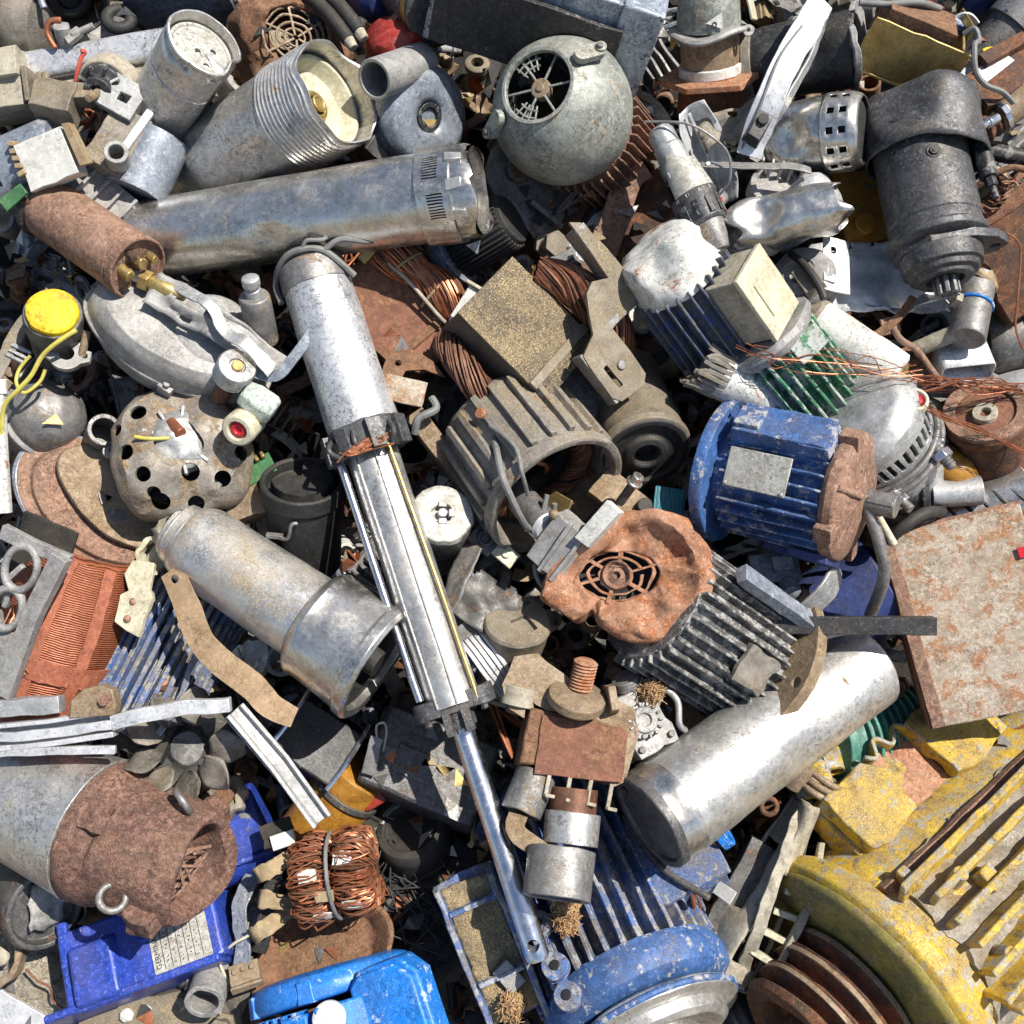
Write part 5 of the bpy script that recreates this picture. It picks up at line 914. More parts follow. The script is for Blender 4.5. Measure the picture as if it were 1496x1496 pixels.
t = Th('rusty_lever', 'curved brown lever with a bent rod, in front of the crumpled white sheet', 'lever', fr(1300, 470, -30, 14, 0, 0)); b = B(); strip(b, [(-70, -22, 0), (-30, -16, 6), (10, 2, 10), (40, 26, 6)], 12, 6, (0, .5, 1)); t.p('lever', b, 'rust'); b = B(); tube(b, [(0, -10, 6), (4, -30, 14), (24, -50, 10), (40, -84, 4), (52, -104, 0)], 5); t.p('rod', b, 'rust_pink'); b = B(); box(b, (-2, -6, 4), (26, 24, 6)); t.p('eye', b, 'rust_pink')
f = ax(1336, 512, -40, 1396, 486, -10); solo('plastic_pipe', 'grimy pale pipe stub below the small capacitor can', 'pipe', f, pipe(B(), (0, 0, 0), (0, 0, f.L), 12, 8), 'cream_dirty')
# copper hair
def hair(n, a, b_, sp, name, label):
    f = fr((a[0] + b_[0]) / 2, (a[1] + b_[1]) / 2, 20); bm = B()
    for i in range(n):
        p = [(a[0] + (b_[0] - a[0]) * u + random.uniform(-sp, sp), a[1] + (b_[1] - a[1]) * u + random.uniform(-sp, sp) * .6, a[2] + (b_[2] - a[2]) * u + random.uniform(-4, 26)) for u in (0, .25, .5, .75, 1)]
        tube(bm, wpath(f, p), random.uniform(.5, .9), 4, 5)
    o = solo(name, label, 'wire', f, bm, 'copper', bev=0, wob=0); return o
hair(16, (1330, 560, 0), (1496, 566, 0), 22, 'copper_strands', 'tangle of hair thin copper wires across the rusty can with bright centre')
hair(10, (1340, 590, 20), (1500, 662, 10), 8, 'copper_strands', 'copper wire bundle running from the knob on the light grey alternator to the right edge')
hair(9, (1090, 520, 30), (1320, 540, 20), 34, 'copper_strands', 'loose hair thin copper wires lying over the green finned motor')
wire('copper_strand', 'single thin copper wire hanging down the rusty block at the right edge', 'wire', [(1470, 340, 0), (1490, 360, 0), (1488, 420, -10), (1484, 480, -20), (1500, 520, -30)], 1.6, 'copper')
# hoses
f = ax(1318, 726, -50, 1432, 716, -30); t = Th('hose_coupling', 'black and silver hose coupling behind the rusty white panel', 'coupling', f); t.p('sleeve', L([(40, 0), (40, 20), (110, 22), (114, 0)], n=28), 'aluminium'); b = L([(-10, 0), (-10, 26), (6, 30), (10, 24), (20, 24), (24, 30), (34, 30), (40, 0)], n=28); t.p('nut', b, 'black_paint')
f = ax(1300, 716, -10, 1330, 744, 14); t = Th('hex_fitting', 'shiny little hex hose fitting below the motor shaft', 'fitting', f); t.p('body', L([(-10, 0), (-10, 8), (10, 9), (30, 7), (44, 7), (44, 0)], n=18), 'steel_grey')
for z in (2, 20): t.p('hex_nut', cyl(B(), (0, 0, z), (0, 0, z + 11), 13, n=6), 'chrome')
wire('black_hose', 'black hose curling below the motor shaft', 'hose', [(1296, 790, -20), (1320, 770, 0), (1350, 750, -4), (1376, 748, -30)], 9, 'rubber', 12)
t = Th('striped_tube', 'silver tube wrapped with black strips at the right edge above the rusty white panel', 'tube', ax(1310, 800, -110, 1500, 712, -70)); Ls = t.f.L; t.p('tube', L([(0, 0), (0, 40), (Ls, 46), (Ls, 0)], n=44, seg=20), 'stainless')
for i in range(9): b = B(); z = 20 + i * 21; torus(b, 43 + i * .4, 3, n=40, m=6, M=at(0, 0, z, 0, 26, 12)); t.p('wrap', b, 'black_wire', bev=0)
# rusty white panel
t = Th('panel_box', 'large rusty white sheet steel box with a small red sticker, right edge', 'box', fr(1416, 902, -10, 13, -8, -14)); 
b = B(); box(b, (10, 0, 0), (200, 290, 8), cuts=26); crumple(b, 4, 90, 5); t.p('face', b, 'rust_white', bev=2)
b = B(); box(b, (-92, 0, -44), (6, 292, 90), cuts=36); box(b, (-74, -2, -30), (4, 280, 60), cuts=36); crumple(b, 3, 60, 4); t.p('side', b, 'rust_red'); b = B(); box(b, (10, 146, -30), (206, 6, 64), cuts=30); box(b, (-82, 0, 3), (20, 290, 6), cuts=30); crumple(b, 2, 50, 3); t.p('edge_rail', b, 'rust_pink'); t.p('sticker', box(B(), (94, 74, 6), (14, 16, 2)), 'red_bright')
# pipe, bar, C strap
t = Th('bent_pipe', 'thin dirty pipe leaning against the rusty white panel', 'pipe', fr(1282, 812, 30, -74)); b = B(); tube(b, [(-90, -6, 34), (-20, 0, 26), (30, -2, 10), (92, -18, -60)], 9, 14); t.p('pipe', b, 'steel_grey'); t.p('end', ring(B(), -3, 3, 5, 10.5, M=Matrix.Translation((-90, -6, 34)) @ rot(0, 0, 90)), 'tan_rust')
t = Th('pale_rod', 'short pale rod end below the motor shaft', 'rod', ax(1284, 756, 10, 1306, 796, 10)); t.p('rod', L([(0, 0), (0, 5), (46, 6), (46, 0)], n=14), 'cream'); t.p('wire_end', tube(B(), [(0, 0, 2), (4, 10, -8), (0, 20, -12)], 2), 'rust_orange')
t = Th('square_bar', 'long black square bar lying level above the plain silver tube', 'bar', ax(1130, 913, 10, 1366, 914, 36)); Ls = t.f.L; b = B(); box(b, (0, 0, Ls / 2), (26, 26, Ls), cuts=16); c = B(); box(c, (0, 0, Ls), (18, 18, 30)); b = cut(b, c); crumple(b, 1.6, 16, 3); t.p('bar', b, 'black_paint'); b = pipe(B(), (0, 0, Ls - 14), (0, 0, Ls + 1), 8, 6); t.p('bore', b, 'steel_dark')
t = Th('curved_strap', 'curved grey C shaped strap under the blue flanged motor', 'strap', fr(1190, 850, -10, 0, -14, -10)); b = B(); strip(b, [(28, 46, -20), (32, 20, 0), (20, -10, 10), (-10, -40, 4), (-34, -52, -20)], 40, 5, lambda u: (.9 - u * .6, -.3 - .4 * u, .6)); crumple(b, 1.5, 30, 3); t.p('strap', b, 'aluminium'); b = B(); box(b, (-20, -46, 4), (22, 14, 8), a=50); t.p('foot', b, 'cast_grey')
t = Th('connector', 'blue grey connector block in the shade beneath the blue flanged motor', 'connector', fr(1130, 832, -60, 8, -20, 0)); b = B(); box(b, (0, 0, 0), (70, 44, 30), cuts=16); box(b, (10, 2, 20), (30, 22, 12)); crumple(b, 1.5, 20); t.p('block', b, 'bluegrey'); t.p('boss', L([(0, 0), (0, 14), (24, 14), (28, 8), (28, 0)], n=18, M=at(14, -24, 6, 0, 60)), 'bluegrey')
t = Th('blue_housing', 'dark blue motor housing in shade behind the square bar', 'motor housing', ax(1200, 900, -130, 1290, 850, -110)); t.p('shell', L([(-20, 0), (-20, 66), (100, 70), (110, 50), (110, 0)], n=44, seg=14), 'blue_deep'); t.p('cover', L([(-34, 0), (-34, 30), (-20, 50), (-20, 0)], n=30), 'steel_dark')
# white disc motor and neighbours
f = ax(636, 790, -70, 646, 750, 20); t = Th('disc_motor', 'round white motor end with a square socket, right of the hydraulic cylinder', 'motor end', f); Ls = f.L
t.p('shell', L([(-40, 0), (-40, 44), (Ls - 16, 47), (Ls - 8, 46), (Ls - 4, 44)], n=48, seg=8), 'steel_dark'); b = L([(Ls - 8, 46), (Ls, 44), (Ls + 2, 38), (Ls + 2, 15), (Ls - 8, 14), (Ls - 8, 0)], n=44, seg=6); crumple(b, 2, 16, 2); t.p('face', b, 'plate'); b = B(); cyl(b, (0, 0, Ls - 8), (0, 0, Ls + 4), 7); 
for a in (0, 90, 180): box(b, (13, 0, Ls), (9, 12, 8), M=rot(a + 20))
t.p('socket', b, 'aluminium')
t = Th('torn_tin', 'dark torn sheet metal wrapped round a tan cup, right of the hydraulic cylinder', 'torn metal', fr(716, 862, -6, -24, -8, 0)); b = surf(B(), lambda u, v: (-62 + 124 * u, -50 + 88 * v - 20 * u, 28 * sin(pi * u) * (1 - v) + 14 * noise.noise(V((u * 3, v * 3, 5)))), 30, 16, mask=lambda u, v: v > .86 + .2 * noise.noise(V((u * 6, 1, 4))) or (abs(u - .76) < .08 and abs(v - .3) < .12 + .1 * noise.noise(V((u * 9, v * 9, 2))))); crumple(b, 2.5, 50, 5); t.p('sheet', b, 'steel_dark', sol=2.4, bev=0)
b = surf(B(), lambda u, v: (-64 + 30 * u, -60 + 110 * v, 30 * u + 10 * sin(v * 4)), 8, 16); crumple(b, 4, 30, 2); t.p('flap', b, 'steel_grey', sol=2, bev=0)
f = ax(742, 978, -60, 756, 906, 20); t = Th('tan_cup', 'tan dented cup with a notched flat top under the torn dark sheet', 'cup', f); Ls = f.L; b = L([(-30, 0), (-30, 38), (0, 42), (Ls - 14, 47), (Ls - 4, 49), (Ls, 46), (Ls, 0)], n=44, seg=10); c = B(); box(c, (6, 10, Ls), (30, 26, 16), a=40); b = cut(b, c); crumple(b, 2, 36, 3); t.p('cup', b, 'sandy_steel'); t.p('base_ring', ring(B(), -40, -30, 30, 42), 'cream_dirty')
t = Th('ribbed_band', 'bent silver ribbed band beside the lower hydraulic tube', 'band', fr(712, 964, 20, -54, -10, 0)); b = B()
for i in range(5): strip(b, [(-52, -16 + i * 8, -10), (-16, -16 + i * 8, 10), (24, -16 + i * 8, 8), (58, -12 + i * 6, -10)], 6.6, 5, (0, 0, 1))
t.p('band', b, 'aluminium_bright'); b = B(); box(b, (-54, 0, -6), (22, 40, 14)); t.p('buckle', b, 'steel_dark')
t = Th('relay_bracket', 'small cream bracket with a brass socket, above the torn dark sheet', 'bracket', fr(724, 806, -20, -40, -14, 0)); b = B(); box(b, (14, 6, 0), (36, 26, 8)); cyl(b, (14, 6, 2), (14, 6, 8), 6); t.p('plate', b, 'cream'); b = B(); box(b, (-24, 6, -8), (42, 40, 16)); torus(b, 10, 3, M=at(-24, 6, 2)); t.p('socket', b, 'steel_dark')
f = ax(905, 735, 0, 930, 700, 30); t = Th('bolt', 'dark bolt with a shiny washer standing between the ribbed housing and the blue flange', 'bolt', f); t.p('shank', cyl(B(), (0, 0, 0), (0, 0, f.L), 7, n=14), 'steel_dark'); b = B(); cyl(b, (0, 0, f.L - 8), (0, 0, f.L - 4), 13, n=20); cyl(b, (0, 0, f.L - 4), (0, 0, f.L + 7), 10, n=6); t.p('head', b, 'stainless')
solo('teal_card', 'teal striped plastic card left of the blue flange', 'card', fr(978, 732, -30, -8, -10), dens(box(B(), (0, 0, 0), (46, 40, 4)), 20) or box(B(), (0, 0, 0), (46, 40, 4)), 'teal_card')
t = Th('pale_slab', 'flat tan slab beneath the dark bolt', 'slab', fr(908, 730, -40, -40, -10, 0)); t.p('slab', crumple(box(B(), (0, 0, 0), (90, 50, 20), cuts=16), 2, 30), 'tan_rust'); t.p('stop', cyl(B(), (30, 10, 8), (30, 10, 24), 11), 'rubber')
t = Th('lever_arm', 'rusty sandy lever arm between the hydraulic collar and the ribbed housing', 'lever', fr(642, 654, -40, -52, -10, 10)); b = B(); box(b, (0, 0, 0), (124, 34, 14), cuts=18, tap=.8); crumple(b, 3, 40); t.p('arm', b, 'tan_rust'); b = B(); tube(b, [(-66, 30, 20), (-50, 24, 30), (-54, -4, 30), (-40, -20, 20)], 6); t.p('hook', b, 'grey_wire')
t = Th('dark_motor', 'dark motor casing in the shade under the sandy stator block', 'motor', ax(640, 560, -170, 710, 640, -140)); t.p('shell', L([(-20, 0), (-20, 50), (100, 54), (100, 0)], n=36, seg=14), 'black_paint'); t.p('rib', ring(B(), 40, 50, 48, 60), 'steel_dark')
t = Th('frame_leg', 'dark grey steel leg under the stator frame', 'leg', fr(864, 600, -70, -50, -10, 0)); t.p('web', crumple(box(B(), (0, 0, 0), (130, 50, 12), cuts=20), 2, 30), 'steel_dark'); t.p('lip', box(B(), (0, 26, 10), (130, 6, 30)), 'steel_dark')
# ================================================================ lower left
f = fr(150, 742, -70, -36, -22, 4); t = Th('brake_disc', 'large rusty brake disc with grey painted rim and sand on top, left edge', 'brake disc', f)
b = lathe(B(), [(-30, 0), (-30, 138), (-24, 142), (0, 142), (4, 136), (4, 116), (12, 110), (14, 84), (10, 80), (10, 0)], n=72, seg=12, sq=.6); crumple(b, 1.5, 60, 4); t.p('disc', b, 'rust_pink')
t.p('painted_rim', lathe(B(), [(-34, 130), (-34, 143), (0, 143), (3, 136), (-2, 130)], n=72, close=True, sq=.61), 'bluegrey')
b = lathe(B(), [(10, 0), (10, 100), (16, 104), (22, 100), (20, 0)], n=60, seg=12, sq=.52, M=at(12, 22, 4, -4)); crumple(b, 3, 50, 3); t.p('pad_plate', b, 'tan_rust')
b = poly(B(), [(-10, -8), (130, -30), (136, -10), (40, 16)], 20, 24); t.p('shim', b, 'steel_dark')
# grille frame at the left edge
t = Th('cast_frame', 'grey cast frame with oval openings and a side bar, left of the copper coil', 'frame', fr(30, 884, 62, 66, -4, -10))
b = B(); sweep(b, [(-140, -22, 0), (0, -26, 8), (98, -40, 10)], rect(26, 20), up=(0, 0, 1)); crumple(b, 2, 50, 3); t.p('side_bar', b, 'cast_grey')
for x, r in ((52, 34), (-14, 32)): b = B(); torus(b, r, 7, n=40, M=at(x, 18, 0) @ Matrix.Diagonal((1, .72, 1, 1))); t.p('loop', b, 'cast_grey')
b = B(); box(b, (-90, 16, -6), (90, 70, 10), cuts=24); box(b, (90, 10, -4), (20, 110, 14), cuts=30)
for i in range(3): box(b, (-40 + i * 40, 26, -8), (34, 8, 10), a=30 - i * 30)
crumple(b, 3, 40, 3); t.p('web', b, 'cast_grey'); t.p('backing', crumple(box(B(), (10, 30, -70), (200, 90, 8), cuts=30), 4, 50), 'dark_soot')
# copper coil
f = ax(60, 1030, -60, 150, 790, -40); t = Th('copper_coil', 'large orange red copper field winding with pale tape bands, left edge', 'copper coil', f); Ls = f.L
b = lathe(B(), [(-30, 62), (-26, 78), (40, 90), (110, 95), (180, 90), (Ls - 26, 76), (Ls - 20, 62), (Ls - 40, 50), (-10, 50)], n=40, seg=14, close=True, a0=-95, a1=95, M=at(-14, -14, 0)); crumple(b, 2.5, 60, 3); t.p('winding', b, 'copper_wound')
for a in (4, 44): b = B(); strip(b, [V(((79 + 18 * sin(pi * u)) * cos(radians(a)) - 14, (79 + 18 * sin(pi * u)) * sin(radians(a)) - 14, -24 + u * (Ls - 2))) for u in (0, .25, .5, .75, 1)], 18, 2, lambda u, a=a: (cos(radians(a)), sin(radians(a)), 0)); crumple(b, 1.5, 20, 2); t.p('tape_band', b, 'copper_tape')
b = lathe(B(), [(60, 93.5), (60, 95), (92, 97), (92, 95.5)], n=40, close=True, a0=-50, a1=88, M=at(-14, -14, 0)); crumple(b, 2.5, 14, 4); t.p('cross_tape', b, 'copper_tape')
b = lathe(B(), [(-28, 79), (-28, 81), (34, 91.5), (34, 90)], n=40, close=True, a0=-80, a1=80, M=at(-14, -14, 0)); crumple(b, 3, 18, 4); t.p('end_tape', b, 'copper_tape')
b = B()
for i in range(14): tube(b, [(80, -50 + random.uniform(-9, 9), 150), (92 + random.uniform(-6, 8), -40 + random.uniform(-14, 14), 110 + random.uniform(-14, 10)), (84, -22 + random.uniform(-14, 20), 70 + random.uniform(-20, 10))], 1.3, 5, 4)
t.p('lead_wires', b, 'copper_bright', bev=0); b = B()
for i in range(8): tube(b, [(60, 72, 60), (70 + random.uniform(-10, 8), 92, 60 + random.uniform(-10, 10)), (56, 104 + random.uniform(-10, 10), 70 + random.uniform(-20, 20))], 1.3, 5, 4)
t.p('lead_wires', b, 'copper_bright', bev=0)
t.p('core', L([(-20, 0), (-20, 60), (Ls - 40, 60), (Ls - 40, 0)], n=24), 'dark_soot')
t = Th('cream_bracket', 'broken cream plastic bracket with two screws, between copper coil and tan strap', 'bracket', fr(200, 876, -10, 74, -8, 6)); b = poly(B(), [(-52, -22), (-40, 20), (0, 24), (10, 14), (30, 30), (52, 24), (58, -10), (20, -14), (10, -24)], -5, 5); dens(b, 24); crumple(b, 2.5, 24, 2); t.p('plate', b, 'cream')
for x in (-30, -4): t.p('screw', ball(B(), (x, 2, 5), 6, 14, 8, (1, 1, .6)), 'rust_pink')
t = Th('cream_bracket', 'broken cream plastic piece with torn rim at the neck of the sandy pump', 'plastic scrap', fr(232, 812, -30, 50, 0, 0)); b = lathe(B(), [(0, 20), (0, 26), (16, 28), (16, 22)], n=24, close=True, a0=0, a1=230); crumple(b, 4, 12, 3); t.p('rim', b, 'cream'); t.p('base', crumple(box(B(), (-4, 0, -6), (40, 30, 8), cuts=12), 3, 14), 'cream_dirty')
t = Th('steel_strap', 'long tan sheet metal strap with a hole, curving below the sandy pump', 'strap', fr(312, 934, 30, -52)); b = B(); strip(b, [(-118, 12, -6), (-60, 2, 10), (-10, -14, 6), (40, -8, 10), (90, 4, 4), (128, 8, 6), (162, 26, 12)], 40, 2.6, lambda u: (.25 * sin(u * 6), -.3 + .5 * u, 1), scale=lambda u: 1 - .35 * max(0, u - .75) * 3); c = B(); cyl(c, (-104, 10, -40), (-104, 10, 40), 6.5); b = cut(b, c); crumple(b, 1.6, 40, 3); t.p('strap', b, 'tan_strap')
# blue fins behind
f = ax(262, 910, -130, 190, 1050, -110); t = Th('finned_motor', 'blue finned motor filled with sand, behind the tan strap', 'electric motor', f); Ls = f.L
b = L([(-60, 0), (-60, 62), (Ls + 10, 62), (Ls + 10, 0)], n=40); fins(b, 22, 58, 90, -60, Ls + 6, 7, -100, 100, .06); crumple(b, 1.4, 30, 3); t.p('finned_body', b, 'blue_grimy'); t.p('sand_fill', L([(-50, 64), (-50, 78), (Ls, 78), (Ls, 64)], n=20, a0=-20, a1=-64), 'sand', bev=0, wob=2)
b = B(); strip(b, [(84, -60, -20), (96, -64, 40), (92, -70, 90), (88, -64, 140)], 9, 3, (1, .4, 0)); crumple(b, 3, 20); t.p('torn_edge', b, 'bluegrey')
t = Th('foil_shard', 'crumpled silvery shard below the blue fins', 'metal shard', fr(362, 966, -50, 70, -10, 10)); b = poly(B(), [(-40, -16), (-10, -30), (36, -20), (30, 10), (0, 28), (-34, 16)], -3, 3); dens(b, 12); crumple(b, 8, 18, 3, oct=3); t.p('shard', b, 'aluminium', bev=0)
t.p('fold', crumple(box(B(), (-20, 0, 8), (34, 26, 4), cuts=8), 5, 12), 'aluminium')
# black cup
f = ax(446, 790, -90, 442, 700, -20); t = Th('rubber_cup', 'black rubber cup with a cracked insert and wire clip, left of the hydraulic tube', 'cup', f); Ls = f.L
t.p('cup', L([(-40, 0), (-40, 52), (Ls - 30, 56), (Ls - 26, 60), (Ls - 2, 60), (Ls, 57), (Ls - 2, 52), (Ls - 18, 50), (Ls - 18, 0)], n=56, seg=10), 'rubber'); b = L([(Ls - 20, 0), (Ls - 20, 46), (Ls + 4, 44), (Ls + 6, 30), (Ls + 4, 0)], n=36, seg=7, a0=-70, a1=190); crumple(b, 3, 18, 2); t.p('insert', b, 'dark_soot'); b = B(); tube(b, [(58, -26, Ls - 64), (64, -10, Ls - 60), (63, -4, Ls - 36), (60, 4, Ls - 34)], 3); box(b, (58, -30, Ls - 62), (8, 24, 6)); t.p('clip', b, 'steel_grey')
t = Th('circuit_board', 'broken green circuit board edge above the black rubber cup', 'circuit board', fr(374, 688, -50, 30, -20, 0)); t.p('board', crumple(box(B(), (0, 0, 0), (56, 34, 4), cuts=14), 1.5, 20), 'pcb'); b = B()
for i in range(5): box(b, (-20 + i * 10, 14, 6), (5, 10, 8))
t.p('pins', b, 'brass')
t = Th('finger_casting', 'tan casting with finger like prongs left of the black rubber cup', 'casting', fr(356, 722, -60, 20, -16, 0)); b = B(); box(b, (0, -10, 0), (56, 60, 30), cuts=16); crumple(b, 4, 24, 3); t.p('body', b, 'tan_rust')
for i in range(4): b = B(); cyl(b, (-20 + i * 13, 16, 10), (-14 + i * 13, 46, 12), 5.5, 4, n=12); t.p('prong', b, 'tan_rust')
# aluminium rails
t = Th('aluminium_rail', 'pale aluminium channel rail running from the left edge to the tan strap', 'rail', fr(168, 1056, 40, 4))
b = B(); sweep(b, [(-220, -10, 0), (-90, -6, 2), (0, 2, 4)], [(-20, -12), (20, -12), (20, 12), (12, 12), (10, -4), (-12, -4), (-14, 12), (-20, 12)], up=(0, 0, 1)); crumple(b, 1.5, 50, 3); t.p('channel', b, 'aluminium_bright')
b = B(); strip(b, [(-220, -30, 4), (-110, -32, 8), (0, -38, 4)], 12, 10, (0, 0, 1)); strip(b, [(-220, -6, 14), (-110, -6, 18), (0, 0, 16)], 14, 8, (0, 0, 1)); crumple(b, 2, 40, 4); t.p('lip', b, 'aluminium_bright')
b = B(); strip(b, [(0, 2, 10), (60, 12, 12), (110, 16, 10), (172, 16, 8)], 22, 16, (0, 0, 1)); crumple(b, 3, 40, 4); t.p('arm', b, 'aluminium_bright')
t.p('pad', crumple(box(B(), (-118, 34, 4), (90, 24, 26), cuts=20), 2, 30), 'aluminium')
b = poly(B(), [(-60, 14), (-56, 38), (-36, 54), (-10, 58), (6, 50), (10, 30), (6, 14)], -6, 18); t.p('lug', b, 'tan_rust', bev=2); t.p('lug_bolt', bolt(B(), (-6, 36, 18), (0, 0, 1), 8, 6), 'rust_pink')
t = Th('aluminium_rail', 'broken aluminium rail end pointing down to the copper armature', 'rail', fr(408, 1114, 20, -52)); b = B(); sweep(b, [(-100, 0, 10), (0, 2, 6), (106, -4, 0)], [(-16, -8), (16, -8), (16, 8), (10, 8), (8, -2), (-8, -2), (-10, 8), (-16, 8)], up=(0, .3, 1)); crumple(b, 2, 40, 3); t.p('channel', b, 'aluminium'); b = B(); strip(b, [(-100, -18, 4), (-30, -16, 2), (30, -14, -4)], 10, 4, (0, 1, .4)); t.p('lip', b, 'bluegrey')
# fan with leaf blades
t = Th('impeller', 'dark dusty fan wheel with curled blades below the aluminium rail', 'fan wheel', fr(276, 1096, -50, 0, -20, 6)); t.p('hub', crumple(L([(-20, 0), (-20, 60), (0, 56), (10, 30), (20, 24), (22, 0)], n=40, seg=8), 2, 24), 'steel_dark')
for i in range(9):
    a = i * 40; b = surf(B(), lambda u, v: (34 + 52 * u, (v - .5) * 42 * sin(pi * (u * .8 + .15)), 14 + 34 * v + 14 * sin(u * 3)), 10, 8); xf(b, rot(a) @ rot(0, 0, 0)); crumple(b, 2, 20, i); t.p('blade', b, 'leather' if i % 2 else 'cast_dirty', sol=2, bev=0)
t = Th('bearing_plate', 'black greasy bearing plate with a ring, under the end of the aluminium channel rail', 'bearing plate', fr(206, 1072, -36, -20, -20, 0)); t.p('plate', crumple(box(B(), (0, 0, 0), (90, 60, 24), cuts=16), 4, 24), 'dark_soot'); b = B(); torus(b, 11, 4, M=at(-8, 2, 14)); t.p('ring', b, 'steel_dark')
f = ax(330, 1166, -80, 312, 1146, -20); t = Th('toothed_ring', 'small dirt caked toothed ring with a rusty centre, below the dusty fan wheel', 'ring', f); b = L([(-10, 0), (-10, 30), (10, 34), (16, 30), (18, 20), (10, 18), (10, 0)], n=36, fn=lambda z, a, r: (r * (1 + .1 * sin(a * 8)), z)); crumple(b, 3, 16, 3); t.p('ring', b, 'cast_dirty'); t.p('core', cyl(B(), (0, 0, 0), (0, 0, 14), 15), 'rust')
# grey tube with rusty iron bell
f = ax(-46, 1126, -90, 292, 1276, 45); t = Th('bell_motor', 'conical grey tube ending in a thick rusty cast iron bell with lifting eyes, left edge', 'motor', f); Ls = f.L
b = L([(-20, 0), (-20, 60), (20, 74), (120, 94), (Ls - 178, 104), (Ls - 172, 106), (Ls - 172, 0)], n=64, seg=18); crumple(b, 2, 90, 3); t.p('tube', b, 'steel_grey' if 0 else 'stainless_dull')
b = L([(Ls - 176, 80), (Ls - 174, 100), (Ls - 168, 104), (Ls - 150, 104), (Ls - 136, 98), (Ls - 124, 92), (Ls - 60, 92), (Ls - 20, 86), (Ls - 4, 80), (Ls + 2, 76), (Ls, 68), (Ls - 6, 65), (Ls - 40, 64), (Ls - 90, 48), (Ls - 90, 0)], n=72, seg=8, fn=lambda z, a, r: (r * (1 + (.07 * max(0, cos(2 * a + .6)) if Ls - 120 < z and r > 60 else 0) - (.12 * max(0, sin(a * 2 + 1)) if r < 66 else 0)), z + (8 * cos(2 * a) if z > Ls - 30 else 0)))
crumple(b, 2.6, 40, 5, oct=3); bl = t.p('bell', b, 'cast_rust'); t.p('bore', L([(Ls - 88, 0), (Ls - 88, 46), (Ls - 80, 48), (Ls - 80, 0)], n=30), 'dark_soot', par=bl)
for a, z in ((-140, Ls - 40), (42, Ls - 26), (-30, Ls - 130)):
    b = B(); M = rot(a); box(b, (92, 0, z), (26, 40, 40), M=M, cuts=10, tap=.9); crumple(b, 5, 24, 4); t.p('boss', b, 'cast_rust', par=bl)
for a, z in ((22, Ls - 66), (-72, Ls - 40)): b = B(); M = rot(a); torus(b, 17, 5, n=28, M=M @ at(100, 0, z, 0, 60, 30)); t.p('lifting_eye', b, 'steel_grey', par=bl)
b = B(); cyl(b, (88, 10, Ls - 60), (97, 11, Ls - 60), 6); t.p('stud', b, 'tan_rust', par=bl); b = B()
for i in range(9): tube(b, [(random.uniform(-40, 40), random.uniform(-40, 40), Ls - 84), (random.uniform(-50, 50), random.uniform(-50, 50), Ls - 30), (random.uniform(-40, 40), random.uniform(-40, 40), Ls - 10)], 2.4, 6, 4)
t.p('frayed_winding', b, 'rust_pink', bev=0)
# royal blue gear motor
t = Th('gear_motor', 'royal blue gear motor with a data plate, under the rusty cast iron bell', 'gear motor', fr(212, 1374, -50, 21, -24, 6))
b = B(); box(b, (6, -10, -10), (226, 104, 110), cuts=34); box(b, (-58, -26, 46), (76, 96, 30), tap=.8, cuts=20); crumple(b, 1.5, 60, 3); t.p('housing', b, 'blue_royal', bev=5, bs=3)
b = B(); box(b, (-14, -64, -10), (252, 12, 120), cuts=40); box(b, (-104, 0, -20), (16, 120, 100), cuts=30); box(b, (50, 44, 40), (120, 14, 20)); crumple(b, 1, 50); t.p('flange', b, 'blue_royal', bev=4, bs=3)
b = B(); cyl(b, (60, 96, -20), (206, 110, -24), 66, n=48, seg=20); box(b, (160, 56, 20), (110, 8, 14)); b2 = t.p('cylinder', b, 'blue_royal', bev=4, bs=3)
b = B(); cyl(b, (16, 10, 38), (16, 10, 56), 20, n=30); cyl(b, (16, 10, 52), (16, 10, 66), 13, n=6); t.p('drain_plug', b, 'blue_royal', bev=2)
pl = t.p('data_plate', box(B(), (62, -28, 45.8), (84, 62, 2)), 'plate', bev=.4)
b = B()
for i in range(6): box(b, (36 + i * 11, -28, 47.2), (.6, 54, .6))
for i in range(5):
    for j in range(9):
        if (i * 5 + j * 7) % 3: box(b, (40.5 + i * 11 + (j % 3), -50 + j * 5.4, 47.2), (1 + (i + j) % 3 * 1.4, 1.2, .5), a=20 * ((i + j) % 4))
t.p('printed_lines', b, 'ink', par=pl, bev=0, wob=0); lettering(t, 'GERMINAS', 10.5, at(28, -28, 47, 90), 'ink', par=pl)
b = B(); tube(b, [(64, 8, 50), (74, 4, 66), (92, 10, 66), (96, 24, 50)], 5.5); t.p('hook', b, 'aluminium')
# left bottom
f = ax(40, 1300, -90, 66, 1330, -20); t = Th('round_shell', 'black round cap with a torn liner left of the royal blue gear motor', 'cap', f); Ls = f.L; t.p('cap_shell', L([(-40, 0), (-40, 50), (Ls - 10, 56), (Ls, 52), (Ls, 46), (Ls - 16, 44), (Ls - 16, 0)], n=44, seg=8, sq=1.1), 'steel_dark'); b = surf(B(), lambda u, v: (-30 + 50 * u, -34 + 60 * v, Ls - 10 + 12 * u * v), 8, 8); crumple(b, 5, 20, 2); t.p('liner', b, 'cast_grey', sol=2, bev=0)
t = Th('felt_sheet', 'dusty grey felt like sheet in the lower left corner', 'sheet', fr(80, 1452, -80, -30, -20, 0)); b = surf(B(), lambda u, v: (-120 + 240 * u, -70 + 150 * v, 14 * noise.noise(V((u * 3, v * 3, 1)))), 44, 30); crumple(b, 5, 20, 3); t.p('sheet', b, 'dust_grey', sol=6, bev=0); t.p('fold', crumple(box(B(), (60, 60, 10), (120, 30, 14), cuts=14), 4, 24), 'leather')
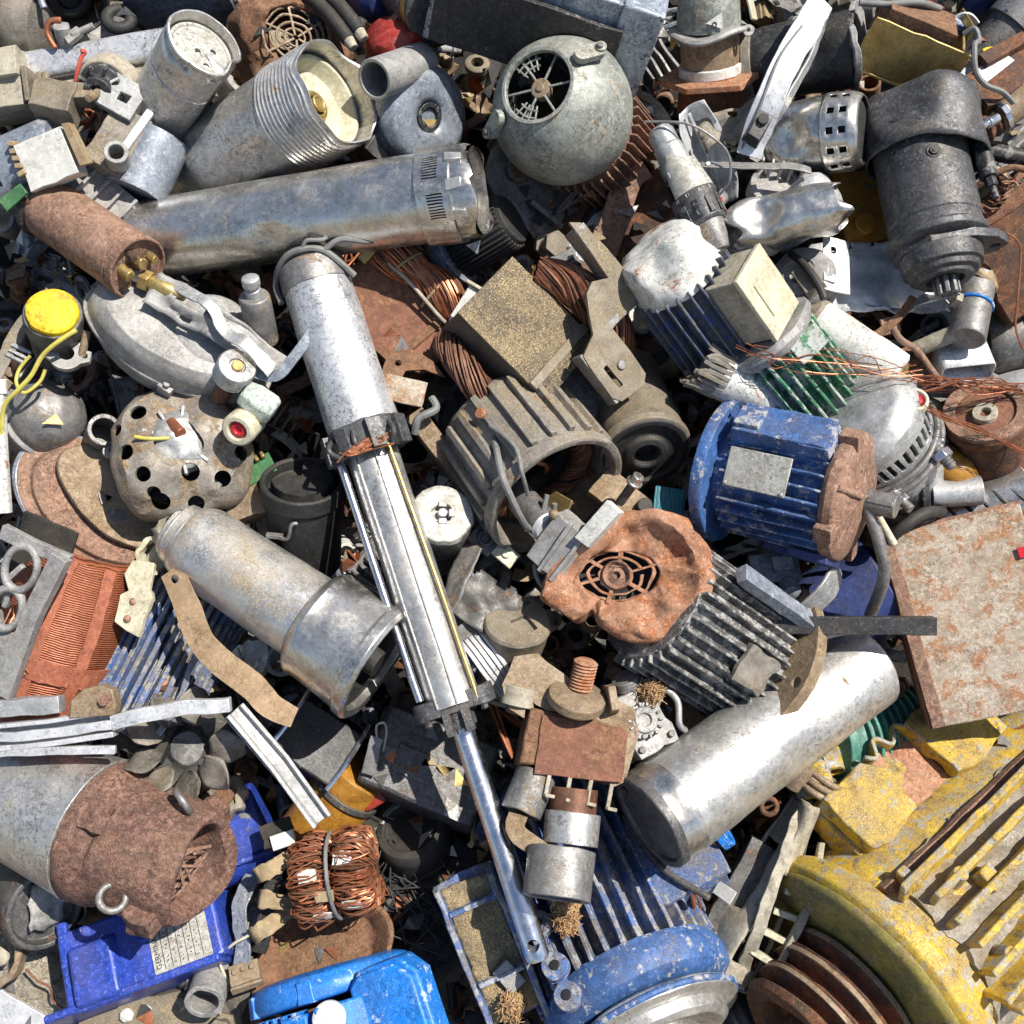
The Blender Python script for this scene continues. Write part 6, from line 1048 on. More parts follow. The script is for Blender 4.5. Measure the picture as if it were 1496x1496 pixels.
wire('rusty_wire', 'thin rusty wire bent across the dusty grey sheet', 'wire', [(38, 1416, -50), (54, 1432, -44), (74, 1444, -46), (78, 1464, -48), (110, 1482, -50)], 1.8, 'rust_red')
solo('pale_blue_sheet', 'pale bluish white sheet in the very bottom left corner', 'sheet', fr(10, 1500, -50, -34, -10, 0), crumple(box(B(), (0, 0, 0), (120, 80, 8), cuts=20), 4, 40), 'aluminium_bright')
t = Th('curled_rim', 'curled rusty rim at the left edge above the dusty grey sheet', 'rim', fr(2, 1396, -50, 70, -20, 10)); b = lathe(B(), [(0, 30), (-4, 40), (14, 44), (18, 36)], n=36, close=True, a0=-140, a1=120); crumple(b, 4, 24, 3); t.p('rim', b, 'tan_rust'); t.p('core', ball(B(), (0, 0, 4), 14, s=(1, 1.2, .7)), 'cream_dirty')
t = Th('sandy_slab', 'sand covered grey slab under the royal blue gear motor', 'slab', fr(220, 1486, -60, 10, -14, 0)); t.p('slab', crumple(box(B(), (0, 0, 0), (200, 60, 24), cuts=20), 5, 40), 'sandy_steel'); t.p('nub', crumple(ball(B(), (-30, 10, 12), 10), 2, 9), 'white_plastic')
# leather scraps
for x, y, a, w_, l_, m_, lb in ((300, 1400, 60, 50, 120, 'leather', 'dark leathery strap end right of the royal blue gear motor'), (350, 1390, 64, 34, 130, 'dust_grey', 'pale dusty sheet scrap beside the dark leathery strap'), (338, 1446, 78, 60, 110, 'leather', 'crumpled dark leathery sheet left of the bright blue motor'), (292, 1460, 30, 44, 70, 'rubber', 'black rubber scrap near the bottom edge')):
    t = Th('leather_scrap', lb, 'scrap', fr(x, y, -66, a, -10, 0)); b = surf(B(), lambda u, v: (-l_ / 2 + l_ * u, (-w_ / 2 + w_ * v) * (1 - .5 * abs(u - .5)), 16 * sin(u * 4) * v + 8 * noise.noise(V((u * 4, v * 4, x)))), 22, 12); crumple(b, 5, 26, x); t.p('scrap', b, m_, sol=4, bev=0)
    b = B(); tube(b, [(-l_ * .4, 0, 12), (0, 6, 22), (l_ * .4, -6, 8)], 2.2); t.p('stitching', b, 'cream_dirty', bev=0)
wire('twine', 'cream cord looping between the leathery scraps', 'cord', [(338, 1440, -30), (326, 1420, -26), (322, 1400, -30), (340, 1380, -20), (364, 1366, -20), (378, 1352, -30)], 2.2, 'cream')
t = Th('white_block', 'small white plastic block on dark foam right of the royal blue cylinder', 'block', fr(414, 1228, -30, 20, -20, 10)); t.p('block', crumple(box(B(), (0, 0, 0), (34, 22, 14)), 2, 20), 'white_plastic'); t.p('foam', crumple(box(B(), (-6, 14, -8), (46, 34, 20), cuts=12), 4, 14), 'dark_soot')
for x, y, a in ((404, 1264, 30), (410, 1316, -10), (396, 1350, 36)):
    lb = {1264: 'torn brown paper insulation above the folded one, left of the copper armature', 1316: 'folded brown paper insulation left of the copper armature', 1350: 'long brown paper strip reaching down left from the copper armature'}[y]
    b = surf(B(), lambda u, v: (-32 + 64 * u, -12 + 24 * v, 10 * sin(u * 5)), 12, 6); crumple(b, 5, 16, x); solo('paper_scrap', lb, 'paper', fr(x, y, -20, a, -10, 10), b, 'insulation', sol=1.6, bev=0)
solo('sooty_bar', 'black bar lying between the paper scraps and the royal blue cylinder', 'bar', ax(404, 1270, -40, 376, 1400, -50), box(B(), (0, 0, 60), (18, 24, 130), cuts=20), 'rubber')
# copper armature
f = ax(446, 1284, -36, 544, 1268, -30); t = Th('copper_armature', 'bundle of bright bare copper wire, an unwound armature above the bright blue motor', 'armature', f); Ls = f.L
b = B(); lathe(b, [(0, 0), (0, 30), (Ls, 34), (Ls, 0)], n=24, seg=9); t.p('core', b, 'insulation', wob=3)
for z0, z1, inn in ((-12, Ls * .48, 0), (Ls * .5, Ls + 8, 1)):
    b = B(); lathe(b, [(z0 + 8, 10), (z0 + 12, 42), ((z0 + z1) / 2, 52), (z1 - 8, 44), (z1 - 6, 10)], n=30, seg=8, mi=2)
    for i in range(210):
        a = random.uniform(-125, 125); r = random.uniform(48, 63); d = random.choice((random.uniform(-8, 8), random.uniform(-30, 30))); h = (z1 - z0)
        q = [(random.uniform(14, 34), a, z0 + random.uniform(-2, 8)), (r - 10, a + d * .2, z0 + 3), (r, a + d * .5, z0 + h * .28 + random.uniform(-4, 4)), (r + 1, a + d * .7, z0 + h * .6), (r - 5, a + d, z1 - 7), (r - 18, a + d * 1.3, z1 - 1)]
        if inn: q = [(rr, aa, z0 + z1 - zz) for rr, aa, zz in q]
        j = 5 if i % 9 else 14; tube(b, [V((rr * cos(radians(aa)), rr * sin(radians(aa)), zz)) + V((random.uniform(-2, j), random.uniform(-j, j) * .6, random.uniform(-j, j) * .6)) for rr, aa, zz in q], random.uniform(1, 1.7), 4, 3, mi=i % 3)
    t.p('wire_bundle', b, ['copper', 'copper_bright', 'copper_dark'], bev=0, wob=0)
b = B(); tube(b, [(62 * cos(radians(a)), 62 * sin(radians(a)), Ls * .48) for a in range(-90, 91, 15)], 3, 7, 2); t.p('cord', b, 'grey_wire', bev=0)
for a, z in ((-20, 20), (10, 40), (30, 76), (-36, 72), (44, 30)): b = B(); box(b, (62, 0, z), (2, 16, 26), M=rot(a), cuts=8); crumple(b, 3, 12, a); t.p('slot_liner', b, 'paper' if a != 10 else 'insulation', bev=0)
# rusty dish
f = fr(472, 1398, -56, 28, -26, 0); t = Th('rusty_dish', 'rusty dished rim behind the bright blue motor', 'dish', f); b = lathe(B(), [(-30, 0), (-30, 96), (0, 112), (6, 116), (10, 110), (2, 98), (-14, 80), (-14, 0)], n=60, seg=10, sq=.66); crumple(b, 5, 60, 4); t.p('dish', b, 'rust', bev=2); t.p('lug', crumple(box(B(), (60, 74, 6), (50, 18, 20), a=-20, cuts=10), 3, 20), 'rust_pink')
# bright blue motor
f = ax(536, 1690, 40, 482, 1418, -50); t = Th('electric_motor', 'bright blue motor with cream cable glands and an eight sided terminal box, bottom edge', 'electric motor', f); Ls = f.L
b = L([(0, 0), (0, 84), (Ls - 50, 84), (Ls - 50, 0)], n=48)
for i in range(13):
    a = -64 + i * 9.4
    if -8 < a < 44: continue
    box(b, (100, 0, (Ls - 40) / 2), (36, 7, Ls - 46), M=rot(a), cuts=30)
crumple(b, .8, 40, 2); t.p('finned_body', b, 'blue_bright', bev=1.5)
b = L([(Ls - 38, 84), (Ls - 36, 120), (Ls - 26, 124), (Ls - 12, 122), (Ls - 2, 116), (Ls + 4, 98), (Ls + 6, 0)], n=72, seg=12); crumple(b, 1, 60, 3); t.p('end_shield', b, 'blue_bright', bev=3)
b = B()
for a in (-58, -4, 60): b = B(); box(b, (116, 0, Ls - 22), (20, 26, 30), M=rot(a), cuts=14, tap=.8); crumple(b, 1, 20, 3); t.p('lug', b, 'blue_bright', bev=2)
b = B(); box(b, (104, 30, Ls - 100), (76, 74, 110), a=16, tap=.94, cuts=26); box(b, (104, -26, Ls - 96), (50, 40, 96), a=-10, cuts=26); t.p('gland_seat', b, 'blue_bright', bev=3)
Mb = at(108, 104, Ls - 76, 0, 0, 90) @ rot(96) @ rot(0, 4, -14)
b = poly(B(), [(-52, -58), (-32, -74), (40, -74), (58, -56), (60, 36), (38, 64), (-26, 66), (-46, 50)], -34, 16, M=Mb); bx = t.p('terminal_box', b, 'blue_bright', bev=5, bs=3)
b = poly(B(), [(-47, -53), (-29, -68), (37, -68), (53, -52), (55, 33), (35, 58), (-23, 60), (-41, 46)], 16, 27, M=Mb); t.p('box_cover', b, 'blue_bright', par=bx, bev=4, bs=3)
b = L([(0, 0), (0, 20), (6, 24), (14, 22), (18, 14), (18, 0)], n=36, M=at(132, 22, Ls - 64, 0, 0, 80)); box(b, (151, 22, Ls - 64), (4, 24, 3), tx=20); t.p('cable_gland', b, 'white_plastic')
g0 = V((146, 40, Ls - 124)); gd = V((.5, -.8, -.25)).normalized()
b = L([(-30, 0), (-30, 27), (-4, 28), (-2, 23), (6, 23), (8, 27), (24, 25), (26, 15), (16, 12), (16, 0)], n=36, M=zmat(g0, g0 + gd)); t.p('cable_gland', b, 'white_plastic')
b = B(); tube(b, [g0 + gd * 10, g0 + gd * 50 + V((0, 0, -10)), g0 + gd * 90 + V((-10, 0, -50))], 11, 14); t.p('cable', b, 'black_wire')
def tuft(r, x):
    b = crumple(ball(B(), (0, 0, 0), r * .7, 24, 12, (1, 1.3, .7)), 6, 12, x)
    for i in range(420): d = V((random.gauss(0, 1), random.gauss(0, 1.3), abs(random.gauss(0, .6)))).normalized(); d *= r * (.75 + .8 * noise.noise(d * 1.7 + V((x, 0, 0)))); tube(b, [d * .4, d * .8 + noise.noise_vector(V((i, 1, 0)) * .37) * 9, d * .95 + noise.noise_vector(V((i, 0, 3)) * .71) * 16, d * .9 + noise.noise_vector(V((i, 5, 3)) * .53) * 22], .6, 3, 3)
    return b
# ================================================================ lower middle and lower right
t = Th('starter_yoke', 'rusty steel yoke with a clamped block, threaded stub and grey socket, below the hydraulic flange', 'clamp', fr(816, 1090, 60, -12, -14, 0))
b = B(); box(b, (16, 4, 0), (150, 86, 60), cuts=22, tap=.92); crumple(b, 3, 40, 3); t.p('block', b, 'rust', bev=3)
b = poly(B(), [(-30, -46), (96, -34), (92, 40), (-34, 38)], 28, 34); dens(b, 30); crumple(b, 1.5, 30); t.p('strap', b, 'rust_red', bev=1)
b = poly(B(), [(-90, 110), (-56, 122), (0, 92), (50, 86), (96, 76), (110, 40), (100, -30), (86, -40), (70, 30), (30, 46), (-30, 46), (-62, 60), (-60, 30), (-84, 34), (-96, 70)], -24, 26); dens(b, 30); crumple(b, 4, 40, 2); t.p('yoke', b, 'tan_rust', bev=4)
b = B(); cyl(b, (-72, 44, 10), (-72, 72, 14), 26, 24, n=28); t.p('boss', b, 'cream_dirty')
b = L([(-10, 0), (-10, 36), (-4, 42), (8, 42), (12, 36), (12, 0)], n=44, M=at(10, 68, 34, 0, -50, 0)); t.p('washer', b, 'tan_rust'); pr = [(0, 0)]
for i in range(9): pr += [(i * 5, 15), (i * 5 + 2.5, 18)]
pr += [(46, 13), (46, 0)]; t.p('threaded_stub', L(pr, n=30, M=at(12, 84, 30, 0, -64, 0)), 'rust_orange', bev=0)
b = B(); box(b, (60, 80, 34), (16, 44, 40), a=20, tap=.8); crumple(b, 3, 20); t.p('ear', b, 'tan_rust')
b = pipe(B(), (-24, -44, 0), (-36, -104, 6), 30, 22); crumple(b, 2, 24, 3); t.p('side_socket', b, 'steel_grey'); b = B(); strip(b, [(-40, -104, 20), (-36, -132, 16), (10, -150, 20), (40, -170, 24)], 26, 10, (0, 0, 1)); crumple(b, 3, 24, 5); t.p('broken_arm', b, 'tan_rust')
b = B(); cyl(b, (34, -54, 4), (40, -108, 4), 34, n=36); t.p('copper_neck', b, 'copper_dark'); b = B(); cyl(b, (38, -88, 4), (42, -132, 6), 40, n=44); t.p('collar', b, 'stainless_dull')
for i in range(4): b = B(); box(b, (-8 + i * 30, -56, 30), (6, 36, 6)); box(b, (-2 + i * 30, -72, 34), (14, 5, 6)); t.p('prong', b, 'cream_dirty')
b = pipe(B(), (30, -140, 20), (34, -206, 30), 48, 36, n=44); crumple(b, 1.5, 40, 3); t.p('socket', b, 'tan_rust' if 0 else 'steel_grey')
# carburettor
t = Th('carburettor', 'grey cast carburettor with square port and ribbed top, right of the rusty yoke', 'carburettor', fr(932, 1056, 30, -62, -16, -10)); b = B(); box(b, (0, 0, 0), (92, 66, 56), cuts=16); box(b, (-30, 30, 6), (40, 30, 40), cuts=10); crumple(b, 5, 22, 3); t.p('body', b, 'cast_grey')
b = poly(B(), rrect(46, 46, 12), 28, 36); lathe(b, [(36, 20), (40, 18), (40, 10), (34, 8), (34, 0)], n=28); t.p('port', b, 'cast_grey'); b = L([(0, 0), (0, 24), (14, 22), (20, 0)], n=24, M=at(-54, 14, 10, 0, 0, -60)); fins(b, 14, 20, 26, 30, 40, 4); t.p('ribbed_cap', b, 'steel_grey'); b = B(); tube(b, [(-30, 50, 30), (0, 58, 34), (30, 44, 30), (44, 50, 20)], 5); t.p('lever', b, 'aluminium')
for x, y in ((34, -24), (36, 26), (-14, -28)): t.p('screw', cyl(B(), (x, y, 24), (x, y, 32), 5, n=12), 'steel_dark')
solo('moss_tuft', 'brown fibre tuft stuck on top of the grey cast carburettor', 'fibre tuft', fr(952, 1012, 50, 0), tuft(15, 4), 'foam', bev=0)
# dark housing behind the rod
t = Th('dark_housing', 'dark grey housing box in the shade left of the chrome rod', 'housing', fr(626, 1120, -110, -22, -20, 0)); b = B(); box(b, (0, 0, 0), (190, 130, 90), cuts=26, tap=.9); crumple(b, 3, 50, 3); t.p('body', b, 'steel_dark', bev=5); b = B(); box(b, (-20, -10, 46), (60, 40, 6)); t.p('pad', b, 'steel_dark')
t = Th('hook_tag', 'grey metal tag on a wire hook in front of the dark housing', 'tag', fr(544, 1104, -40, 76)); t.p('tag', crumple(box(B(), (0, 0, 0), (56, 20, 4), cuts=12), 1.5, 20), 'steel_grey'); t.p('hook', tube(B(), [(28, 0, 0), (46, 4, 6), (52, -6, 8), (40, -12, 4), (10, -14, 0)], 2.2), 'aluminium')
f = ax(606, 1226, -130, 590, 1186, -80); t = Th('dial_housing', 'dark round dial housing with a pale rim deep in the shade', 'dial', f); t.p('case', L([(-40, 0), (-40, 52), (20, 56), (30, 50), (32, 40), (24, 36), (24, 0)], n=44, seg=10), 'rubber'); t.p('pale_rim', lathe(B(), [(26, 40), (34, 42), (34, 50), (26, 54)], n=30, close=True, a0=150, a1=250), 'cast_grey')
t = Th('brown_canister', 'orange brown canister in the shade behind the broken rail end', 'canister', ax(470, 1200, -130, 530, 1120, -110)); t.p('shell', L([(-40, 0), (-40, 50), (100, 52), (106, 44), (106, 0)], n=40, seg=12), 'amber'); t.p('band', ring(B(), 60, 70, 48, 55), 'steel_dark')
solo('red_tab', 'dark red tag in the shade above the dark dial', 'tag', fr(542, 1164, -80, 30), crumple(box(B(), (0, 0, 0), (34, 34, 4), cuts=12), 2, 20), 'red_plastic')
t = Th('battery_box', 'black box with two tie rods under the bell of the sandy pump', 'box', fr(460, 1086, -100, -34, -24, 0)); b = B(); box(b, (0, 0, 0), (110, 86, 60), cuts=20); crumple(b, 2, 40); t.p('body', b, 'black_paint', bev=3)
for x in (-50, 52): t.p('tie_rod', tube(B(), [(x, -50, 34), (x + 3, 0, 38), (x, 60, 34)], 4), 'chrome', bev=0)
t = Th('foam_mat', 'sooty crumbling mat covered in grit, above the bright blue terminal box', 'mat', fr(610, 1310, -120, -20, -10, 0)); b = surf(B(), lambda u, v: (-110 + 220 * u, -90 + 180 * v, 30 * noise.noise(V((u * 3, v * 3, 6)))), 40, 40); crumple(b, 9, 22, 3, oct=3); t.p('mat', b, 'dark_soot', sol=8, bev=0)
b = B()
for i in range(12): tube(b, [(random.uniform(-90, 90), random.uniform(-80, 80), 20 + random.uniform(0, 20)) for _ in range(4)], 1.3, 5, 5)
t.p('fibres', b, 'black_wire', bev=0)
# big grimy blue motor
f = ax(822, 1206, -190, 944, 1478, 15); t = Th('electric_motor', 'big grimy blue motor with thick broken fins and a silver wheel, bottom edge', 'electric motor', f); Ls = f.L
b = L([(-30, 0), (-30, 108), (Ls - 40, 110), (Ls - 40, 0)], n=56); fins(b, 26, 104, 140, -20, Ls - 50, 6, -150, 120, .22); crumple(b, 2.4, 34, 4); t.p('finned_body', b, 'blue_grimy')
b = L([(-60, 0), (-60, 100), (-40, 130), (-24, 138), (-18, 130), (-18, 0)], n=56, seg=14); crumple(b, 3, 40, 3); t.p('rear_shield', b, 'blue_grimy')
b = L([(Ls - 52, 0), (Ls - 52, 132), (Ls - 30, 138), (Ls - 6, 134), (Ls + 4, 118), (Ls + 10, 0)], n=60, seg=14); crumple(b, 2, 50, 4); t.p('front_shield', b, 'blue_motor')
b = L([(Ls + 8, 0), (Ls + 8, 116), (Ls + 14, 128), (Ls + 26, 128), (Ls + 30, 118), (Ls + 30, 104), (Ls + 44, 102), (Ls + 50, 92), (Ls + 46, 78), (Ls + 36, 70), (Ls + 36, 40), (Ls + 52, 36), (Ls + 54, 0)], n=64, seg=10); crumple(b, 1.5, 40, 5); wh = t.p('wheel', b, 'stainless_dull'); b = B(); torus(b, 126, 5, n=64, M=at(0, 0, Ls + 20)); t.p('blue_edge', b, 'blue_motor', par=wh)
b = B(); box(b, (100, 76, Ls - 110), (70, 20, 190), cuts=26); 
for z in (Ls - 180, Ls - 120, Ls - 60, Ls - 20): cyl(b, (136, 70, z), (150, 70, z), 18, n=24)
crumple(b, 3, 26, 3); ft = t.p('foot_rail', b, 'blue_grimy')
for z in (Ls - 180, Ls - 120, Ls - 60, Ls - 20): t.p('bolt_hole', cyl(B(), (146, 70, z), (152, 70, z), 7, n=14), 'ink', par=ft)
b = B(); box(b, (60, -140, Ls - 150), (60, 90, 120), cuts=24); box(b, (92, -140, Ls - 150), (10, 104, 134), cuts=24); crumple(b, 3, 40); bx = t.p('terminal_box', b, 'blue_grimy'); b = B()
for i in range(40): tube(b, [(100 + random.uniform(0, 10), -170 + random.uniform(-24, 24), Ls - 190 + random.uniform(-24, 24)), (112 + random.uniform(-4, 14), -176 + random.uniform(-30, 30), Ls - 190 + random.uniform(-34, 34)), (98, -180 + random.uniform(-40, 40), Ls - 180 + random.uniform(-40, 60))], 1.4, 5, 3, mi=i % 3)
t.p('wire_ends', b, ['copper_bright', 'copper', 'cream'], par=bx, bev=0); b = B(); tube(b, [(100, -96, Ls - 220), (104, -110, Ls - 130), (102, -150, Ls - 60)], 5); t.p('seam_rod', b, 'steel_dark', par=bx)
t.p('cable_stub', pipe(B(), (96, -200, Ls - 130), (100, -214, Ls - 130), 20, 13), 'blue_bright', par=bx)
# sandy trough
t = Th('foot_channel', 'broken blue channel filled with sand, left of the big grimy blue motor', 'channel', fr(716, 1382, 15, -68, -6, 0))
b = B(); sweep(b, [(-110, 0, 0), (0, 0, 0), (112, 0, 0)], [(-46, -12), (46, -12), (46, 22), (38, 22), (36, -4), (-36, -4), (-38, 46), (-48, 46)], up=(0, 0, 1)); dens(b, 30); crumple(b, 4, 40, 4); t.p('channel', b, 'blue_grimy', bev=2)
b = surf(B(), lambda u, v: (-104 + 208 * u, -36 + 72 * v, 6 + 10 * noise.noise(V((u * 5, v * 2, 2)))), 40, 16); crumple(b, 2, 9, 3); t.p('sand_fill', b, 'sand', sol=4, bev=0)
for q in (-70, 40): t.p('cross_rib', box(B(), (q, 0, 12), (7, 72, 19)), 'blue_motor'); b = B(); box(b, (46, 10, 16), (40, 30, 10), a=20); crumple(b, 3, 12); t.p('torn_clip', b, 'cast_grey')
for x, y, r, lb in ((828, 1318, 24, 'brown foam tuft caught in the blue fins below the grey socket'), (828, 1344, 20, 'smaller brown foam tuft just below the other in the blue fins'), (748, 1468, 20, 'brown foam tuft at the lower end of the sandy channel')):
    b = tuft(r, x)
    solo('foam_tuft', lb, 'foam tuft', fr(x, y, 66 if x > 800 else 40, 0), b, 'foam', group='foam tufts', bev=0)
# broken cream housing
t = Th('tool_housing', 'broken dirty cream power tool housing with open ribs, under the plain silver tube', 'tool housing', fr(1112, 1284, -40, 60, -10, 6))
b = surf(B(), lambda u, v: (-150 + 280 * u, (-56 + 92 * v) * (.75 + .3 * sin(u * 4 + .6)), 46 * sin(pi * min(1, v * 1.1)) * (.8 + .3 * u) + 10 * noise.noise(V((u * 4, v * 3, 8)))), 40, 24, mask=lambda u, v: (.12 < u < .62 and .06 < v < .52) or (.34 < u < .74 and .66 < v < .92)); crumple(b, 5, 50, 3); t.p('shell', b, 'cream_dirty', sol=7, bev=0)
b = B(); strip(b, [(-140, -40, 0), (-60, -22, 50), (20, -6, 56), (100, 0, 40), (130, -10, 10)], 18, 10, (0, 0, 1)); strip(b, [(-130, -74, 20), (-50, -70, 44), (30, -60, 50), (90, -40, 44)], 10, 14, (0, 0, 1)); crumple(b, 4, 40, 3); t.p('rib', b, 'cream_dirty')
for i in range(4): b = B(); box(b, (-90 + i * 34, -50, 30), (9, 44, 22), a=6 * i); t.p('cross_rib', b, 'cream')
b = B(); box(b, (-30, 10, 0), (150, 60, 20), cuts=20); crumple(b, 6, 40); t.p('inner_liner', b, 'steel_dark'); t.p('sticker', box(B(), (-40, 44, 54), (20, 34, 2), tx=-40), 'paper'); t.p('spring_seat', L([(0, 0), (0, 16), (30, 18), (40, 14), (40, 0)], n=24, M=at(140, 30, 20, 0, 0, 60)), 'tan_rust')
b = B(); torus(b, 11, 4, M=at(96, 46, 44)); t.p('screw_boss', b, 'rust_dark')
for i in range(3): b = B(); torus(b, 26, 5, M=at(150 + i * 11, -6, 20, 0, 0, 80)); t.p('cast_ring', b, 'tan_rust')
wire('copper_tuft', 'twisted orange copper leads hanging right of the big grimy blue motor', 'wire', [(1010, 1300, 0), (1016, 1340, -10), (1012, 1372, -20), (1018, 1402, -30)], 3.6, 'copper_bright')
wire('copper_tuft', 'thin copper lead curling beside the twisted orange copper leads', 'wire', [(1000, 1290, 10), (1022, 1316, 0), (1018, 1360, -10), (990, 1388, -20)], 1.6, 'copper')
# green motor in the shade
f = ax(1322, 1066, -185, 1198, 1088, -125); t = Th('finned_motor', 'teal green motor half in shade right of the plain silver tube', 'electric motor', f); Ls = f.L; b = L([(-20, 0), (-20, 64), (Ls - 30, 66), (Ls - 20, 60), (Ls - 16, 0)], n=40)
for i in range(9): z = i * 14; lathe(b, [(z, 62), (z, 74), (z + 5, 74), (z + 5, 62)], n=40, close=True, a0=-90, a1=120)
t.p('finned_body', b, 'green_teal'); b = B(); box(b, (52, -46, Ls / 2 - 10), (40, 26, Ls), a=-40, cuts=20)
for i in range(4): box(b, (64, -62, 20 + i * 34), (14, 14, 12), a=-40)
t.p('foot', b, 'green_teal'); t.p('end_cap', L([(Ls - 20, 0), (Ls - 20, 66), (Ls - 6, 64), (Ls, 40), (Ls, 0)], n=40, seg=10), 'green_teal')
t = Th('torn_rag', 'dusty grey crumpled sheet below the teal green motor', 'sheet', fr(1258, 1184, -100, 10, -14, 0)); b = surf(B(), lambda u, v: (-70 + 140 * u, -40 + 80 * v, 20 * noise.noise(V((u * 3, v * 3, 11)))), 26, 16); crumple(b, 6, 24, 3); t.p('sheet', b, 'dust_grey', sol=3, bev=0); b = B(); tube(b, [(-60, 10, 14), (-10, 20, 24), (40, 0, 20), (66, 6, 10)], 2); t.p('wire', b, 'steel_grey')
# big yellow motor
f = ax(1258, 1440, 10, 1496, 1202, -150); t = Th('electric_motor', 'huge yellow motor caked with sand, rusty belt pulley on its shaft, lower right corner', 'electric motor', f); Ls = f.L
b = L([(10, 0), (10, 165), (Ls + 60, 165), (Ls + 60, 0)], n=64)
for i in range(17):
    a = -44 + i * 10.6
    if i in (7,): continue
    z0 = 60 + random.uniform(-14, 30); box(b, (176, 0, (z0 + Ls + 40) / 2), (50 + random.uniform(-10, 8), 10, Ls + 40 - z0), M=rot(a), cuts=26)
    if i % 3 == 1: cyl(b, rot(a) @ V((160, 0, 110 + 20 * (i % 4))), rot(a) @ V((196, 0, 110 + 20 * (i % 4))), 10, n=16)
for i in range(9): box(b, (176, 0, 80 + (i * 83) % 260), (26, 30, 16 + (i * 7) % 14), M=rot(-46 + i * 21), cuts=14)
crumple(b, 3, 34, 4); t.p('finned_body', b, 'yellow_paint', bev=2)
b = lathe(B(), [(70, 160), (70, 169), (Ls + 30, 169), (Ls + 30, 160)], n=60, seg=12, close=True, a0=-54, a1=130); crumple(b, 9, 34, 5, oct=3); t.p('sand_crust', b, 'cast_dirty', bev=0)
b = L([(-12, 0), (-12, 150), (-8, 176), (0, 190), (5, 195), (26, 196), (34, 190), (40, 178), (40, 160), (30, 0)], n=80, seg=12); c = B()
b2 = L([(-15, 0), (-15, 146), (-11, 174), (-4, 188)], n=80, seg=14); crumple(b, 2, 50, 5); eb = t.p('end_bell', b, 'yellow_paint', bev=2); crumple(b2, 2, 50, 5); t.p('bell_face', b2, 'olive_paint', par=eb, sol=3, bev=0)
pr = [(-20, 0), (-20, 104)]
z = -22
for i in range(3): pr += [(z, 112 - i * 5), (z - 8, 112 - i * 5), (z - 16, 84 - i * 4), (z - 22, 84 - i * 4), (z - 30, 110 - i * 5)]; z -= 32
pr += [(z - 2, 98), (z - 10, 94), (z - 8, 70), (z + 20, 60), (z + 20, 40), (z - 16, 36), (z - 18, 0)]
b = L(pr, n=72, seg=9); crumple(b, 1.6, 40, 3); t.p('pulley', b, 'rust_dark', bev=1.5)
b = B()
for i in range(3): lathe(b, [(-23 - i * 32, 111 - i * 5), (-23 - i * 32, 113.5 - i * 5), (-30 - i * 32, 113.5 - i * 5), (-30 - i * 32, 111 - i * 5)], n=72, close=True)
t.p('worn_rims', b, 'tan_rust', bev=.5)
Mb = at(20, -186, 196, -30)
b = B(); box(b, (-16, 0, 20), (50, 108, 270), M=Mb, cuts=30); crumple(b, 6, 50, 6); tb = t.p('terminal_box', b, 'yellow_paint', bev=3)
def slab(z0, z1, w0, w1, h, sd):
    b = poly(B(), [(-w0, z0), (w0 * .9, z0 + 8), (w1, (z0 + z1) / 2 - 10), (w1 * .8, z1), (-w1 * .4, z1 + 14), (-w1, z1 - 16)], 0, 26, M=Mb @ at(h, 0, 0) @ Matrix(((0, 0, 1, 0), (1, 0, 0, 0), (0, 1, 0, 0), (0, 0, 0, 1)))); dens(b, 22); crumple(b, 7, 34, sd, oct=3); return b
t.p('broken_cover', slab(-112, -8, 48, 52, 8, 3), 'yellow_paint', par=tb, bev=2); t.p('broken_cover', slab(72, 190, 52, 56, 14, 8), 'yellow_paint', par=tb, bev=2)
b = B(); box(b, (11, 4, 34), (4, 100, 86), M=Mb, cuts=20); crumple(b, 4, 30, 4); t.p('inner_panel', b, 'rust_orange', par=tb, bev=0)
b = surf(B(), lambda u, v: Mb @ V((14 + 24 * u, -52 + 10 * sin(v * 14), -10 + 90 * v)), 6, 30); crumple(b, 3, 20, 4); t.p('torn_wall', b, 'yellow_paint', par=tb, sol=5, bev=0)
b = B(); sweep(b, [(106, -130, 50), (112, -130, 180), (108, -128, Ls + 20)], rect(16, 12), up=(1, 0, 0)); dens(b, 40); crumple(b, 2, 40); t.p('seam_rail', b, 'rust_pink')
b = B()
for i in range(3): lathe(b, [(0, 10), (0, 17), (30, 19), (44, 12), (44, 6)], n=20, M=Mb @ at(0, -60 - i * 5, -104 + i * 30, 0, 60, 0), close=True)
crumple(b, 3, 18); t.p('cable_entry', b, 'yellow_paint', par=tb)
f = ax(1060, 1500, -120, 1140, 1450, -90); t = Th('black_canister', 'dark canister at the bottom edge left of the belt pulley', 'canister', f); t.p('shell', L([(-60, 0), (-60, 60), (60, 64), (70, 54), (74, 0)], n=44, seg=12), 'black_paint'); t.p('seam', ring(B(), 40, 48, 60, 66), 'steel_dark')
wire('thin_rod', 'thin pale wire curving over the dark canister at the bottom edge', 'wire', [(1064, 1436, -20), (1090, 1450, -10), (1110, 1444, -10), (1130, 1452, -20), (1160, 1450, -40)], 2.4, 'grey_wire')
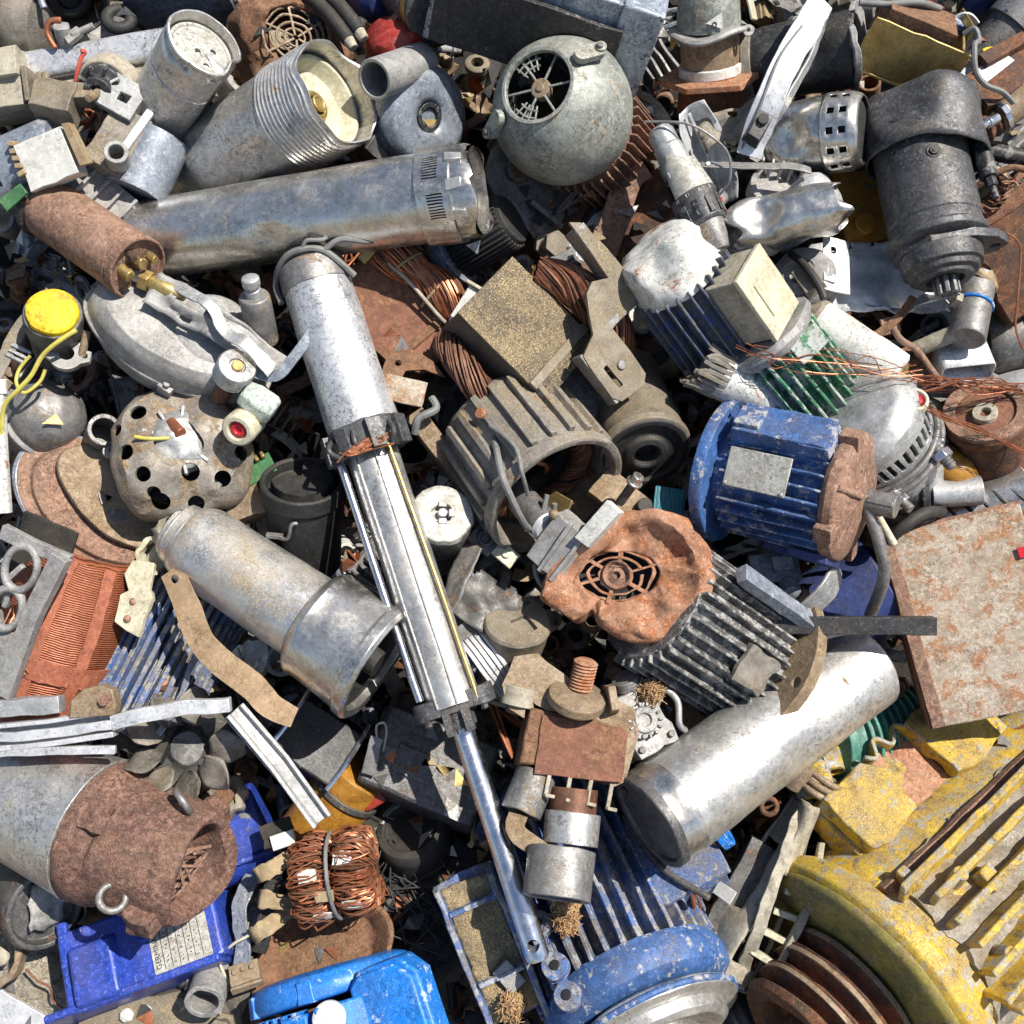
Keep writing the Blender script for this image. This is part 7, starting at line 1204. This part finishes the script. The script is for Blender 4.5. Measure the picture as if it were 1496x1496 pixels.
# ---------------------------------------------------------------- the heap itself, ground, light, camera
def heap_z(x, y):
    z = .425 + .70 * y - .012
    z = min(z, 1.55 - max(0, y - 1.5) * .6)
    z -= max(0, abs(x) - 1.5) * .55
    return z
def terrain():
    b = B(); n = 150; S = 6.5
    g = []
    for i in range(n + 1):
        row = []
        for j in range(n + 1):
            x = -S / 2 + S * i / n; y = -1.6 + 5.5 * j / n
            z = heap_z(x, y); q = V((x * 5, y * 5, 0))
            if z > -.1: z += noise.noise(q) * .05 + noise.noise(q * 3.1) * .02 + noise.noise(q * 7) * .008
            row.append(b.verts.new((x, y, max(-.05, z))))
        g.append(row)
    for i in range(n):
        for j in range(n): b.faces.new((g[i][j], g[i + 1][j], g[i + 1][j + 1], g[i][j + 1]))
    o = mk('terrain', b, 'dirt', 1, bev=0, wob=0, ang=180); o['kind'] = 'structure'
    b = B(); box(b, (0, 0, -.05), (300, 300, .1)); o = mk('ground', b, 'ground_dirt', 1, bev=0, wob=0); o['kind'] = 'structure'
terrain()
def debris():                                 # small broken scrap nobody could count, all over the heap
    rnd = random.Random(5); b = B()
    for i in range(9600):
        inside = i < 5600
        if inside: x, y = rnd.uniform(-.95, .95), rnd.uniform(-.72, .92)
        else: x, y = rnd.uniform(-2.3, 2.3), rnd.uniform(-.9, 2.2)
        z = heap_z(x, y)
        if z < 0: continue
        z += rnd.uniform(-.01, .06); s = rnd.uniform(.005, .020) * (1 if inside else 3.2)
        M = Matrix.Translation((x, y, z)) @ Matrix.Rotation(rnd.uniform(0, 6.3), 4, 'Z') @ Matrix.Rotation(rnd.uniform(-.9, .9), 4, 'X') @ Matrix.Rotation(rnd.uniform(-.9, .9), 4, 'Y') @ Matrix.Scale(s, 4)
        mi = rnd.choices(range(8), (7, 8, 5, 5, 2, 1, 1, 2))[0]; t = rnd.random()
        if t < .35:
            box(b, (0, 0, 0), (rnd.uniform(.8, 2), rnd.uniform(.4, 1.2), rnd.uniform(.06, .25)), M=M, mi=mi, tap=rnd.uniform(.6, 1))
        elif t < .55:
            lathe(b, [(0, 0), (0, .35), (1.2, .35), (1.2, 0)], n=9, M=M @ rot(0, rnd.uniform(40, 90)), mi=mi)
        elif t < .65:
            lathe(b, [(0, .3), (0, .6), (.2, .6), (.2, .3)], n=12, M=M, close=True, mi=mi)
        elif t < .85:
            p = [V((rnd.uniform(-1.6, 1.6), rnd.uniform(-1, 1), rnd.uniform(-.5, .9))) for _ in range(4)]
            sweep(b, [M @ q for q in smoothpath(p, 5)], circ(s * rnd.uniform(.04, .1), 5), mi=rnd.choice((2, 4, 5, 7, 3)))
        else:
            p = [V((-1.2 + .8 * q, rnd.uniform(-.3, .3), rnd.uniform(-.3, .5))) for q in range(4)]
            sweep(b, [M @ q for q in smoothpath(p, 4)], rect(s * rnd.uniform(.3, .9), s * .08), up=M.to_3x3() @ V((0, 0, 1)), mi=mi)
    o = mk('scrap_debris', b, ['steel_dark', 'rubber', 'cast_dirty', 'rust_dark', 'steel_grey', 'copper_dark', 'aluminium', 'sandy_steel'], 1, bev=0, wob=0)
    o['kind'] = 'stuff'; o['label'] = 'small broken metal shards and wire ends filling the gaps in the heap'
debris()

# ================================================================ loose small scrap lying in the gaps
LAND = [(310, 310, 'stainless tube'), (480, 500, 'hydraulic barrel'), (620, 860, 'hydraulic tube'), (740, 1250, 'chrome rod'), (360, 860, 'sandy pump'), (500, 950, 'pump bell'), (800, 150, 'grey fan motor'),
        (900, 240, 'rusty fan motor fins'), (1160, 690, 'blue flanged motor'), (1255, 730, 'pinkish end shield'), (910, 840, 'orange cowl'), (1060, 900, 'cowl motor fins'), (1110, 1090, 'plain silver tube'), (1350, 280, 'starter motor'),
        (1400, 900, 'rusty white panel'), (1380, 1250, 'huge yellow motor'), (1250, 1440, 'belt pulley'), (850, 1330, 'grimy blue motor'), (710, 1380, 'sandy channel'), (520, 1450, 'bright blue motor'), (490, 1270, 'copper armature'),
        (200, 1390, 'royal blue gear motor'), (230, 1230, 'rusty iron bell'), (60, 1180, 'conical grey tube'), (100, 1070, 'aluminium rail'), (90, 910, 'copper coil'), (160, 730, 'brake disc'), (270, 660, 'perforated shell'),
        (260, 500, 'oval cover'), (80, 450, 'yellow lamp'), (130, 340, 'rusty cylinder'), (90, 220, 'white end block'), (190, 210, 'grey pump housing'), (300, 90, 'three hole can'), (440, 180, 'threaded casing'), (420, 60, 'rusty shroud'),
        (640, 150, 'snail blower'), (580, 50, 'red dome'), (780, 40, 'painted box'), (1040, 80, 'cable spool'), (1140, 120, 'bent aluminium strip'), (1200, 190, 'square hole canister'), (1330, 70, 'brass tray'), (1440, 180, 'shock absorber'),
        (1000, 260, 'drill'), (1160, 310, 'crushed tube'), (960, 380, 'white motor cowl'), (1080, 380, 'cream terminal box'), (1280, 400, 'crumpled white sheet'), (1160, 530, 'green finned motor'), (1250, 500, 'flaking tube'), (1450, 400, 'rusty block'),
        (1260, 620, 'light grey alternator'), (1440, 640, 'rusty flanged can'), (1400, 740, 'hose coupling'), (770, 500, 'sandy stator'), (890, 460, 'bent steel frame'), (590, 440, 'copper transformer'), (780, 690, 'ribbed housing'), (940, 640, 'black ring hub'),
        (645, 770, 'white disc'), (750, 940, 'tan cup'), (830, 1110, 'rusty yoke'), (935, 1060, 'carburettor'), (1110, 1280, 'cream tool housing'), (1270, 1080, 'teal motor'), (450, 740, 'black rubber cup'), (270, 1090, 'dusty fan'), (420, 1120, 'broken rail end'),
        (610, 1130, 'dark housing'), (600, 1220, 'dark dial'), (320, 960, 'tan strap'), (1220, 850, 'curved strap'), (1290, 830, 'bent pipe'), (60, 1440, 'dusty grey sheet'), (340, 1420, 'leathery scraps'), (65, 1320, 'black round cap'), (740, 340, 'ribbed black filter'), (860, 330, 'rusty tray')]
rnd = random.Random(23)
CM = {'rusty': ['rust', 'rust_dark', 'rust_pink', 'rust_red'], 'grey': ['cast_grey', 'steel_grey', 'bluegrey'], 'pale': ['aluminium_bright', 'aluminium', 'cream_dirty', 'paper'], 'black': ['rubber', 'black_paint', 'steel_dark'], 'tan': ['tan_rust', 'sandy_steel', 'insulation'], 'copper': ['copper', 'copper_dark']}
def c_bolt(b): r = rnd.uniform(5, 8); l = rnd.uniform(30, 54); cyl(b, (0, 0, 0), (0, 0, l), r, n=14); cyl(b, (0, 0, l), (0, 0, l + r * 1.3), r * 1.9, n=6); cyl(b, (0, 0, l * .3), (0, 0, l * .3 + r), r * 1.8, n=6)
def c_ring(b): r = rnd.uniform(13, 24); lathe(b, [(0, r * .5), (0, r), (6, r), (8, r * .8), (8, r * .5)], n=28, close=True)
def c_strip(b): l = rnd.uniform(30, 60); strip(b, [(-l, 0, 0), (-l * .3, rnd.uniform(-8, 8), rnd.uniform(0, 16)), (l * .4, rnd.uniform(-14, 14), rnd.uniform(-6, 12)), (l, rnd.uniform(-16, 16), 0)], rnd.uniform(9, 20), 2.6, (rnd.uniform(-.5, .5), 0, 1)); crumple(b, 2, 20, rnd.random() * 9)
def c_fins(b):
    n = rnd.randint(4, 6); box(b, (0, 0, -10), (n * 12, 56, 10), cuts=18)
    for i in range(n): box(b, (-n * 6 + 6 + i * 12, 0, 8), (4, 54 - rnd.random() * 12, 28), cuts=18)
    crumple(b, 2.5, 24, rnd.random() * 9)
def c_chunk(b):
    box(b, (0, 0, 0), (rnd.uniform(34, 60), rnd.uniform(24, 40), rnd.uniform(16, 30)), cuts=10, tap=rnd.uniform(.7, 1)); box(b, (rnd.uniform(-14, 14), 8, 14), (20, 14, 16), a=rnd.uniform(0, 90)); crumple(b, 6, 20, rnd.random() * 9, oct=3); cyl(b, (8, -6, 4), (10, -6, 22), 8, n=16)
def c_stub(b): r = rnd.uniform(12, 22); pipe(b, (0, 0, -30), (0, 0, rnd.uniform(14, 36)), r, r * .74, n=28, deep=30); crumple(b, 1.6, 18, rnd.random() * 9)
def c_sheet(b): s = rnd.uniform(24, 42); q = rnd.random() * 9; surf(b, lambda u, v: (-s + 2 * s * u, (-s + 2 * s * v) * .7, 16 * noise.noise(V((u * 2.5, v * 2.5, q)))), 14, 10, mask=lambda u, v: noise.noise(V((u * 4, v * 4, q + 3))) > .3); crumple(b, 5, 18, q)
def c_wire(b):
    for _ in range(rnd.randint(2, 4)): tube(b, [(rnd.uniform(-46, 46), rnd.uniform(-34, 34), rnd.uniform(-6, 24)) for _ in range(5)], rnd.uniform(1.3, 3), 6, 6)
def c_block(b):
    box(b, (0, 0, 0), (44, 30, 22)); 
    for i in range(3): cyl(b, (-13 + i * 13, 4, 8), (-13 + i * 13, 4, 15), 4.4, n=12)
    box(b, (0, -17, 0), (48, 4, 14)); crumple(b, 1.6, 20, rnd.random() * 9)
KINDS_ = [('loose_bolt', 'bolt', c_bolt, ('rusty', 'grey', 'tan'), 'bolt with its nut', 0), ('washer_ring', 'ring', c_ring, ('rusty', 'grey', 'black', 'tan'), 'flat ring', 0), ('bent_strip', 'metal strip', c_strip, ('pale', 'grey', 'tan', 'rusty', 'pale'), 'bent metal strip', 0),
          ('finned_fragment', 'casting', c_fins, ('grey', 'black', 'tan'), 'broken finned fragment', 0), ('casting_lump', 'casting', c_chunk, ('grey', 'tan', 'rusty'), 'broken casting lump', 0), ('tube_stub', 'tube', c_stub, ('grey', 'black', 'rusty', 'pale'), 'short tube stub', 0),
          ('torn_sheet', 'metal sheet', c_sheet, ('pale', 'grey', 'rusty', 'tan'), 'torn sheet scrap', 2), ('wire_tangle', 'wire', c_wire, ('copper', 'black', 'copper', 'grey'), 'tangle of wire ends', 0), ('terminal_strip', 'terminal strip', c_block, ('pale', 'black', 'tan'), 'small terminal strip', 0)]
def clutter(limit=190, gap=30):
    bpy.context.view_layer.update(); dg = bpy.context.evaluated_depsgraph_get()
    cam0 = O + RC @ V((0, 0, D / 1000)); pts = []; used = set(); cnt = 0
    cand = [(x, y) for x in range(8, 1496, 13) for y in range(8, 1496, 13)]; rnd.shuffle(cand)
    for x, y in cand:
        if cnt >= limit: break
        if any((x - a) ** 2 + (y - b) ** 2 < gap * gap for a, b in pts): continue
        d = (pt(x, y, 0) - cam0).normalized(); ok, loc, nrm, idx, ob, mtx = SC.ray_cast(dg, cam0, d)
        if not ok: continue
        w = (RC.transposed() @ (loc - O)).z * 1000
        if not (ob.name.startswith(('terrain', 'scrap')) or w < -140) or w > -60: continue
        name, cat, fn, cols, noun, sol = rnd.choice(KINDS_); col = rnd.choice(cols)
        ns = sorted(LAND, key=lambda q: (q[0] - x) ** 2 + (q[1] - y) ** 2)[:4]
        near = [n for n in ns]
        pos = 'left of' if x < near[0][0] - 40 else 'right of' if x > near[0][0] + 40 else 'above' if y < near[0][1] else 'below'
        opts = ['%s %s in the gap between the %s and the %s' % (col, noun, near[0][2], near[1][2]), '%s %s just %s the %s' % (col, noun, pos, near[0][2]), '%s %s between the %s and the %s' % (col, noun, near[0][2], near[2][2]), '%s %s deep between the %s and the %s' % (col, noun, near[1][2], near[2][2])]
        lab = next((o for o in opts if len(o.split()) <= 16 and (col, noun, tuple(sorted(n[2] for n in near if n[2] in o))) not in used), None)
        if not lab: continue
        used.add((col, noun, tuple(sorted(n[2] for n in near if n[2] in lab))))
        f = fr(x, y, w + rnd.uniform(16, 44), rnd.uniform(0, 360), rnd.uniform(-50, 30), rnd.uniform(-40, 40))
        b = B(); fn(b); k = rnd.uniform(.85, 1.35); xf(b, Matrix.Scale(k, 4))
        solo(name, lab, cat, f, b, rnd.choice(CM[col]), 'loose scrap in the gaps', sol=sol, bev=0 if cat in ('wire', 'metal sheet') else .8); pts.append((x, y)); cnt += 1
    print('CLUTTER', cnt)
clutter()
# fine swarf, grit and wire ends that have settled on everything, most of it down in the gaps
def swarf():
    rs = random.Random(91); bpy.context.view_layer.update(); dg = bpy.context.evaluated_depsgraph_get(); cam0 = O + RC @ V((0, 0, D / 1000)); b = B(); n = 0
    for _ in range(16000):
        x, y = rs.uniform(-30, 1526), rs.uniform(-30, 1526)
        ok, loc, nrm, idx, ob, mtx = SC.ray_cast(dg, cam0, (pt(x, y, 0) - cam0).normalized())
        if not ok or nrm.z < .3: continue
        w = (RC.transposed() @ (loc - O)).z * 1000
        if w > -45 and rs.random() > .05: continue
        if w > -110 and rs.random() > .6: continue
        s = rs.uniform(.003, .0085) * (1.5 if w < -100 else .8); z = nrm.normalized(); a = V((rs.uniform(-1, 1), rs.uniform(-1, 1), rs.uniform(-1, 1))); xx = (a - a.dot(z) * z).normalized(); yy = z.cross(xx)
        M = Matrix((xx, yy, z)).transposed().to_4x4(); M.translation = loc + z * s * .2; M = M @ Matrix.Scale(s, 4); t = rs.random(); mi = rs.choices(range(9), (5, 3, 3, 3, 2, 2, 2, 3, 1))[0]; n += 1
        if t < .4:
            p = [V((rs.uniform(-3, 3), rs.uniform(-2, 2), rs.uniform(0, 1.2))) for _ in range(3)]; sweep(b, [M @ q for q in smoothpath(p, 4)], circ(s * rs.uniform(.1, .22), 4), mi=rs.choice((0, 2, 3, 5, 6)))
        elif t < .75: box(b, (0, 0, .2), (rs.uniform(.8, 2.6), rs.uniform(.5, 1.4), rs.uniform(.15, .7)), M=M @ rot(0, rs.uniform(-20, 20), rs.uniform(-20, 20)), mi=mi, tap=rs.uniform(.5, 1))
        elif t < .88: lathe(b, [(0, .45), (0, 1), (.4, 1), (.4, .45)], n=9, M=M, close=True, mi=mi)
        else: lathe(b, [(0, 0), (0, .5), (2.4, .5), (2.4, 0)], n=7, M=M @ rot(0, 84), mi=mi)
    o = mk('fine_swarf', b, ['steel_grey', 'rust', 'aluminium', 'copper', 'tan_rust', 'brass', 'rubber', 'insulation', 'white_plastic'], 1, bev=0, wob=0); o['kind'] = 'stuff'; o['label'] = 'fine metal swarf, wire ends and grit settled in the gaps and on top of the scrap'; print('SWARF', n)
swarf()

SUN = RC @ V((.46, .50, .735)).normalized()
sd = bpy.data.lights.new('sun', 'SUN'); sd.energy = 4.7; sd.angle = radians(.5); sd.color = (1, .955, .88)
so = bpy.data.objects.new('sun', sd); COL.objects.link(so); so.rotation_euler = SUN.to_track_quat('Z', 'Y').to_euler(); so.location = SUN * 20
w = bpy.data.worlds.new('World'); SC.world = w; w.use_nodes = True; nt = w.node_tree
sky = nt.nodes.new('ShaderNodeTexSky'); sky.sky_type = 'NISHITA'; sky.sun_disc = False
sky.sun_elevation = math.asin(SUN.z); sky.sun_rotation = atan2(SUN.x, SUN.y)
bg = nt.nodes['Background']; bg.inputs['Strength'].default_value = .085; nt.links.new(sky.outputs[0], bg.inputs[0])

cd = bpy.data.cameras.new('camera'); cam = bpy.data.objects.new('camera', cd); COL.objects.link(cam); SC.camera = cam
cam.matrix_world = Matrix.Translation(O + RC @ V((0, 0, D / 1000))) @ RC.to_4x4()
cd.sensor_width = 36; cd.sensor_fit = 'HORIZONTAL'; cd.lens = 36 * D / 1496; cd.clip_start = .02; cd.clip_end = 500
SC.render.resolution_x = SC.render.resolution_y = 1024
SC.view_settings.view_transform = 'Standard'; SC.view_settings.look = 'None'; SC.view_settings.exposure = .5; SC.view_settings.gamma = 1
SC.render.engine = 'CYCLES'; SC.cycles.max_bounces = 5; SC.cycles.diffuse_bounces = 3; SC.cycles.glossy_bounces = 3; SC.cycles.use_denoising = True
SC.cycles.caustics_reflective = False; SC.cycles.caustics_refractive = False
